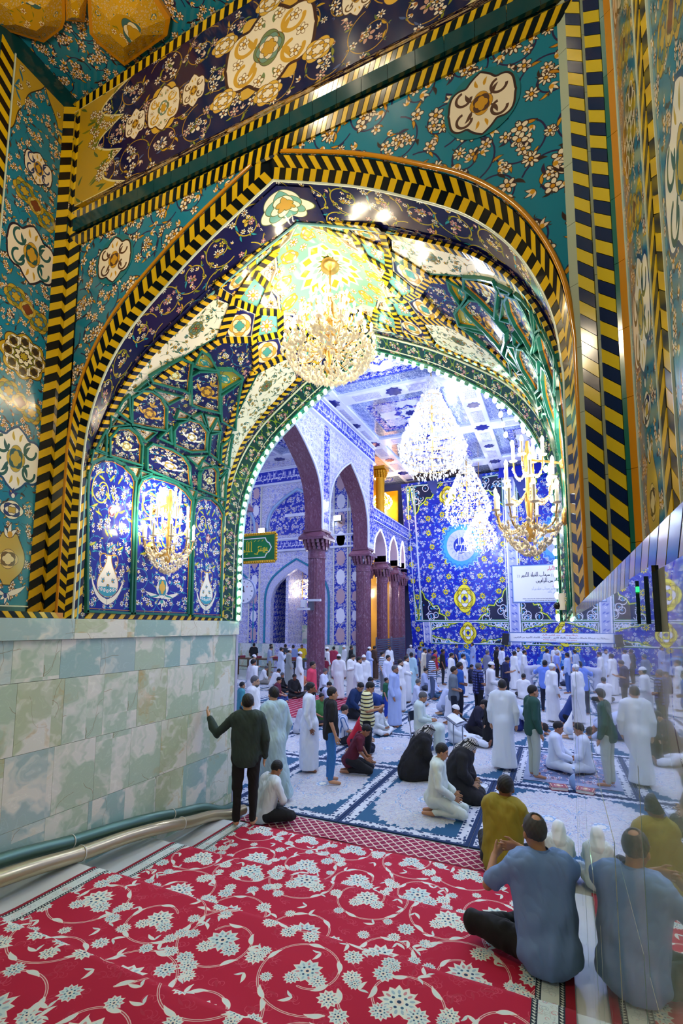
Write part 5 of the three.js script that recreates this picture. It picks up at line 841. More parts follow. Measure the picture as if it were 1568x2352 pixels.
function noticeTex(small) {
  return tex(1024, small ? 256 : 640, (c, w, h) => {
    c.fillStyle = '#1c3a9c'; c.fillRect(0, 0, w, h); c.fillStyle = '#8fb0e8'; c.fillRect(8, 8, w - 16, h - 16); c.fillStyle = '#f4f6fc'; c.fillRect(22, 22, w - 44, h - 44);
    if (small) { arabic(c, 'نعتذر للزائرين الكرام', 640, 74, 17, '#c0283c', 0.2); arabic(c, 'سرداب الرابع ( سرداب القبلة الكبير ) لاستيعاب الاعداد الكبيرة من الزائرين', 1000, 142, 19, '#1a2348', 0.22); c.fillStyle = '#c0283c'; c.font = 'bold 26px sans-serif'; c.textAlign = 'center'; c.fillText('Polite notice', w / 2, 196); c.fillStyle = '#2a3a80'; c.font = '15px sans-serif'; c.fillText('Polite notice for the visitors of the holy shrine of imam Hussein (a.s)', w / 2, 224); return; }
    arabic(c, 'نعتذر للزائرين الكرام', 960, 96, 30, '#d02a3c', 0.22);
    arabic(c, 'سرداب الرابع (( سرداب القبلة الكبير ))', 1000, 196, 35, '#10142c', 0.24);
    arabic(c, 'الاعداد الكبيرة من الزائرين', 990, 296, 35, '#10142c', 0.24);
    arabic(c, 'پوزش از زائرين كرامي', 960, 362, 24, '#dc8ab8', 0.2); arabic(c, 'نور ساخت زير زمين جهارم (سرداب قبله بزرك)', 1000, 420, 24, '#a9b4cc', 0.2); arabic(c, 'جمعيت بزرك زائرين مي باشد', 990, 474, 24, '#a9b4cc', 0.2);
    c.textAlign = 'right'; c.fillStyle = '#c0289c'; c.font = 'bold 44px sans-serif'; c.fillText('Polite notice', 960, 540);
    c.fillStyle = '#2a3248'; c.font = 'bold 21px sans-serif'; c.textAlign = 'center'; c.fillText('Polite notice for the visitors of the holy shrine of imam Hussein (a.s)', w / 2, 580); c.fillText('out at this holy site to manage the big numbers of the visitors', w / 2, 610);
  });
}
{
  const sheet = (u0, u1, y0, y1) => gridGeo(12, 6, (u, v) => { const y = lerp(y0, y1, v), p = bannerAt(lerp(u0, u1, u), (y - 0.05) / 13.6); p.y = y; p.z += 0.03; return p; });
  solo('notice_sheet', sheet(0.605, 0.93, 4.45, 7.0), M({ map: noticeTex(false), roughness: 0.45 }), 'white notice sheet with black and red lines pinned on the blue banner', 'sign');
  solo('notice_strip', sheet(0.575, 0.99, 1.85, 2.5), M({ map: noticeTex(true), roughness: 0.45 }), 'long low white notice strip along the foot of the banner', 'sign');
}
// green sign and clock beside the first column
{
  const g = thing('hanging_sign', 'green sign with gold lettering and scalloped gold edge above the clock', 'sign'); g.position.copy(P(-9.42, 5.12, 13.6));
  const st = tex(1024, 480, (c, w, h) => { c.fillStyle = '#0b6a34'; c.fillRect(0, 0, w, h); c.fillStyle = '#e8e8e0'; c.beginPath(); c.moveTo(0, 50); c.lineTo(840, 50); c.quadraticCurveTo(860, 130, 920, 150); c.lineTo(970, 240); c.lineTo(920, 330); c.quadraticCurveTo(860, 350, 840, 430); c.lineTo(0, 430); c.closePath(); c.fill(); c.fillStyle = '#0c7a3a'; c.beginPath(); c.moveTo(0, 68); c.lineTo(825, 68); c.quadraticCurveTo(850, 150, 905, 165); c.lineTo(946, 240); c.lineTo(905, 315); c.quadraticCurveTo(850, 330, 825, 412); c.lineTo(0, 412); c.closePath(); c.fill(); arabic(c, 'يهنئ الإمام صاحب', 890, 300, 92, '#e6c21e', 0.2); c.strokeStyle = '#e6c21e'; c.lineWidth = 9; for (let k = 0; k < 9; k++) { c.beginPath(); c.moveTo(120 + k * 80, 120); c.lineTo(150 + k * 80, 92); c.stroke(); } });
  mesh('board', boxTo(-1.15, 0.85, -0.02, 0.86, -0.02, 0.02).toNonIndexed(), M({ map: st, roughness: 0.5 }), g);
  const l = []; for (let k = 0; k < 22; k++) for (const y of [-0.07, 0.91]) l.push(new THREE.SphereGeometry(0.05, 8, 6).translate(-1.1 + k * 0.092, y, 0)); for (let k = 0; k < 9; k++) l.push(new THREE.SphereGeometry(0.05, 8, 6).translate(0.9, 0.02 + k * 0.1, 0)); l.push(box(2.1, 0.04, 0.05, -0.13, -0.03, 0), box(2.1, 0.04, 0.05, -0.13, 0.87, 0), box(0.04, 0.94, 0.05, 0.87, 0.42, 0));
  mesh('gold_edge', merge(l), M({ color: 0xdca81e, roughness: 0.4, metalness: 0.4 }), g);
  const k = thing('wall_clock', 'round white clock with black hands beside the passage edge', 'clock'); k.position.copy(P(-9.6, 4.05, 13.4));
  const face = tex(256, 256, (c) => { c.fillStyle = '#f4f4f8'; c.fillRect(0, 0, 256, 256); c.translate(128, 128); c.strokeStyle = '#222'; for (let i = 0; i < 12; i++) { c.lineWidth = i % 3 ? 5 : 9; c.beginPath(); c.moveTo(0, -112); c.lineTo(0, -90); c.stroke(); c.rotate(TAU / 12); } c.fillStyle = '#c02030'; c.fillRect(34, -58, 10, 16); });
  const body = new THREE.CylinderGeometry(0.44, 0.44, 0.1, 40); body.rotateX(Math.PI / 2); mesh('case', body, M({ color: 0x8a94b8, roughness: 0.4 }), k);
  const fg = new THREE.CircleGeometry(0.4, 40); fg.translate(0, 0, 0.052); mesh('dial', fg, M({ map: face, roughness: 0.4 }), k);
  mesh('bracket', rod(V3(-0.5, 0, -0.02), V3(0, 0, -0.03), 0.03), M({ color: 0x8a94b8, roughness: 0.4 }), k);
  for (const [len, a, w] of [[0.22, 0.1, 0.024], [0.31, 1.17, 0.018]]) { const h = box(w, len, 0.006, 0, len / 2 - 0.04, 0.06).rotateZ(a); mesh('hand', h, M({ color: 0x111111 }), k); }
}
const PEOPLE = [
  ['man in a pale blue robe walking behind the man in dark green',-4.52,7.25,-2.05,'walk','robe','a9c6d2',0,'b',1.06],
  ['bent sitting person in a white striped shirt by the onyx wall',-4.14,6.36,2.67,'sitb','lsw','d5dee6','15171d','b',0.95],
  ['balding old man in a white robe looking down at the far left',-6.42,9.41,1.82,'stand','robe','e6e8ea',0,'g',1.00],
  ['boy in a teal shirt beside the passage edge',-7.94,11.05,2.37,'stand','ls','3f8a94','30343c','b',0.78],
  ['tall man in a long white robe facing right',-4.70,8.89,1.97,'stand','robe','dde6f0',0,'b',1.00],
  ['young man in a black polo shirt and blue jeans',-3.98,8.40,2.19,'stand','ss','101114','2f6fae','b',1.00],
  ['man in a maroon polo shirt kneeling with bowed head',-3.88,9.12,1.89,'kneelb','ss','5a1028','14161e','b',0.95],
  ['man in a red t-shirt kneeling with shaved head',-4.41,10.61,1.88,'kneelb','ss','c2142e','151c34','s',0.98],
  ['man in a yellow and navy striped polo shirt',-3.76,9.74,1.85,'read','ssS','e8e6b0','101018','b',1.00],
  ['boy in a pale shirt sitting with crossed legs',-4.54,12.60,1.39,'sit','ls','c9d2d4','d8dde0','b',0.80],
  ['dark skinned man in a white striped shirt sitting behind the black polo',-5.01,11.19,2.17,'sit','ssK','c9d6e8','14161e','b',1.00],
  ['boy in a green t-shirt sitting behind the white robe',-6.59,13.16,0.99,'sit','ss','3f7a3c','20242c','b',0.95],
  ['sitting man seen from behind in a grey shirt with red stripe',-6.53,11.75,2.60,'sitb','ss','c9cdd4','28508a','b',0.90],
  ['man in a pink t-shirt standing at the left',-7.18,13.73,1.70,'stand','ss','e0405c','20242c','b',1.00],
  ['man in black sitting on the striped rug',-9.86,17.24,1.04,'sit','ls','15161c','15161c','b',1.00],
  ['man in a maroon shirt sitting with blue trousers',-9.78,15.85,1.95,'sit','ss','5c1430','1c3a78','b',1.00],
  ['grey haired man in black behind the maroon shirt',-11.11,18.32,1.77,'sit','ls','101218','101218','g',0.90],
  ['boy in an orange shirt sitting near the pink t-shirt',-10.57,19.18,0.50,'sit','ss','d8805c','302c34','b',0.90],
  ['man in white bending over on the striped rug',-13.49,20.37,2.16,'sitb','ls','e6e8ea','9a968a','g',1.00],
  ['bent man in white with a maroon collar',-11.69,18.57,2.66,'kneelb','ls','e6e8ea','8a8f98','b',0.95],
  ['man in a blue grey shirt and khaki trousers holding a phone',-14.56,22.81,2.14,'read','ss','8f9cb8','8f8a70','b',1.00],
  ['man in a white robe with hands raised in prayer',-13.09,21.55,2.29,'pray','robe','cfd8ec',0,'b',1.00],
  ['man in a grey robe and white cap by the first column',-12.06,20.62,2.27,'stand','robe','9aa09c',0,'cap',1.00],
  ['old man in a white robe and cap beside the first column',-10.32,18.54,2.08,'stand','robe','e6e8ea',0,'cap',1.00],
  ['man in a yellow shirt behind the first column',-14.07,25.55,0.50,'stand','ss','d8b81e','40444c','b',1.00],
  ['man in a sleeveless black top at the far left',-17.27,25.20,-2.89,'stand','ss','14161c','20242c','b',1.00],
  ['man in a white robe at the left edge of the hall',-9.41,13.70,2.72,'stand','robe','e6e8ea',0,'b',1.00],
  ['white capped man reading behind the barrier',-11.90,17.29,2.00,'read','robe','e6e8ea',0,'cap',0.95],
  ['man with grey shirt among the far left crowd',-16.05,25.21,2.12,'stand','ss','7a8496','30343c','b',1.00],
  ['dark shirted man among the far left crowd',-14.97,25.12,2.98,'stand','ss','3a4450','30343c','b',1.00],
  ['blue shirted man among the far left crowd',-14.00,24.40,-2.62,'stand','ls','7f92c0','30343c','b',1.00],
  ['man in a white shirt right of the first column',-11.11,22.87,2.55,'stand','ls','e6e8ea','8a90a0','cap',1.00],
  ['man in a red t-shirt and grey trousers seen from behind',-11.14,23.80,-3.05,'stand','ss','a02c48','5c6474','b',1.00],
  ['small boy in a maroon shirt and black cap',-10.88,22.21,-2.69,'stand','ss','7c1634','202840','dcap',0.72],
  ['man in a white robe and cap seen from behind',-7.97,17.51,-2.89,'stand','robe','e6e8ea',0,'cap',1.00],
  ['bearded old man in a white robe and cap facing left',-11.21,25.41,-0.81,'stand','robe','e6e8ea',0,'capw',1.00],
  ['man in a black robe near the second column',-10.65,25.05,1.97,'stand','robe','101218',0,'b',1.00],
  ['man in a white shirt looking down near the second column',-7.65,18.09,1.27,'read','robe','e6e8ea',0,'b',1.00],
  ['man in a long white robe before the second column',-6.76,16.63,1.61,'stand','robe','e6e8ea',0,'b',1.00],
  ['old man in a white robe and white cap facing the viewer',-7.00,17.74,0.55,'stand','robe','e6e8ea',0,'capw',1.00],
  ['man in a pale blue robe folding his arms by the second column',-9.25,24.21,2.11,'fold','robe','a9bce6',0,'cap',1.00],
  ['man in a brown cloak beside the second column',-9.2,24.9,2.45,'stand','robe','4a3428',0,'b',1.02],
  ['man in a navy striped polo shirt and grey trousers',-7.16,20.37,1.73,'stand','ssS','c9d4ea','6a6e78','b',1.00],
  ['man in a white shirt behind the striped polo',-6.16,18.19,1.37,'stand','ls','d0d8f0','5a6070','b',1.00],
  ['far man in a white robe beneath the bright arches',-8.65,25.85,1.02,'stand','robe','e6e8ea',0,'s',1.00],
  ['seated man in a white shirt and black trousers',-9.44,19.11,1.68,'sit','ls','d5dcf0','14161e','g',1.10],
  ['seated man in a grey polo shirt reading',-6.39,16.66,1.63,'sit','ss','9aa4c0','20242e','b',1.10],
  ['seated man in a pale shirt bowing his head',-7.78,15.68,1.86,'sitb','ls','b9c6e0','20242e','b',1.00],
  ['man in dark blue bowing behind the striped polo',-6.05,14.17,1.43,'kneelb','ls','14305c','10131c','b',1.15],
  ['man in a blue jacket prostrating beside the striped polo',-5.58,15.37,2.44,'sujud','ls','1c3f86','1c3f86','b',1.10],
  ['boy in a green shirt and blue trousers',-5.06,14.76,1.73,'stand','ss','1c5c40','1a3ca8','b',0.72],
  ['bearded man in a pale blue robe beside the green shirted boy',-4.44,13.71,1.54,'stand','robe','a9bce8',0,'g',1.00],
  ['man in a white robe next to the pale blue robe',-5.03,16.15,1.70,'stand','robe','e6e8ea',0,'b',1.00],
  ['man in a white robe with folded hands in the second row',-5.39,18.10,1.69,'fold','robe','e6e8ea',0,'b',1.00],
  ['man in a mint robe seen from behind',-5.83,20.36,2.90,'stand','robe','b0d4dc',0,'b',1.00],
  ['seated man in white behind the robed row',-4.87,17.61,1.84,'sit','ls','cdd6ee','a0a8b8','g',1.00],
  ['seated man in white shirt and blue trousers',-4.80,19.75,1.46,'sit','ls','c9d4f2','3a6080','b',1.05],
  ['seated man in a light grey shirt in the crowd',-5.67,21.87,1.65,'sit','ls','aab6d8','404858','b',1.05],
  ['man in a grey green t-shirt and dark trousers',-2.80,14.12,1.77,'fold','ss','6a7680','182030','b',1.00],
  ['man in a bright blue t-shirt with folded hands',-2.86,15.37,1.93,'fold','ss','2458a8','141c2c','b',1.02],
  ['man in a white robe behind the blue t-shirt',-3.66,20.50,1.75,'stand','robe','e6e8ea',0,'b',1.00],
  ['grey haired man in white kneeling in the middle',-3.04,14.76,2.30,'kneel','ss','dfe4ee','20242e','w',0.95],
  ['man in a pale shirt and white cap kneeling',-3.60,16.19,2.14,'kneelb','ls','b9c4e0','8a94a8','cap',1.00],
  ['grey haired man in a pale robe sitting on a chair',-3.05,11.39,1.74,'chair','robe','c9dad4',0,'g',1.02],
  ['man in a white robe and cap sitting with legs stretched out',-2.46,12.47,1.44,'legs','robe','dde4ec',0,'cap',1.00],
  ['man in a dark navy shirt bowing over his knees',-2.16,13.31,1.41,'kneelb','ls','1a1a30','14141e','b',1.00],
  ['man in a blue plaid shirt and black trousers',-2.35,15.76,2.24,'fold','ssP','6a78b8','101218','g',1.00],
  ['man in a white robe and cap with folded arms',-2.04,16.37,1.87,'fold','robe','e6e8ea',0,'cap',1.00],
  ['man in a dark navy shirt in the middle of the crowd',-1.89,19.74,1.49,'read','ss','141c4a','10141e','b',1.00],
  ['man in a white robe raising one arm',-1.89,23.70,2.17,'point','robe','e6e8ea',0,'b',1.00],
  ['big man in a white robe seen from behind',-1.11,10.70,-3.13,'stand','robe','dfe8f0',0,'b',1.03],
  ['bare headed man in a blue shirt bending to the rug',-1.08,14.65,1.47,'sujud','ls','c0cde8','1c2a6a','s',1.15],
  ['person in a black cloak sitting behind the big white robe',-1.66,12.45,-1.61,'stand','robe','0c0d12',0,'hb',0.62],
  ['bearded man in a dark green shirt and pale trousers',-0.52,10.35,1.97,'stand','ls','1e4a40','a8b4aa','b',1.00],
  ['man in a sky blue shirt and dark trousers with arm out',-0.46,18.12,2.82,'point','ls','6a8ae0','141c34','b',1.00],
  ['man in a white robe behind the sky blue shirt',-0.23,16.50,2.11,'stand','robe','e6e8ea',0,'capw',1.00],
  ['bearded man in white clothes sitting near the right wall',-0.15,11.11,1.50,'sit','ls','dde6f2','d5dfea','b',1.02],
  ['man in white kneeling at the edge of the right wall',0.19,14.26,1.56,'kneelb','ls','e6e8ea','c9d4e4','b',0.95],
  ['man in a navy t-shirt bending over beside the right wall',0.13,15.90,1.56,'kneelb','ss','203a78','101420','b',1.10],
  ['seated man in white seen from behind with dark trousers',-1.37,21.03,2.86,'sit','ls','e6e8ea','14161e','b',1.05],
  ['old man in a light blue shirt and dark trousers',-0.11,25.11,1.75,'stand','ss','7f92d8','182040','w',1.00],
  ['man in a pale robe by the notice strip',-0.56,26.67,2.12,'stand','robe','b4c0dc',0,'b',1.00],
  ['man in a white t-shirt near the notice strip',-0.17,30.81,-0.34,'stand','ss','dfe4f0','202838','b',1.00],
  ['man in light blue and jeans at the edge of the right wall',0.34,23.40,-2.11,'stand','ls','a9bce4','3a5a98','b',1.00],
  ['seated man in white below the notice strip',0.09,26.50,1.39,'sit','ls','dbe2f2','2a3450','b',1.00],
  ['bowing man in a grey robe in the crowd',-1.26,24.26,1.45,'bow','robe','b4b8cc',0,'b',1.00],
  ['man in a white robe under the speaker',-1.53,24.89,1.63,'stand','robe','e6e8ea',0,'b',1.00],
  ['dark haired man in white beside the speaker',-2.00,27.94,-0.28,'stand','robe','d5dcee',0,'b',1.00],
  ['man in a white shirt before the banner',-2.86,27.97,2.20,'stand','ls','dbe2f4','303850','b',1.00],
  ['man in a black shirt before the banner',-3.20,28.50,2.03,'stand','ss','14161e','14161e','b',1.00],
  ['man in a grey shirt before the banner',-3.12,23.85,2.22,'stand','ls','7a7e96','404660','g',1.00],
  ['man in a pale blue robe walking before the banner',-5.27,33.30,-1.06,'stand','robe','9aaee0',0,'b',1.00],
  ['man in a blue and black shirt pointing at the banner',-5.79,30.25,1.76,'point','ss','16307c','14161e','s',1.00],
  ['man in a white robe in the middle distance',-4.21,20.89,1.60,'stand','robe','e6e8ea',0,'b',1.00],
  ['man in black with red collar in the distance',-5.27,24.00,1.79,'stand','ss','14161c','20242e','b',1.00],
  ['man in a red shirt in the distance',-5.46,23.19,1.80,'stand','ss','a81430','303440','b',1.00],
  ['man in a cream robe in the distance',-6.25,24.25,1.47,'stand','robe','e6dcc4',0,'b',1.00],
  ['man in a bluish shirt beside the arches',-7.02,26.19,1.83,'stand','ss','5a70a8','303850','b',1.00],
  ['man in a slate shirt in the distance',-5.88,23.74,1.99,'stand','ss','566080','303440','b',1.00],
  ['man in a striped white shirt reading in the distance',-4.61,19.08,1.63,'read','ssS','c4d0ec','4a5878','s',1.00],
  ['seated man in dark clothes among standing men',-4.18,25.44,1.56,'sit','ls','1a2240','14161e','b',1.00],
  ['man in a keffiyeh and black cloak kneeling over a book',-2.65,9.30,2.11,'kneelb','cloak','15161b','15161b','kef',1.00],
  ['man in a keffiyeh and black cloak leaning forward on his knees',-1.75,8.55,1.60,'kneelb','cloak','17181d','17181d','kef',1.02],
  ['young man in cream clothes kneeling in the foreground of the hall',-1.83,7.72,1.72,'kneel','ls','d5e2da','d5e2da','b',1.00],
  ['man in a mustard polo shirt sitting with his back to the viewer',-0.72,6.34,2.97,'sitn','ss','8a7a1e','20242c','b',1.18],
  ['far man in grey sitting on the low platform',-8.58,29.90,-2.84,'stand','ss','9aa2b4','303440','capw',0.95],
  ['far man in a blue shirt beside the platform',-8.43,32.44,-2.86,'stand','ss','5a7ab8','303440','b',0.95],
];

// ---------- people ----------
// signed distance pieces: cone [0, ax,ay,az, bx,by,bz, ra, rb, k], ellipsoid [1, cx,cy,cz, rx,ry,rz, 0,0, k]
const sq = Math.sqrt;
function fieldOf(list, cut) {
  return (x, y, z) => {
    let d = 1e3;
    for (const p of list) {
      let e;
      if (p[0] === 0) { const ux = p[4] - p[1], uy = p[5] - p[2], uz = p[6] - p[3], vx = x - p[1], vy = y - p[2], vz = z - p[3], l = ux * ux + uy * uy + uz * uz, h = l > 0 ? Math.min(1, Math.max(0, (vx * ux + vy * uy + vz * uz) / l)) : 0; e = sq((vx - ux * h) ** 2 + (vy - uy * h) ** 2 + (vz - uz * h) ** 2) - (p[7] + (p[8] - p[7]) * h); }
      else { const a = (x - p[1]) / p[4], b = (y - p[2]) / p[5], c = (z - p[3]) / p[6], q = sq(a * a + b * b + c * c), g = sq((a / p[4]) ** 2 + (b / p[5]) ** 2 + (c / p[6]) ** 2); e = g > 1e-6 ? (q * (q - 1)) / g : -Math.min(p[4], p[5], p[6]); }
      const k = p[9]; if (k > 0 && d < 900) { const h = Math.max(k - Math.abs(d - e), 0) / k; d = Math.min(d, e) - h * h * k * 0.25; } else d = Math.min(d, e);
    }
    return cut ? cut(d, x, y, z) : d;
  };
}
function surfaceNet(f, lo, hi, s) {
  const n = [0, 1, 2].map((i) => Math.ceil((hi[i] - lo[i]) / s) + 2), [nx, ny, nz] = n, F = new Float32Array(nx * ny * nz).fill(9), B = 6;
  for (let bz = 0; bz < nz; bz += B) for (let by = 0; by < ny; by += B) for (let bx = 0; bx < nx; bx += B) {
    const h = (B - 1) / 2, c = f(lo[0] + (bx + h) * s, lo[1] + (by + h) * s, lo[2] + (bz + h) * s), far = Math.abs(c) > B * s * 1.6;
    for (let z = bz; z < Math.min(nz, bz + B); z++) for (let y = by; y < Math.min(ny, by + B); y++) for (let x = bx; x < Math.min(nx, bx + B); x++) F[(z * ny + y) * nx + x] = far ? c : f(lo[0] + x * s, lo[1] + y * s, lo[2] + z * s);
  }
  const id = new Int32Array(nx * ny * nz).fill(-1), pos = [], idx = [];
  const E = [[0, 1], [2, 3], [4, 5], [6, 7], [0, 2], [1, 3], [4, 6], [5, 7], [0, 4], [1, 5], [2, 6], [3, 7]], v = new Float32Array(8);
  for (let z = 0; z < nz - 1; z++) for (let y = 0; y < ny - 1; y++) for (let x = 0; x < nx - 1; x++) {
    let m = 0; for (let k = 0; k < 8; k++) { v[k] = F[((z + (k >> 2)) * ny + y + ((k >> 1) & 1)) * nx + x + (k & 1)]; if (v[k] < 0) m++; }
    if (m === 0 || m === 8) continue;
    let px = 0, py = 0, pz = 0, c = 0;
    for (const [a, b] of E) if (v[a] < 0 !== v[b] < 0) { const t = v[a] / (v[a] - v[b]); px += lerp(a & 1, b & 1, t); py += lerp((a >> 1) & 1, (b >> 1) & 1, t); pz += lerp(a >> 2, b >> 2, t); c++; }
    id[(z * ny + y) * nx + x] = pos.length / 3; pos.push(lo[0] + (x + px / c) * s, lo[1] + (y + py / c) * s, lo[2] + (z + pz / c) * s);
  }
  const at = (x, y, z) => id[(z * ny + y) * nx + x], quad = (a, b, c, d, flip) => { if (a < 0 || b < 0 || c < 0 || d < 0) return; flip ? idx.push(a, c, b, a, d, c) : idx.push(a, b, c, a, c, d); };
  for (let z = 1; z < nz - 1; z++) for (let y = 1; y < ny - 1; y++) for (let x = 1; x < nx - 1; x++) {
    const a = F[(z * ny + y) * nx + x] < 0;
    if (a !== F[(z * ny + y) * nx + x + 1] < 0) quad(at(x, y - 1, z - 1), at(x, y, z - 1), at(x, y, z), at(x, y - 1, z), !a);
    if (a !== F[(z * ny + y + 1) * nx + x] < 0) quad(at(x - 1, y, z - 1), at(x - 1, y, z), at(x, y, z), at(x, y, z - 1), !a);
    if (a !== F[((z + 1) * ny + y) * nx + x] < 0) quad(at(x - 1, y - 1, z), at(x, y - 1, z), at(x, y, z), at(x - 1, y, z), !a);
  }
  const nor = new Float32Array(pos.length), e = s * 0.5;
  for (let i = 0; i < pos.length; i += 3) { const X = pos[i], Y = pos[i + 1], Z = pos[i + 2]; let a = f(X + e, Y, Z) - f(X - e, Y, Z), b = f(X, Y + e, Z) - f(X, Y - e, Z), c = f(X, Y, Z + e) - f(X, Y, Z - e); const l = Math.hypot(a, b, c) || 1; nor[i] = a / l; nor[i + 1] = b / l; nor[i + 2] = c / l; }
  const g = new THREE.BufferGeometry(), uv = new Float32Array((pos.length / 3) * 2); for (let i = 0; i < pos.length / 3; i++) { uv[i * 2] = pos[i * 3] + pos[i * 3 + 2] * 0.6; uv[i * 2 + 1] = pos[i * 3 + 1]; }
  g.setAttribute('position', new THREE.Float32BufferAttribute(pos, 3)); g.setAttribute('normal', new THREE.BufferAttribute(nor, 3)); g.setAttribute('uv', new THREE.BufferAttribute(uv, 2)); g.setIndex(idx);
  return g;
}
const cone = (a, b, ra, rb, k = 0.02) => [0, ...a, ...b, ra, rb, k], ell = (c, r, k = 0.02) => [1, ...c, ...r, 0, 0, k];
const mixp = (a, b, t) => [0, 1, 2].map((i) => lerp(a[i], b[i], t)), addp = (a, b) => [0, 1, 2].map((i) => a[i] + b[i]);
// joints of each pose; the figure looks along +z, its left side is +x
const both = (f) => [f(1), f(-1)];
function poseOf(name) {
  const J = { hip: both((s) => [s * 0.095, 0.92, 0]), knee: both((s) => [s * 0.11, 0.5, 0.015]), ank: both((s) => [s * 0.11, 0.08, -0.02]), toe: both((s) => [s * 0.14, 0.03, 0.15]), sho: both((s) => [s * 0.185, 1.43, -0.01]), elb: both((s) => [s * 0.26, 1.14, -0.04]), wri: both((s) => [s * 0.25, 0.89, 0.05]), hand: both((s) => [s * 0.24, 0.8, 0.08]), neck: [0, 1.47, 0], head: [0, 1.625, 0.03], look: [0, 0, 1] };
  if (name === 'walk') { J.knee = [[0.1, 0.5, 0.06], [-0.1, 0.5, -0.02]]; J.ank = [[0.1, 0.08, 0.16], [-0.1, 0.1, -0.24]]; J.toe = [[0.12, 0.03, 0.33], [-0.12, 0.03, -0.08]]; }
  if (name === 'fold') { J.elb = both((s) => [s * 0.27, 1.15, -0.02]); J.wri = both((s) => [s * 0.07, 1.08 + s * 0.02, 0.2]); J.hand = both((s) => [s * -0.02, 1.08 + s * 0.02, 0.21]); }
  if (name === 'read') { J.elb = both((s) => [s * 0.25, 1.15, 0.02]); J.wri = both((s) => [s * 0.13, 1.18, 0.26]); J.hand = both((s) => [s * 0.08, 1.22, 0.32]); J.head = [0, 1.6, 0.06]; J.look = [0, -0.5, 0.87]; }
  if (name === 'pray') { J.elb = both((s) => [s * 0.25, 1.18, 0.1]); J.wri = both((s) => [s * 0.12, 1.36, 0.26]); J.hand = both((s) => [s * 0.07, 1.44, 0.25]); }
  if (name === 'point') { J.elb[0] = [0.4, 1.3, 0.16]; J.wri[0] = [0.5, 1.34, 0.38]; J.hand[0] = [0.52, 1.35, 0.47]; }
  if (name === 'wall') { J.elb[0] = [0.42, 1.2, 0.1]; J.wri[0] = [0.56, 1.4, 0.28]; J.hand[0] = [0.59, 1.5, 0.31]; J.look = [0.1, 0.1, 1]; }
  if (name === 'bow') { J.hip = both((s) => [s * 0.095, 0.92, -0.1]); J.sho = both((s) => [s * 0.185, 1.02, 0.38]); J.neck = [0, 1.02, 0.44]; J.head = [0, 1.0, 0.6]; J.look = [0, -0.9, 0.4]; J.elb = both((s) => [s * 0.24, 0.76, 0.28]); J.wri = both((s) => [s * 0.16, 0.56, 0.1]); J.hand = both((s) => [s * 0.15, 0.5, 0.06]); }
  if (name === 'sit' || name === 'sitb') {
    const b = name === 'sitb' ? 1 : 0, z = b * 0.12;
    J.hip = both((s) => [s * 0.1, 0.13, 0]); J.knee = both((s) => [s * 0.36, 0.13, 0.3]); J.ank = both((s) => [s * -0.1, 0.08, 0.38 + s * 0.04]); J.toe = both((s) => [s * -0.24, 0.05, 0.36]);
    J.sho = both((s) => [s * 0.185, 0.62 - b * 0.03, 0.02 + z]); J.neck = [0, 0.66 - b * 0.03, 0.04 + z]; J.head = [0, 0.81 - b * 0.05, 0.08 + z * 1.4]; J.look = [0, -0.35 - b * 0.3, 0.9]; J.elb = both((s) => [s * 0.27, 0.36, 0.1 + z]); J.wri = both((s) => [s * 0.13, 0.26, 0.3]); J.hand = both((s) => [s * 0.06, 0.25, 0.36]);
  }
  if (name === 'sitn') { const q = poseOf('sitb'); Object.assign(J, q); J.sho = both((s) => [s * 0.165, 0.6, 0.12]); J.elb = both((s) => [s * 0.2, 0.38, 0.3]); J.wri = both((s) => [s * 0.1, 0.28, 0.42]); J.hand = both((s) => [s * 0.05, 0.27, 0.46]); J.knee = both((s) => [s * 0.28, 0.16, 0.34]); J.head = [0, 0.765, 0.2]; J.look = [0.2, -0.2, 0.9]; }
  if (name === 'kneel' || name === 'kneelb') {
    const b = name === 'kneelb' ? 1 : 0, z = b * 0.16;
    J.hip = both((s) => [s * 0.1, 0.28, 0]); J.knee = both((s) => [s * 0.14, 0.1, 0.4]); J.ank = both((s) => [s * 0.1, 0.07, -0.04]); J.toe = both((s) => [s * 0.07, 0.04, -0.2]);
    J.sho = both((s) => [s * 0.185, 0.77 - b * 0.05, 0.03 + z]); J.neck = [0, 0.81 - b * 0.05, 0.05 + z]; J.head = [0, 0.96 - b * 0.09, 0.1 + z * 1.4]; J.look = [0, -0.3 - b * 0.4, 0.9]; J.elb = both((s) => [s * 0.26, 0.5, 0.06 + z]); J.wri = both((s) => [s * 0.14, 0.33, 0.26 + z * 0.5]); J.hand = both((s) => [s * 0.1, 0.29, 0.34 + z * 0.5]);
  }
  if (name === 'sujud') { J.hip = both((s) => [s * 0.1, 0.46, -0.1]); J.knee = both((s) => [s * 0.13, 0.1, 0.02]); J.ank = both((s) => [s * 0.1, 0.08, -0.4]); J.toe = both((s) => [s * 0.1, 0.03, -0.5]); J.sho = both((s) => [s * 0.185, 0.34, 0.36]); J.neck = [0, 0.3, 0.42]; J.head = [0, 0.15, 0.52]; J.look = [0, -1, 0.1]; J.elb = both((s) => [s * 0.32, 0.2, 0.4]); J.wri = both((s) => [s * 0.22, 0.06, 0.54]); J.hand = both((s) => [s * 0.2, 0.04, 0.62]); }
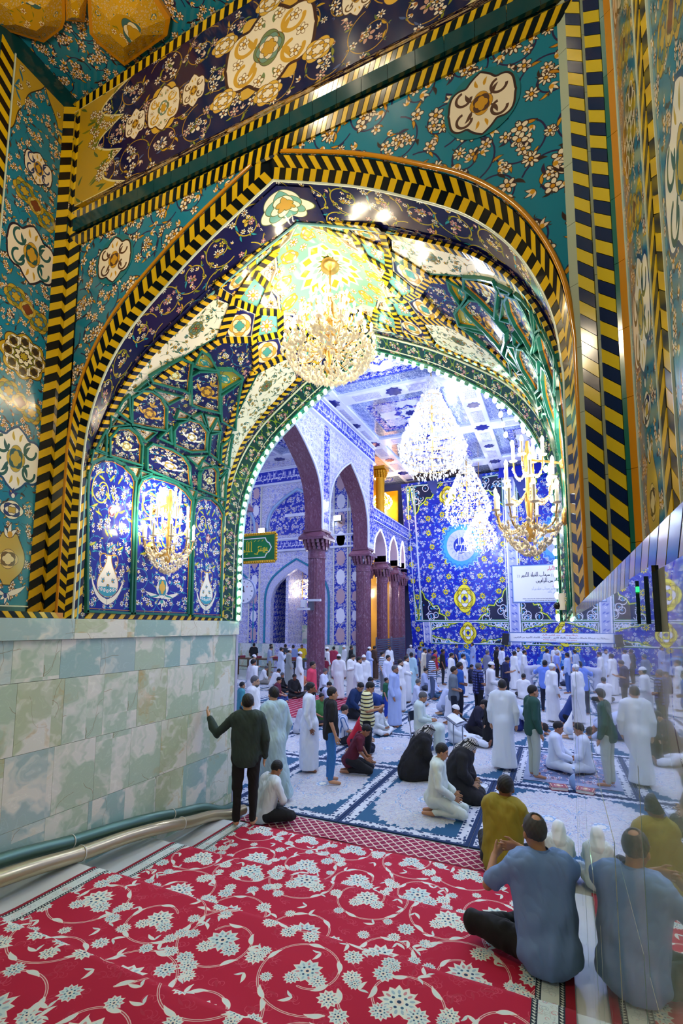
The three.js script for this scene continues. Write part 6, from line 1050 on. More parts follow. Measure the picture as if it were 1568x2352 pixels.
  if (name === 'chair') { J.hip = both((s) => [s * 0.1, 0.52, 0]); J.knee = both((s) => [s * 0.14, 0.52, 0.42]); J.ank = both((s) => [s * 0.13, 0.1, 0.42]); J.toe = both((s) => [s * 0.15, 0.03, 0.58]); J.sho = both((s) => [s * 0.185, 1.02, -0.02]); J.neck = [0, 1.06, 0]; J.head = [0, 1.2, 0.06]; J.look = [0, -0.5, 0.87]; J.elb = both((s) => [s * 0.25, 0.76, 0.02]); J.wri = both((s) => [s * 0.12, 0.7, 0.24]); J.hand = both((s) => [s * 0.07, 0.7, 0.32]); }
  if (name === 'legs') { J.hip = both((s) => [s * 0.1, 0.13, 0]); J.knee = both((s) => [s * 0.12, 0.15, 0.44]); J.ank = both((s) => [s * 0.11, 0.08, 0.86]); J.toe = both((s) => [s * 0.13, 0.2, 0.93]); J.sho = both((s) => [s * 0.185, 0.62, -0.02]); J.neck = [0, 0.66, 0]; J.head = [0, 0.8, 0.03]; J.look = [0, -0.3, 0.95]; J.elb = both((s) => [s * 0.26, 0.36, 0.04]); J.wri = both((s) => [s * 0.16, 0.24, 0.24]); J.hand = both((s) => [s * 0.14, 0.22, 0.32]); }
  if (name === 'hug') { // sitting, one knee out to the left, arms round the raised right knee
    J.hip = both((s) => [s * 0.11, 0.14, 0]); J.knee = [[0.47, 0.15, 0.24], [-0.16, 0.52, 0.34]]; J.ank = [[0.06, 0.08, 0.42], [-0.14, 0.08, 0.5]]; J.toe = [[-0.1, 0.05, 0.46], [-0.15, 0.03, 0.68]];
    J.sho = both((s) => [s * 0.2, 0.66, 0.06]); J.neck = [0, 0.7, 0.08]; J.head = [0.02, 0.865, 0.13]; J.look = [0.25, -0.12, 1]; J.elb = [[0.36, 0.43, 0.22], [-0.26, 0.5, 0.28]]; J.wri = [[0.26, 0.56, 0.42], [0.06, 0.62, 0.46]]; J.hand = [[0.18, 0.6, 0.49], [0.15, 0.62, 0.46]];
  }
  return J;
}
function handPieces(w, h, s, r = 1) { // palm, four fingers of unequal length bent at the knuckle, thumb from the side
  const d = V3(...h).sub(V3(...w)).normalize(), side = Math.abs(d.y) > 0.8 ? V3(0, 0, 1) : V3(0, 1, 0), a = side.clone().sub(d.clone().multiplyScalar(side.dot(d))).normalize(), n = V3().crossVectors(d, a).multiplyScalar(s), W = V3(...w), out = [];
  const at = (u, v, q) => W.clone().addScaledVector(d, u).addScaledVector(a, v).addScaledVector(n, q).toArray();
  for (const v of [-0.022, 0, 0.022]) out.push(cone(at(0.02, v * 0.8, 0), at(0.088, v, 0), 0.017 * r, 0.0155 * r, 0.014));
  [[0.03, 0.062], [0.0105, 0.072], [-0.0105, 0.066], [-0.031, 0.05]].forEach(([v, l]) => { out.push(cone(at(0.088, v, 0), at(0.088 + l * 0.5, v * 1.12, -0.004), 0.0095, 0.0088, 0.003), cone(at(0.088 + l * 0.5, v * 1.12, -0.004), at(0.088 + l * 0.92, v * 1.15, -0.018), 0.0088, 0.0075, 0.002)); });
  out.push(cone(at(0.03, 0.026, -0.004), at(0.066, 0.055, -0.014), 0.013, 0.0105, 0.008), cone(at(0.066, 0.055, -0.014), at(0.098, 0.062, -0.022), 0.0105, 0.0085, 0.002));
  return out;
}
const geoCache = {}, perlin = new ImprovedNoise(), noise = (x, y, z) => perlin.noise(x, y, z);
// geometries of a figure: body, top, trousers, hair and so on
function figure(pose, fit, head, cell) {
  const key = [pose, fit, head, cell].join(); if (geoCache[key]) return geoCache[key];
  const J = poseOf(pose), hc = mixp(J.hip[0], J.hip[1], 0.5), sc = mixp(J.sho[0], J.sho[1], 0.5), fine = cell < 0.017, out = {};
  const L = V3(...J.look).normalize(), up0 = V3(...J.head).sub(V3(...J.neck)).normalize(), up = up0.clone().sub(L.clone().multiplyScalar(up0.dot(L) * 0.7)).normalize(), rt = V3().crossVectors(up, L).normalize(), fw = V3().crossVectors(rt, up).normalize();
  const hp = (x, y, z) => V3(...J.head).addScaledVector(rt, x).addScaledVector(up, y).addScaledVector(fw, z).toArray();
  const torso = (g) => [0, 1].flatMap((i) => [cone(mixp(hc, J.hip[i], 0.75), mixp(sc, J.sho[i], 0.55), 0.115 + g, 0.1 + g, 0.05)]).concat([cone(hc, mixp(hc, sc, 0.8), 0.12 + g, 0.11 + g, 0.04), cone(mixp(J.sho[0], J.sho[1], 0.06), mixp(J.sho[0], J.sho[1], 0.94), 0.045 + g, 0.045 + g, 0.05), ...[0, 1].map((i) => cone(addp(J.neck, [0, 0.005, -0.01]), mixp(J.neck, J.sho[i], 0.85), 0.05 + g, 0.045 + g, 0.04))]);
  const legs = (g, sh = 0) => [0, 1].flatMap((i) => [cone(J.hip[i], J.knee[i], 0.088 + g, 0.06 + g, 0.03), cone(J.knee[i], mixp(J.knee[i], J.ank[i], 1 - sh), 0.06 + g, 0.042 + g, 0.015)]);
  const arms = (g, t) => [0, 1].flatMap((i) => (t <= 1 ? [cone(J.sho[i], mixp(J.sho[i], J.elb[i], t), 0.06 + g, 0.055 + g, 0.03)] : [cone(J.sho[i], J.elb[i], 0.056 + g, 0.047 + g, 0.03), cone(J.elb[i], mixp(J.elb[i], J.wri[i], t - 1), 0.047 + g, 0.037 + g, 0.012)]));
  const floorCut = (d, x, y) => Math.max(d, 0.003 - y);
  // body
  const b = [...torso(-0.012), ...legs(-0.014), ...[0, 1].flatMap((i) => [cone(J.sho[i], J.elb[i], 0.047, 0.038, 0.03), cone(J.elb[i], J.wri[i], 0.038, 0.026, 0.01)])];
  for (let i = 0; i < 2; i++) { b.push(cone(addp(J.ank[i], [0, -0.02, 0]), J.toe[i], 0.04, 0.028, 0.02)); if (fine) b.push(...handPieces(J.wri[i], J.hand[i], i ? -1 : 1)); else b.push(cone(J.wri[i], J.hand[i], 0.026, 0.032, 0.01), cone(J.hand[i], mixp(J.wri[i], J.hand[i], 1.7), 0.032, 0.014, 0.01)); }
  b.push(cone(J.neck, J.head, 0.052, 0.05, 0.03), ell(hp(0, 0.03, -0.012), [0.076, 0.098, 0.094], 0.03), ell(hp(0, -0.045, 0.03), [0.056, 0.075, 0.06], 0.04), cone(hp(0, 0.01, 0.082), hp(0, -0.028, 0.102), 0.009, 0.015, 0.012), ell(hp(0.08, -0.01, 0), [0.014, 0.032, 0.02], 0.006), ell(hp(-0.08, -0.01, 0), [0.014, 0.032, 0.02], 0.006), cone(hp(-0.02, -0.063, 0.083), hp(0.02, -0.063, 0.083), 0.008, 0.008, 0.006), cone(hp(-0.05, 0.034, 0.068), hp(0.05, 0.034, 0.068), 0.012, 0.012, 0.014));
  const all = [...J.hip, ...J.knee, ...J.ank, ...J.toe, ...J.sho, ...J.elb, ...J.wri, ...J.hand, J.neck, J.head], lo = [0, 1, 2].map((i) => Math.min(...all.map((p) => p[i])) - 0.24), hi = [0, 1, 2].map((i) => Math.max(...all.map((p) => p[i])) + 0.24); lo[1] = -0.05;
  const S = (list, cut, s = cell) => surfaceNet(fieldOf(list, cut), lo, hi, s);
  out.body = S(b, floorCut);
  // top
  const up3 = pose === 'hug' || pose === 'wall', fold = (d, x, y, z) => d + (fine ? 0.017 * noise(x * 9 + 3, y * 5.5 + x * 5, z * 8) + 0.012 * (0.5 - Math.abs(noise(x * 15, y * 8 - x * 9, z * 14 + 7))) : 0.009 * noise(x * 10, y * 6, z * 10));
  const nk = V3(...J.neck), neckCut = (d, x, y, z) => Math.max(fold(d, x, y, z), -(sq((x - nk.x) ** 2 + (y - nk.y - 0.075) ** 2 + (z - nk.z) ** 2) - 0.062));
  const upright = hc[1] > 0.8, sleeve = fit.startsWith('ss') ? 0.78 : 1.93;
  if (fit === 'robe') {
    const r = [...torso(0.022), ...arms(0.014, 1.93)];
    if (upright && pose !== 'bow') { const zz = pose === 'walk' ? 0.12 : 0; r.push(cone(hc, [0.1, 0.1, zz], 0.15, 0.15, 0.08), cone(hc, [-0.1, 0.1, -zz * 1.4], 0.15, 0.15, 0.12), cone(hc, [0, 0.1, 0], 0.16, 0.19, 0.08)); }
    else if (pose === 'bow') r.push(...[0, 1].map((i) => cone(J.hip[i], J.ank[i], 0.14, 0.15, 0.1)));
    else r.push(...legs(0.035, 0.12), cone(mixp(J.hip[0], J.hip[1], 0.5), mixp(J.knee[0], J.knee[1], 0.5), 0.1, 0.08, 0.12), ...(pose === 'chair' ? [cone(mixp(J.knee[0], J.knee[1], 0.5), mixp(J.ank[0], J.ank[1], 0.5), 0.12, 0.13, 0.1)] : []));
    out.robe = S(r, (d, x, y, z) => Math.max(neckCut(d + 0.016 * noise(x * 13, y * 1.4, z * 13 + 2) * Math.min(1, Math.max(0.2, 1.3 - y)), x, y, z), (upright ? 0.055 : 0.004) - y));
  } else if (fit === 'cloak') {
    const r = [...torso(0.035), ...arms(0.035, 1.8), ...legs(0.05, 0.1), cone(hc, mixp(J.knee[0], J.knee[1], 0.5), 0.17, 0.14, 0.12), cone(sc, [hc[0], 0.14, hc[2] - 0.06], 0.17, 0.24, 0.14)];
    out.cloak = S(r, (d, x, y, z) => Math.max(neckCut(d, x, y, z), 0.004 - y));
  } else {
    const r = [...torso(0.018), ...arms(0.014, sleeve)]; if (upright) r.push(cone(hc, addp(hc, [0, -0.08, 0]), 0.15, 0.145, 0.06)); else r.push(cone(hc, addp(hc, [0, -0.03, -0.03]), 0.16, 0.16, 0.05));
    if (fit.includes('B')) r.push(ell(mixp(hc, sc, 0.35), [0.19, 0.22, 0.16], 0.07), ell(addp(hc, [0, 0.0, -0.07]), [0.22, 0.16, 0.15], 0.06), cone(mixp(sc, J.sho[0], 0.6), mixp(sc, J.sho[1], 0.6), 0.1, 0.1, 0.06));
    if (pose === 'sit' || pose === 'kneel' || pose === 'sitb') r.push(ell(addp(mixp(hc, sc, 0.4), [0, 0, 0.03]), [0.16, 0.18, 0.14], 0.05));
    out.shirt = S(r, (d, x, y, z) => Math.max(neckCut(d, x, y, z), (upright && pose !== 'bow' ? 0.79 : 0.02) - y));
    const t = [cone(J.hip[0], J.hip[1], 0.115, 0.115, 0.03), ...legs(0.012, 0.06)]; if (!upright) t.push(cone(J.hip[0], J.knee[0], 0.1, 0.075, 0.04), cone(J.hip[1], J.knee[1], 0.1, 0.075, 0.04));
    out.trousers = S(t, (d, x, y, z) => floorCut(fold(d, x, y, z), x, y));
  }
  if (cell < 0.025) { const c = new THREE.CylinderGeometry(0.06, 0.074, 0.042, 20, 1, true); const ax = V3(...J.neck).sub(V3(...sc)).normalize(); if (ax.y > 0.2) { c.applyQuaternion(new THREE.Quaternion().setFromUnitVectors(V3(0, 1, 0), V3(0, 1, 0).lerp(up, 0.4).normalize())); c.translate(nk.x, nk.y + 0.052, nk.z + 0.004); out.collar = c; } }
  // hair and headgear
  const toL = (x, y, z) => { const v = V3(x, y, z).sub(V3(...J.head)); return [v.dot(rt), v.dot(up), v.dot(fw)]; }, hs = Math.min(cell, 0.016);
  const hlo = J.head.map((v) => v - 0.24), hhi = J.head.map((v) => v + 0.24), SH = (list, cut) => surfaceNet(fieldOf(list, cut), hlo, hhi, fine ? Math.min(hs, 0.009) : hs);
  const skull = ell(hp(0, 0.034, -0.016), [0.085, 0.106, 0.102], 0), wave = (d, x, y, z) => d + (fine ? 0.002 * Math.sin(x * 170 + z * 90) * Math.sin(y * 120) : 0);
  if ('bgws'.includes(head)) out.hair = SH([head === 's' ? ell(hp(0, 0.032, -0.016), [0.079, 0.101, 0.097], 0) : skull], (d, x, y, z) => { const [a, c, e] = toL(x, y, z); return Math.max(wave(d, x, y, z), e * 0.9 - c * 0.75 - 0.012 + (c < -0.03 ? 0.04 : 0), -c - 0.075 + Math.max(0, e) * 1.2); });
  if (head === 'hole') out.hair = SH([skull], (d, x, y, z) => { const [a, c, e] = toL(x, y, z); return Math.max(wave(d, x, y, z), e * 0.9 - c * 0.75 - 0.012 + (c < -0.03 ? 0.04 : 0), -c - 0.075 + Math.max(0, e) * 1.2, 0.036 - sq(a * a + (c - 0.12) ** 2 + (e + 0.06) ** 2)); });
  if (head.startsWith('cap') || head === 'dcap') { out.hair = SH([ell(hp(0, 0.03, -0.014), [0.08, 0.1, 0.098], 0)], (d, x, y, z) => { const [a, c, e] = toL(x, y, z); return Math.max(d, e - 0.01, -c - 0.07); }); out.cap = SH([ell(hp(0, 0.04, -0.01), [0.088, 0.11, 0.106], 0)], (d, x, y, z) => { const [a, c] = toL(x, y, z); return Math.max(d, 0.045 - c); }); }
  if (head === 'kef' || head.startsWith('h') && head !== 'hole') { const big = head === 'kef' ? 0 : 0.006; out.headcloth = surfaceNet(fieldOf([ell(hp(0, 0.035, -0.02), [0.096 + big, 0.112 + big, 0.11 + big], 0.03), cone(hp(0, -0.02, -0.06), hp(0, -0.16, -0.075), 0.1, 0.125, 0.05), cone(hp(0.07, -0.02, 0), hp(0.09, -0.15, 0.03), 0.03, 0.04, 0.04), cone(hp(-0.07, -0.02, 0), hp(-0.09, -0.15, 0.03), 0.03, 0.04, 0.04)], (d, x, y, z) => { const [a, c, e] = toL(x, y, z); return Math.max(d + 0.004 * Math.sin(a * 60 + c * 20), -(sq((a / 0.062) ** 2 + ((c + 0.03) / 0.085) ** 2 + ((e - 0.1) / 0.09) ** 2) - 1) * 0.06); }), J.head.map((v) => v - 0.32), J.head.map((v) => v + 0.24), Math.min(cell, 0.014)); if (head === 'kef') { const t = new THREE.TorusGeometry(0.099, 0.013, 6, 24); t.rotateX(Math.PI / 2 - 0.25); t.applyMatrix4(new THREE.Matrix4().makeBasis(rt, up, fw)); t.translate(...hp(0, 0.075, -0.025)); out.headband = t; } }
  // eyes and brows
  if (cell < 0.025) for (const s of [-1, 1]) { out[s < 0 ? 'eye' : 'eye '] = new THREE.SphereGeometry(0.011, 6, 5).translate(...hp(s * 0.032, 0.008, 0.074)); out[s < 0 ? 'brow' : 'brow '] = rod(V3(...hp(s * 0.016, 0.03, 0.083)), V3(...hp(s * 0.05, 0.028, 0.07)), 0.0055, 5); }
  if (cell < 0.025) out.mouth = rod(V3(...hp(-0.02, -0.062, 0.09)), V3(...hp(0.02, -0.062, 0.09)), 0.005, 5);
  if (fit.includes('D') || fit === 'robe' && (head === 'b' || head === 'g' || head === 'capw')) out.beard = SH([ell(hp(0, -0.07, 0.034), [0.059, 0.062, 0.062], 0.02)], (d, x, y, z) => { const [a, c, e] = toL(x, y, z); return Math.max(d, c + 0.062 - Math.max(0, 0.05 - e) * 0.5); });
  return (geoCache[key] = out);
}
const cloth = {}; const hexCol = (h) => new THREE.Color('#' + h);
function clothMat(h, pat) {
  const k = h + pat; if (cloth[k]) return cloth[k];
  let map = null;
  if (pat === 'S') { T.tee ??= tex(64, 256, (c) => { c.fillStyle = '#fff'; c.fillRect(0, 0, 64, 256); for (let i = 0; i < 4; i++) { c.fillStyle = '#1a2450'; c.fillRect(0, i * 64, 64, 20); c.fillStyle = '#d8c040'; c.fillRect(0, i * 64 + 20, 64, 6); } }); map = retex(T.tee, 4, 3.2); }
  if (pat === 'K') { T.pin ??= tex(256, 64, (c) => { c.fillStyle = '#fff'; c.fillRect(0, 0, 256, 64); c.fillStyle = '#5a86b8'; for (let i = 0; i < 4; i++) c.fillRect(i * 64, 0, 24, 64); }); map = retex(T.pin, 4, 4); }
  if (pat === 'W') { T.pinw ??= tex(64, 256, (c) => { c.fillStyle = '#fff'; c.fillRect(0, 0, 64, 256); c.fillStyle = '#8aa0b8'; for (let i = 0; i < 4; i++) c.fillRect(0, i * 64, 64, 12); }); map = retex(T.pinw, 4, 5); }
  if (pat === 'P') { T.plaid ??= tex(256, 256, (c) => { c.fillStyle = '#c9cce0'; c.fillRect(0, 0, 256, 256); c.globalAlpha = 0.75; c.fillStyle = '#1a2460'; for (let i = 0; i < 4; i++) { c.fillRect(i * 64, 0, 30, 256); c.fillRect(0, i * 64, 256, 30); } c.globalAlpha = 0.5; c.fillStyle = '#000'; for (let i = 0; i < 4; i++) { c.fillRect(i * 64 + 8, 0, 10, 256); c.fillRect(0, i * 64 + 8, 256, 10); } }); map = retex(T.plaid, 3, 3); }
  if (pat === 'F') { T.kef ??= tex(128, 128, (c) => { c.fillStyle = '#f2f2f0'; c.fillRect(0, 0, 128, 128); c.strokeStyle = '#14181c'; c.lineWidth = 7; for (let k = -128; k < 256; k += 26) { c.beginPath(); c.moveTo(k, 0); c.lineTo(k + 128, 128); c.moveTo(k + 128, 0); c.lineTo(k, 128); c.stroke(); } }); map = retex(T.kef, 7, 7); }
  if (pat === 'C') { T.fine ??= tex(128, 128, (c) => { c.fillStyle = '#fff'; c.fillRect(0, 0, 128, 128); c.fillStyle = '#9aa6a2'; for (let i = 0; i < 16; i++) { c.fillRect(i * 8, 0, 1.6, 128); c.fillRect(0, i * 8, 128, 1); } }); map = retex(T.fine, 12, 12); }
  return (cloth[k] = M({ color: hexCol(h), map, roughness: 0.85, sheen: 0.25, sheenRoughness: 0.5 }));
}
const skins = ['c08e6c', 'b07e5c', 'a87250', '8a5a40', 'c49a78'].map((h) => M({ color: hexCol(h), roughness: 0.55 })), hairM = { b: M({ color: 0x0b0908, roughness: 0.6 }), g: M({ color: 0x5a5a5c, roughness: 0.7 }), w: M({ color: 0xb4b4b6, roughness: 0.7 }), s: M({ color: 0x2e2622, roughness: 0.8 }) }, eyeM = M({ color: 0x0c0a0a, roughness: 0.3 }), lipM = M({ color: 0x8a4a40, roughness: 0.6 });
let who = 0;
function person(label, x, y, D, rot, pose, fit, top, bottom, head, scale, cell) {
  const g = thing('person', label, 'person', 'worshippers in the shrine'), f = figure(pose, fit.replace(/[SKPCW]/g, ''), head, cell), pat = /[SKPCW]/.exec(fit)?.[0] ?? '';
  const sk = skins[(who++ * 7) % 5], hm = head.startsWith('cap') ? hairM[head === 'capw' ? 'w' : 'b'] : head === 'hole' ? M({ color: 0x3a3a3c, roughness: 0.7 }) : hairM[head] ?? hairM.b;
  const ms = { body: sk, robe: clothMat(top, pat), cloak: clothMat(top, pat), shirt: clothMat(top, pat), trousers: clothMat(bottom || '202020', ''), hair: hm, cap: clothMat(head === 'dcap' ? '14161c' : 'eef0f2', ''), headcloth: head === 'kef' ? clothMat('ffffff', 'F') : clothMat(head === 'hb' ? '0c0d12' : 'e4ecf2', ''), headband: hairM.b, eye: eyeM, brow: hairM.b, collar: clothMat(top, ''), mouth: lipM, beard: head === 'g' ? hairM.g : head === 'capw' ? hairM.w : hairM.b };
  for (const k of Object.keys(f)) mesh(k.trim(), f[k], ms[k.trim()], g);
  g.position.copy(P(x, y, D)); g.rotation.y = rot; g.scale.setScalar(scale); return g;
}
for (let [label, x, D, rot, pose, fit, top, bottom, head, sc] of PEOPLE) {
  if (x < -10.8 && D > 25.2) { x *= 25.2 / D; D = 25.2; if (x < -18) x = -17.6; }
  person(label, x, x > -9.8 && x < -7 && D > 13.5 && D < 18.3 ? 0.026 : x > -0.75 && x < 0.6 && D > 10.1 && D < 12.5 ? 0.024 : 0.012, D, rot, pose, fit, top, bottom, head, sc, D < 9.5 ? 0.014 : D < 17 ? 0.02 : 0.028);
}
// the nearest figures
person('man in a dark green shirt leaning his hand on the onyx wall', -4.1, 0.145, 5.86, -2.6, 'wall', 'lsC', '2c3f3c', '0b0c10', 'b', 1.03, 0.011);
person('grey haired man in a blue shirt sitting on the red carpet', -0.17, 0.335, 4.28, -2.8, 'hug', 'ssB', '6f8fc4', '0a0b0f', 'hole', 1.08, 0.0095);
person('small hooded figure in white sitting against the right wall', -0.09, 0.012, 6.36, 3.12, 'sitn', 'robe', 'd5e4ee', 0, 'hw', 0.7, 0.014);

// ---------- lamps ----------
const brass = M({ color: 0xc9a45c, roughness: 0.3, metalness: 0.8 }), candleM = M({ color: 0xf2ead8, roughness: 0.5 });
const bulbWarm = M({ color: 0xffffff, emissive: new THREE.Color(1, 0.88, 0.66), emissiveIntensity: 16 }), bulbCool = M({ color: 0xffffff, emissive: new THREE.Color(1, 0.95, 0.86), emissiveIntensity: 6 });
const crystalW = M({ color: 0xfff7e6, roughness: 0.12, ior: 1.6 }), crystalC = M({ color: 0xf4f2ee, roughness: 0.18, ior: 1.6 });
const dropG = new THREE.OctahedronGeometry(1, 0), bulbG = lathe([[0.0, -0.022], [0.013, -0.016], [0.016, 0.0], [0.011, 0.018], [0, 0.034]], 6);
function crystals(name, list, mat, parent) { // list of [Vector3, size, stretch]
  const m = new THREE.InstancedMesh(dropG, mat, list.length), q = new THREE.Quaternion(), R = rngOf(list.length), s = V3(), mm = new THREE.Matrix4(); m.name = name; m.userData.kind = 'stuff';
  list.forEach(([p, r, k], i) => { q.setFromEuler(new THREE.Euler(R() * 0.6, R() * 6, R() * 0.6)); m.setMatrixAt(i, mm.compose(p, q, s.set(r, r * k, r))); }); m.castShadow = m.receiveShadow = true; parent.add(m); return m;
}
function candleArm(g, a, r, y0, y1, ch, mats, bulbS = 1) { // arm curving out from the stem, drip dish, candle and bulb
  const c = Math.cos(a), s = Math.sin(a), arm = mesh('arm', tube([V3(c * 0.03, y0, s * 0.03), V3(c * r * 0.45, y0 - 0.09, s * r * 0.45), V3(c * r * 0.85, y0 - 0.06, s * r * 0.85), V3(c * r, y1, s * r)], 0.008, 12, 5), brass, g);
  const dish = lathe([[0.005, 0], [0.035, 0.008], [0.04, 0.018]], 10); dish.translate(c * r, y1, s * r); mesh('drip_dish', dish, crystalW, arm);
  const cd = cyl(0.016, 0.016, ch, 8); cd.translate(c * r, y1 + ch / 2 + 0.01, s * r); mesh('candle', cd, candleM, arm);
  const b = bulbG.clone(); b.scale(bulbS, bulbS, bulbS); b.translate(c * r, y1 + ch + 0.03, s * r); mesh('bulb', b, mats, arm);
  return V3(c * r, y1 + ch + 0.03, s * r);
}
// chandelier under the star of the vault
{
  const g = thing('chandelier', 'large gold and crystal chandelier hanging under the star of the vault', 'chandelier'); const x = XC, y = 5.95, D = VD, R = rngOf(33); g.position.copy(P(x, y, D));
  mesh('chain', rod(V3(0, 0.95, 0), V3(0, 1.4, 0), 0.012), brass, g); mesh('ceiling_rose', lathe([[0.0, 1.33], [0.11, 1.36], [0.12, 1.42]], 20), brass, g);
  mesh('stem', lathe([[0.0, -0.02], [0.03, 0.0], [0.05, 0.05], [0.02, 0.12], [0.05, 0.25], [0.02, 0.4], [0.045, 0.55], [0.02, 0.75], [0.05, 0.9], [0.015, 1.0]], 14), brass, g);
  const list = [], lamps = [];
  for (const [n, r, y0, y1, o] of [[14, 0.54, 0.3, 0.36, 0], [10, 0.43, 0.5, 0.56, 0.2], [8, 0.3, 0.68, 0.78, 0.5], [5, 0.17, 0.84, 0.96, 0.1]]) for (let k = 0; k < n; k++) {
    const a = ((k + o) / n) * TAU, p = candleArm(g, a, r, y0, y1, 0.085, bulbWarm, 1.25); lamps.push([p, r]);
    for (let q = 0; q < 18; q++) { const t = q / 18, rr = r * (0.25 + 0.85 * t); list.push([V3(Math.cos(a + (R() - 0.5) * 0.25) * rr, lerp(y0 + 0.12, y1 - 0.03, t) - Math.sin(t * 3.1) * 0.13 - R() * 0.05, Math.sin(a + (R() - 0.5) * 0.25) * rr), 0.009 + R() * 0.007, 1.7]); }
    for (let q = 0; q < 7; q++) list.push([V3(Math.cos(a) * r + (R() - 0.5) * 0.09, y1 - 0.03 - q * 0.022, Math.sin(a) * r + (R() - 0.5) * 0.09), 0.011 + R() * 0.006, 1.8]);
  }
  for (let k = 0; k < 900; k++) { const a = R() * TAU, t = R(), r = 0.5 * Math.sqrt(1 - (1 - t) * (1 - t)) + 0.02; list.push([V3(Math.cos(a) * r, -0.04 + t * 0.34 + (R() - 0.5) * 0.03, Math.sin(a) * r), 0.012 + R() * 0.012, 1.6]); }
  for (let k = 0; k < 300; k++) { const a = (Math.floor(R() * 12) / 12) * TAU, t = R(); list.push([V3(Math.cos(a) * lerp(0.04, 0.36, t * t), lerp(1.02, 0.5, t), Math.sin(a) * lerp(0.04, 0.36, t * t)), 0.01, 1.5]); }
  crystals('crystal_drops', list, crystalW, g);
  [0, 1, 3, 5, 6, 8, 10, 12, 16, 20].forEach((k) => { const p = lamps[k][0]; pointLight(WARM, LAMP.vault / 10, x + p.x, y + p.y, D - p.z, 2); });
}
// wall sconces on both sides of the passage
for (const sd of [-1, 1]) {
  const g = thing('wall_sconce', sd < 0 ? 'crystal candle sconce on the blue tiled panel at left' : 'crystal candle sconce projecting from the right side of the arch', 'sconce'), x = sd < 0 ? -4.91 : 0.14, y = 3.72, D = sd < 0 ? 4.68 : 4.75, R = rngOf(sd + 9); g.position.copy(P(x, y, D));
  const cx = -sd * 0.34, sub = new THREE.Group(); sub.name = 'candle_tree'; sub.position.x = cx; g.add(sub);
  const plate = lathe([[0.0, 0], [0.07, 0.01], [0.09, 0.03], [0.03, 0.05]], 16); plate.rotateZ(sd * Math.PI / 2); plate.translate(-sd * 0.02, 0.22, 0); mesh('wall_plate', plate, brass, g);
  const plate2 = lathe([[0.0, 0], [0.04, 0.01], [0.05, 0.03], [0.02, 0.05]], 12); plate2.rotateZ(sd * Math.PI / 2); plate2.translate(-sd * 0.02, 0.72, 0); mesh('wall_plate', plate2, brass, g);
  mesh('bracket', tube([V3(-sd * 0.03, 0.22, 0), V3(-sd * 0.15, 0.1, 0), V3(cx, 0.16, 0)], 0.018, 14, 6), brass, g); mesh('bracket', tube([V3(-sd * 0.03, 0.72, 0), V3(-sd * 0.15, 0.75, 0), V3(cx, 0.8, 0)], 0.012, 14, 6), brass, g);
  mesh('stem', lathe([[0.0, 0.0], [0.03, 0.02], [0.05, 0.1], [0.02, 0.2], [0.04, 0.4], [0.02, 0.6], [0.04, 0.8], [0.015, 0.98]], 12), brass, sub);
  const list = [], lamps = [];
  for (const [n, r, y0, y1, ch, o] of [[9, 0.31, 0.2, 0.3, 0.16, 0], [6, 0.23, 0.48, 0.56, 0.15, 0.4], [4, 0.14, 0.72, 0.8, 0.13, 0.2]]) for (let k = 0; k < n; k++) { const a = ((k + o) / n) * TAU; if (Math.cos(a) * r * sd > 0.3) continue; lamps.push(candleArm(sub, a, r, y0, y1, ch, bulbWarm, 1.25)); for (let q = 0; q < 16; q++) { const t = q / 16, rr = r * (0.2 + 0.9 * t); list.push([V3(Math.cos(a) * rr, lerp(y0, y1, t) - 0.04 - Math.sin(t * 3.1) * 0.1, Math.sin(a) * rr), 0.008 + R() * 0.006, 1.7]); } }
  for (let k = 0; k < 380; k++) { const a = R() * TAU, t = R(), r = 0.28 * Math.sqrt(t); list.push([V3(Math.cos(a) * r, -0.12 + t * 0.3, Math.sin(a) * r), 0.01 + R() * 0.008, 1.6]); }
  crystals('crystal_drops', list, crystalW, sub);
  for (const k of [0, 3, 6, 10, 14, 17]) { const p = lamps[k]; if (p) pointLight(new THREE.Color(1, 0.86, 0.66), LAMP.sconce / 6, x + cx + p.x, y + p.y, D - p.z, 1.5); }
}
// chandelier over the viewer, seen only as reflections
{
  const g = thing('chandelier', 'gold chandelier over the upper steps seen mirrored in the right wall', 'chandelier'); g.position.copy(P(-2.4, 6.4, 0.2)); const R = rngOf(8);
  mesh('chain', rod(V3(0, 0.9, 0), V3(0, 3.05, 0), 0.014), brass, g); mesh('stem', lathe([[0, 0], [0.05, 0.05], [0.02, 0.3], [0.05, 0.5], [0.02, 0.9]], 12), brass, g); const list = [], lamps = [];
  for (const [n, r, y0] of [[12, 0.55, 0.25], [8, 0.36, 0.55]]) for (let k = 0; k < n; k++) lamps.push(candleArm(g, (k / n) * TAU, r, y0, y0 + 0.06, 0.09, bulbWarm, 1.3));
  for (let k = 0; k < 400; k++) { const a = R() * TAU, t = R(), r = 0.5 * Math.sqrt(1 - (1 - t) * (1 - t)); list.push([V3(Math.cos(a) * r, -0.1 + t * 0.35, Math.sin(a) * r), 0.014, 1.6]); }
  crystals('crystal_drops', list, crystalW, g); for (const k of [0, 4, 8, 13, 17]) { const p = lamps[k]; pointLight(WARM, LAMP.near / 5, -2.4 + p.x, 6.4 + p.y, 0.2 - p.z, 2); }
}
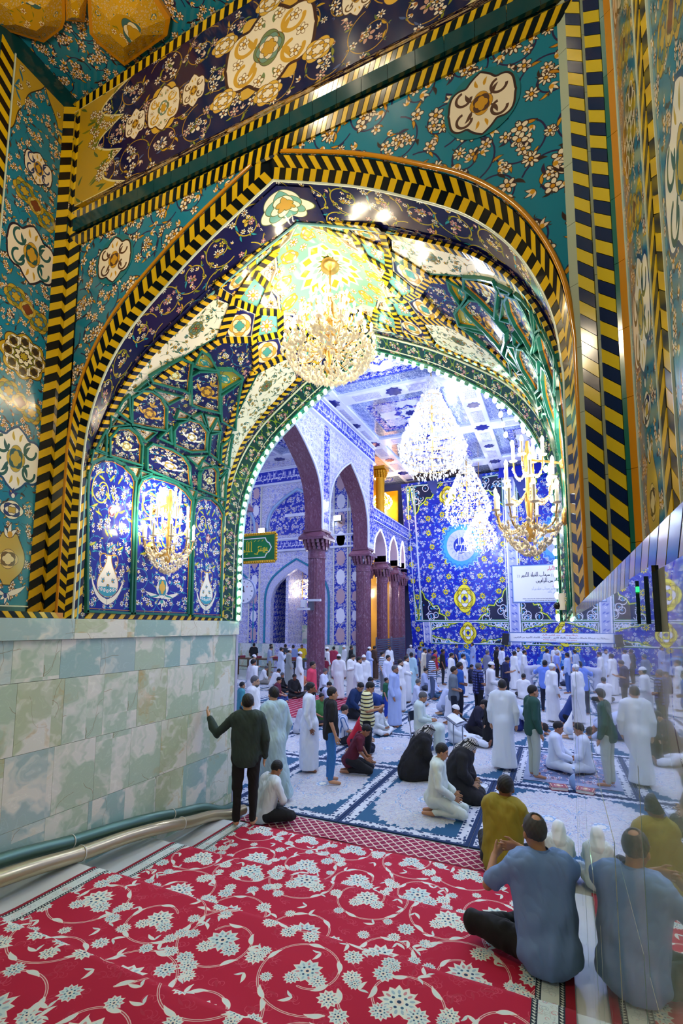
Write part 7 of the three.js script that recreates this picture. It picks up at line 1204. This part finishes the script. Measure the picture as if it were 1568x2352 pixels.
// great crystal chandeliers of the hall
function greatChandelier(x, y, D, Rm, Hh, label, seen = 1, power = LAMP.hall) {
  const g = thing('hall_chandelier', label, 'chandelier', 'crystal chandeliers of the hall'); g.position.copy(P(x, y, D)); const R = rngOf(Math.round(D * 10));
  const prof = (t) => Rm * (t < 0.16 ? lerp(0.62, 0.94, t / 0.16) : t < 0.3 ? lerp(0.94, 1, (t - 0.16) / 0.14) : Math.pow(Math.max(0, 1 - (t - 0.3) / 0.78), 0.9) * 0.98 + 0.05);
  mesh('chain', rod(V3(0, Hh, 0), V3(0, CEIL + 0.31 - y, 0), 0.03), brass, g); mesh('stem', cyl(0.05, 0.05, Hh, 8).translate(0, Hh / 2, 0), brass, g);
  const list = [], bl = [];
  const N = 2300 * seen; for (let k = 0; k < N; k++) { const t = R(), a = R() * TAU, row = Math.round(t * 26) / 26, r = prof(row) * (0.93 + R() * 0.1); list.push([V3(Math.cos(a) * r, row * Hh * 0.93 - R() * 0.16, Math.sin(a) * r), 0.02 + R() * 0.024, 2.3]); }
  for (let k = 0; k < 200 * seen; k++) { const a = R() * TAU, h = R(); list.push([V3(Math.cos(a) * Rm * 0.16 * (1 + 0.6 * Math.sin(h * 6)), Hh * (0.9 + h * 0.16), Math.sin(a) * Rm * 0.16 * (1 + 0.6 * Math.sin(h * 6))), 0.03, 2.4]); }
  crystals('crystal_drops', list, crystalC, g);
  const rings = []; for (let i = 0; i < 9; i++) { const t = 0.06 + i * 0.105, r = prof(t) * 0.9; rings.push(new THREE.TorusGeometry(r, 0.015, 5, 32).rotateX(Math.PI / 2).translate(0, t * Hh * 0.93, 0)); const n = seen < 0.2 ? 4 : Math.max(5, Math.round(r * 11)); for (let k = 0; k < n; k++) bl.push([(k + (i % 2) / 2) / n * TAU, r * 1.03, t * Hh * 0.93 + 0.06]); }
  rings.forEach((q) => mesh('ring', q, brass, g));
  const bg = new THREE.OctahedronGeometry(0.07, 0); bl.forEach(([a, r, h]) => { const m = mesh('bulb', bg, bulbCool, g); m.position.set(Math.cos(a) * r, h, Math.sin(a) * r); });
  const pick = [1, Math.floor(bl.length * 0.3), Math.floor(bl.length * 0.6)];
  for (const k of pick) { const [a, r, h] = bl[k]; pointLight(COOL, power / 3, x + Math.cos(a) * r, y + h, D - Math.sin(a) * r, 2); }
}
greatChandelier(-4.6, 9.45, 19.6, 1.42, 3.9, 'nearest great crystal chandelier of the hall shaped like a tall bell', 1); greatChandelier(-4.7, 9.0, 28.9, 1.38, 4.0, 'second crystal chandelier overlapping the blue banner', 0.6); greatChandelier(-4.45, 7.95, 32.2, 1.1, 2.6, 'farthest small crystal chandelier before the banner medallion', 0.3, LAMP.hall * 0.35);
greatChandelier(-4.6, 10.0, 10.4, 1.2, 3.2, 'crystal chandelier of the hall hidden above the inner arch', 0.12); greatChandelier(3.6, 9.6, 14.5, 1.2, 3.2, 'crystal chandelier of the hall hidden behind the right wall', 0.12); greatChandelier(3.6, 9.6, 25, 1.2, 3.2, 'far crystal chandelier hidden behind the right wall', 0.12);
greatChandelier(-15.6, 9.6, 19.2, 1.0, 2.4, 'crystal chandelier in the side bay left of the arcade', 0.12, LAMP.bay);
function smallChandelier(x, y, D, top, label, color, power, dz) {
  const g = thing('small_chandelier', label, 'chandelier'); g.position.copy(P(x, y, D)); const R = rngOf(4), list = []; mesh('chain', rod(V3(0, 1.1, 0), V3(0, top - y, 0), 0.02), brass, g); mesh('stem', cyl(0.04, 0.04, 1.2, 8).translate(0, 0.55, 0), brass, g);
  for (let k = 0; k < 320; k++) { const a = R() * TAU, t = R(), r = 0.75 * Math.sin(Math.PI * (0.18 + 0.7 * t)); list.push([V3(Math.cos(a) * r, t * 1.2, Math.sin(a) * r), 0.03, 1.8]); } crystals('crystal_drops', list, crystalW, g);
  const bg = new THREE.OctahedronGeometry(0.055, 0); for (let k = 0; k < 40; k++) { const a = k * 2.4, t = k / 40, r = 0.72 * Math.sin(Math.PI * (0.2 + 0.66 * t)); const m = mesh('bulb', bg, bulbWarm, g); m.position.set(Math.cos(a) * r, t * 1.15, Math.sin(a) * r); if (k === 12 || k === 25) pointLight(color, power / 2, x + m.position.x, y + m.position.y, D - m.position.z, 2); }
}
smallChandelier(-15.2, 4.7, 27.6, 6.6, 'small bright chandelier hanging in the pointed niche behind the first column', WARM, 12);
smallChandelier(-13.0, 5.0, 31.2, 9.9, 'small chandelier glowing between the far purple columns', new THREE.Color(1, 0.92, 0.8), 50);
smallChandelier(-11.35, 11.3, 32.4, 13.9, 'small chandelier of the gold gallery storey', new THREE.Color(1, 0.8, 0.45), 40);
// flood lamps on the far wall
for (const [x, y, D, lab] of [[-17.3, 9.0, 25.9, 'bright flood lamp above the green sign'], [-11.9, 9.35, 25.9, 'bright flood lamp on the tiled pilaster between two columns']]) {
  const g = thing('flood_lamp', lab, 'lamp'); g.position.copy(P(x, y, D)); mesh('housing', box(0.5, 0.35, 0.2), M({ color: 0x8a8e98, roughness: 0.4, metalness: 0.6 }), g); mesh('lamp_face', box(0.44, 0.29, 0.02, 0, 0, 0.11), M({ color: 0xffffff, emissive: 0xeaf0ff, emissiveIntensity: 30 }), g); mesh('bracket', box(0.06, 0.06, 0.45, 0, -0.2, -0.32), brass, g);
  const l = new THREE.SpotLight(COOL, LAMP.flood * 3, 0, 1.2, 0.8); l.position.copy(P(x, y, D - 0.3)); l.target.position.copy(P(x + 2, y - 4, D - 8)); l.castShadow = true; l.shadow.radius = 6; l.name = 'flood_glow'; scene.add(l, l.target);
}
// tube lamps fixed to the first column
{
  const g = thing('column_lamps', 'pair of white tube lamps fixed to the tall first column', 'lamp'); g.position.copy(P(-10.3, 4.0, 19.45)); for (const [dx, dy] of [[-0.3, -0.35], [0.25, 0.05]]) mesh('lamp_box', box(0.62, 0.1, 0.14, dx, dy, 0.06), M({ color: 0xd8dce4, roughness: 0.4 }), g); mesh('camera_head', box(0.22, 0.34, 0.2, -0.3, -0.1, 0.08), M({ color: 0xe4e6ea, roughness: 0.4 }), g); mesh('bracket', box(0.2, 0.5, 0.2, 0, -0.15, -0.08), M({ color: 0x6a6e78, metalness: 0.6, roughness: 0.4 }), g);
}
// green lamps along the inner arch
const capG = new THREE.SphereGeometry(0.033, 7, 5); capG.scale(1, 1.5, 1);
{
  const g = thing('string_lights', 'string of green white lamps along the edge of the inner arch', 'string lights');
  const A = archLine(2.4, 4.4, 7.08, 3.05, 46, 14), c = new THREE.CatmullRomCurve3(A.map(([x, y]) => P(XC + x, y, 6.53))), n = 76; mesh('wire', new THREE.TubeGeometry(c, 240, 0.007, 5), M({ color: 0x2a6a4a, roughness: 0.5 }), g);
  const m = M({ color: 0xffffff, emissive: new THREE.Color(0.42, 1, 0.6), emissiveIntensity: 9 });
  for (let k = 0; k <= n; k++) { const p = c.getPointAt(k / n), b = mesh('bulb', capG, m, g); b.position.copy(p); if (k % 8 === 3) { const l = new THREE.PointLight(GREENW, LAMP.led * 1.3); l.position.copy(p); l.castShadow = true; l.name = 'lamp_glow'; scene.add(l); } }
}
for (const [pts, cols, lab] of [[[[-0.66, 6.22, 6.64], [-0.64, 6.0, 7.1], [-0.58, 5.74], [-0.34, 5.47], [0.12, 5.1, 6.67]], [[0.3, 0.9, 1], [0.75, 0.85, 1]], 'hanging string of turquoise and white lamps under the arch'], [[[-0.5, 6.1, 6.64], [-0.39, 5.88, 7.2], [-0.28, 5.69], [0.1, 5.3, 6.67]], [[1, 0.15, 0.35], [1, 0.3, 0.5]], 'hanging string of red lamps beside the turquoise string']]) {
  const g = thing('coloured_string_lights', lab, 'string lights'), c = new THREE.CatmullRomCurve3(pts.map(([x, y, d = 7.3]) => P(x, y, d))); mesh('wire', new THREE.TubeGeometry(c, 40, 0.005, 5), M({ color: 0x2a2a4a }), g); const n = cols[0][0] > 0.9 ? 7 : 13;
  const ms = cols.map((q) => M({ color: 0xffffff, emissive: new THREE.Color(...q), emissiveIntensity: 8 })); for (let k = 0; k <= n; k++) { const b = mesh('bulb', capG, ms[k % 2], g); b.position.copy(c.getPointAt(k / n)); }
}

// ---------- furniture and small things ----------
const steel = M({ color: 0x9aa2b0, roughness: 0.3, metalness: 0.8 }), woodM = M({ color: 0x5a4020, roughness: 0.5 });
{ // chair
  const g = thing('folding_chair', 'metal folding chair under the grey haired man in the pale robe', 'chair'); g.position.copy(P(-3.02, 0.012, 11.42)); g.rotation.y = 1.28;
  mesh('seat', box(0.42, 0.03, 0.4, 0, 0.4, 0.02), M({ color: 0x2a3450, roughness: 0.6 }), g); mesh('backrest', box(0.42, 0.22, 0.025, 0, 0.78, -0.25), M({ color: 0x2a3450, roughness: 0.6 }), g);
  for (const s of [-1, 1]) { mesh('leg', rod(V3(s * 0.2, 0, 0.24), V3(s * 0.2, 0.42, 0.1), 0.012), steel, g); mesh('leg', rod(V3(s * 0.2, 0, -0.28), V3(s * 0.2, 0.4, -0.16), 0.012), steel, g); mesh('back_post', rod(V3(s * 0.2, 0.38, -0.18), V3(s * 0.2, 0.92, -0.26), 0.012), steel, g); }
}
for (const [x, D, lab, sc] of [[-2.1, 11.0, 'metal reading stand before the man on the chair', 1], [-1.7, 14.9, 'metal reading stand beside the plaid shirt', 1], [-2.05, 17.3, 'metal reading stand far back among the standing men', 1]]) {
  const g = thing('reading_stand', lab, 'stand'); g.position.copy(P(x, 0.012, D)); g.rotation.y = 1.3; for (const s of [-1, 1]) { mesh('post', rod(V3(s * 0.22, 0, 0), V3(s * 0.22, 0.82, 0), 0.014), steel, g); mesh('foot', rod(V3(s * 0.22, 0.012, -0.2), V3(s * 0.22, 0.012, 0.2), 0.012), steel, g); } mesh('crossbar', rod(V3(-0.22, 0.3, 0), V3(0.22, 0.3, 0), 0.01), steel, g); mesh('tray', box(0.5, 0.018, 0.36).rotateX(0.5).translate(0, 0.84, -0.05), M({ color: 0x6a7488, roughness: 0.4, metalness: 0.4 }), g); mesh('open_book', merge([box(0.2, 0.02, 0.27).rotateZ(0.1).rotateX(0.5).translate(-0.1, 0.875, -0.05), box(0.2, 0.02, 0.27).rotateZ(-0.1).rotateX(0.5).translate(0.1, 0.875, -0.05)]), M({ color: 0xdfe2e8, roughness: 0.7 }), g);
}
{ // red book, packet, bag, open book on a rest
  const bt = tex(128, 160, (c) => { c.fillStyle = '#8e1840'; c.fillRect(0, 0, 128, 160); c.strokeStyle = '#e0c890'; c.lineWidth = 5; c.strokeRect(10, 10, 108, 140); medallion(c, 64, 80, 34, 42, 4, ['#e8dcc8', '#8e1840', '#e0c890']); });
  const b = thing('red_book', 'small red book with a pale medallion lying near the right wall', 'book'); b.position.copy(P(-0.1, 0.012, 9.84)); b.rotation.y = 0.2; mesh('pages', box(0.27, 0.05, 0.2, 0, 0.03, 0), M({ color: 0xdcdcd2, roughness: 0.8 }), b); mesh('cover', box(0.29, 0.012, 0.22, 0, 0.061, 0), M({ map: bt, roughness: 0.5 }), b); mesh('cover', box(0.29, 0.008, 0.22, 0, 0.004, 0), M({ color: 0x8e1840, roughness: 0.5 }), b);
  const pk = tex(256, 128, (c) => { c.fillStyle = '#dfe6ec'; c.fillRect(0, 0, 256, 128); c.fillStyle = '#3a8a4a'; c.fillRect(120, 60, 90, 50); c.fillStyle = '#5aa0d0'; c.fillRect(20, 80, 80, 30); c.fillStyle = '#2a6a3a'; c.fillRect(40, 20, 60, 16); });
  const p = thing('tissue_packet', 'white and green packet lying on the rug before the kneeling men', 'packet'); p.position.copy(P(-1.47, 0.012, 9.2)); p.rotation.y = -0.15; mesh('wrapper', new THREE.SphereGeometry(1, 16, 10).scale(0.2, 0.06, 0.1).translate(0, 0.055, 0), M({ map: pk, roughness: 0.3 }), p); mesh('end_seal', box(0.02, 0.05, 0.16, 0.2, 0.05, 0), M({ color: 0xdfe6ec }), p); mesh('end_seal', box(0.02, 0.05, 0.16, -0.2, 0.05, 0), M({ color: 0xdfe6ec }), p);
  const bg = thing('plastic_bag', 'knotted pale blue plastic bag against the right wall edge', 'bag'); bg.position.copy(P(0.2, 0.012, 9.9)); mesh('pouch', new THREE.SphereGeometry(0.13, 14, 10).scale(1, 1.15, 0.9).translate(0, 0.14, 0), M({ color: 0x8fb0dc, roughness: 0.35, transmission: 0.3 }), bg); mesh('knot', new THREE.ConeGeometry(0.07, 0.12, 8).rotateX(Math.PI).translate(0, 0.32, 0), M({ color: 0x9fbce4, roughness: 0.35 }), bg);
  const ob = thing('open_book', 'open book on the lap of the kneeling man in the black cloak', 'book'); ob.position.copy(P(-2.3, 0.3, 9.62)); ob.rotation.y = -1.2; mesh('page', box(0.2, 0.02, 0.28).rotateZ(0.12).translate(-0.1, 0.04, 0), M({ color: 0xe4e8f0, roughness: 0.7 }), ob); mesh('page', box(0.2, 0.02, 0.28).rotateZ(-0.12).translate(0.1, 0.04, 0), M({ color: 0xe4e8f0, roughness: 0.7 }), ob); mesh('rest', merge([box(0.3, 0.26, 0.02).rotateX(0.5).translate(0, -0.13, 0.05), box(0.3, 0.26, 0.02).rotateX(-0.5).translate(0, -0.13, -0.05)]), woodM, ob);
}
{ // low wooden barrier, far left, and shutter screen by the columns
  const g = thing('wooden_barrier', 'low wooden barrier before the far left wall', 'barrier'); g.position.copy(P(-15.2, 0.012, 23.6)); mesh('top_rail', box(5.6, 0.08, 0.5, 0, 0.95, 0), woodM, g); for (let k = 0; k < 9; k++) mesh('post', box(0.07, 0.92, 0.07, -2.7 + k * 0.675, 0.46, 0), woodM, g); mesh('mid_rail', box(5.5, 0.05, 0.05, 0, 0.5, 0), woodM, g); for (let k = 0; k < 14; k++) mesh('book', box(0.2, 0.06 + (k % 3) * 0.03, 0.28, -2.5 + k * 0.38, 1.02 + (k % 3) * 0.015, 0), M({ color: [0xb8b4a0, 0x3a6a5a, 0x8a3040][k % 3], roughness: 0.6 }), g);
  const s = thing('slatted_screen', 'grey slatted metal screen at the foot of the far columns', 'screen'); s.position.copy(P(-9.72, 0.012, 29.6)); s.rotation.y = Math.PI / 2; for (let k = 0; k < 15; k++) mesh('slat', box(5.6, 0.09, 0.03, 0, 0.22 + k * 0.13, 0), M({ color: 0x5a6274, roughness: 0.4, metalness: 0.5 }), s); for (const x of [-2.8, 0, 2.8]) mesh('post', box(0.08, 2.2, 0.08, x, 1.1, -0.05), steel, s);
}
{ // speaker on the banner, camera on the wall end, switch panel on the right ledge
  const g = thing('loudspeaker', 'small black loudspeaker tilted at the banner near the notice strip', 'speaker'); g.position.copy(P(-3.2, 2.05, 33.75)); g.rotation.z = -0.12; mesh('cabinet', box(0.4, 0.75, 0.4), M({ color: 0x14161e, roughness: 0.5 }), g); mesh('grille', box(0.34, 0.66, 0.02, 0, 0, 0.21), M({ color: 0x22262e, roughness: 0.8 }), g); mesh('pole', cyl(0.03, 0.03, 1.7, 8).translate(-0.02, -1.2, 0), steel, g);
  const c = thing('security_camera', 'small dome camera fixed at the end of the right wall ledge', 'camera'); c.position.copy(P(0.045, 3.22, 6.42)); mesh('housing', cyl(0.06, 0.06, 0.2, 14).translate(0.03, 0.02, 0), M({ color: 0xe4e6ea, roughness: 0.4 }), c); const d = new THREE.SphereGeometry(0.05, 14, 10); d.translate(-0.035, -0.03, 0); mesh('dome', d, M({ color: 0x101418, roughness: 0.1 }), c); mesh('bracket', box(0.1, 0.05, 0.05, 0.08, 0.02, 0), M({ color: 0xd8dade }), c);
  const p = thing('switch_panel', 'small black glossy switch panel on the ledge of the right wall', 'switch'); mesh('plate', boxTo(0.078, 0.0835, 2.945, 3.004, 0.5, 0.65), M({ color: 0x16181c, roughness: 0.12, clearcoat: 1 }), p); for (const D of [0.53, 0.585]) mesh('rocker', boxTo(0.076, 0.079, 2.952, 2.997, D, D + 0.03), M({ color: 0x2a3440, roughness: 0.15, clearcoat: 1 }), p); mesh('pilot_light', boxTo(0.075, 0.0775, 2.985, 2.99, 0.57, 0.576), M({ color: 0x20ff60, emissive: 0x20ff60, emissiveIntensity: 3 }), p);
}

renderer.render(scene, camera);
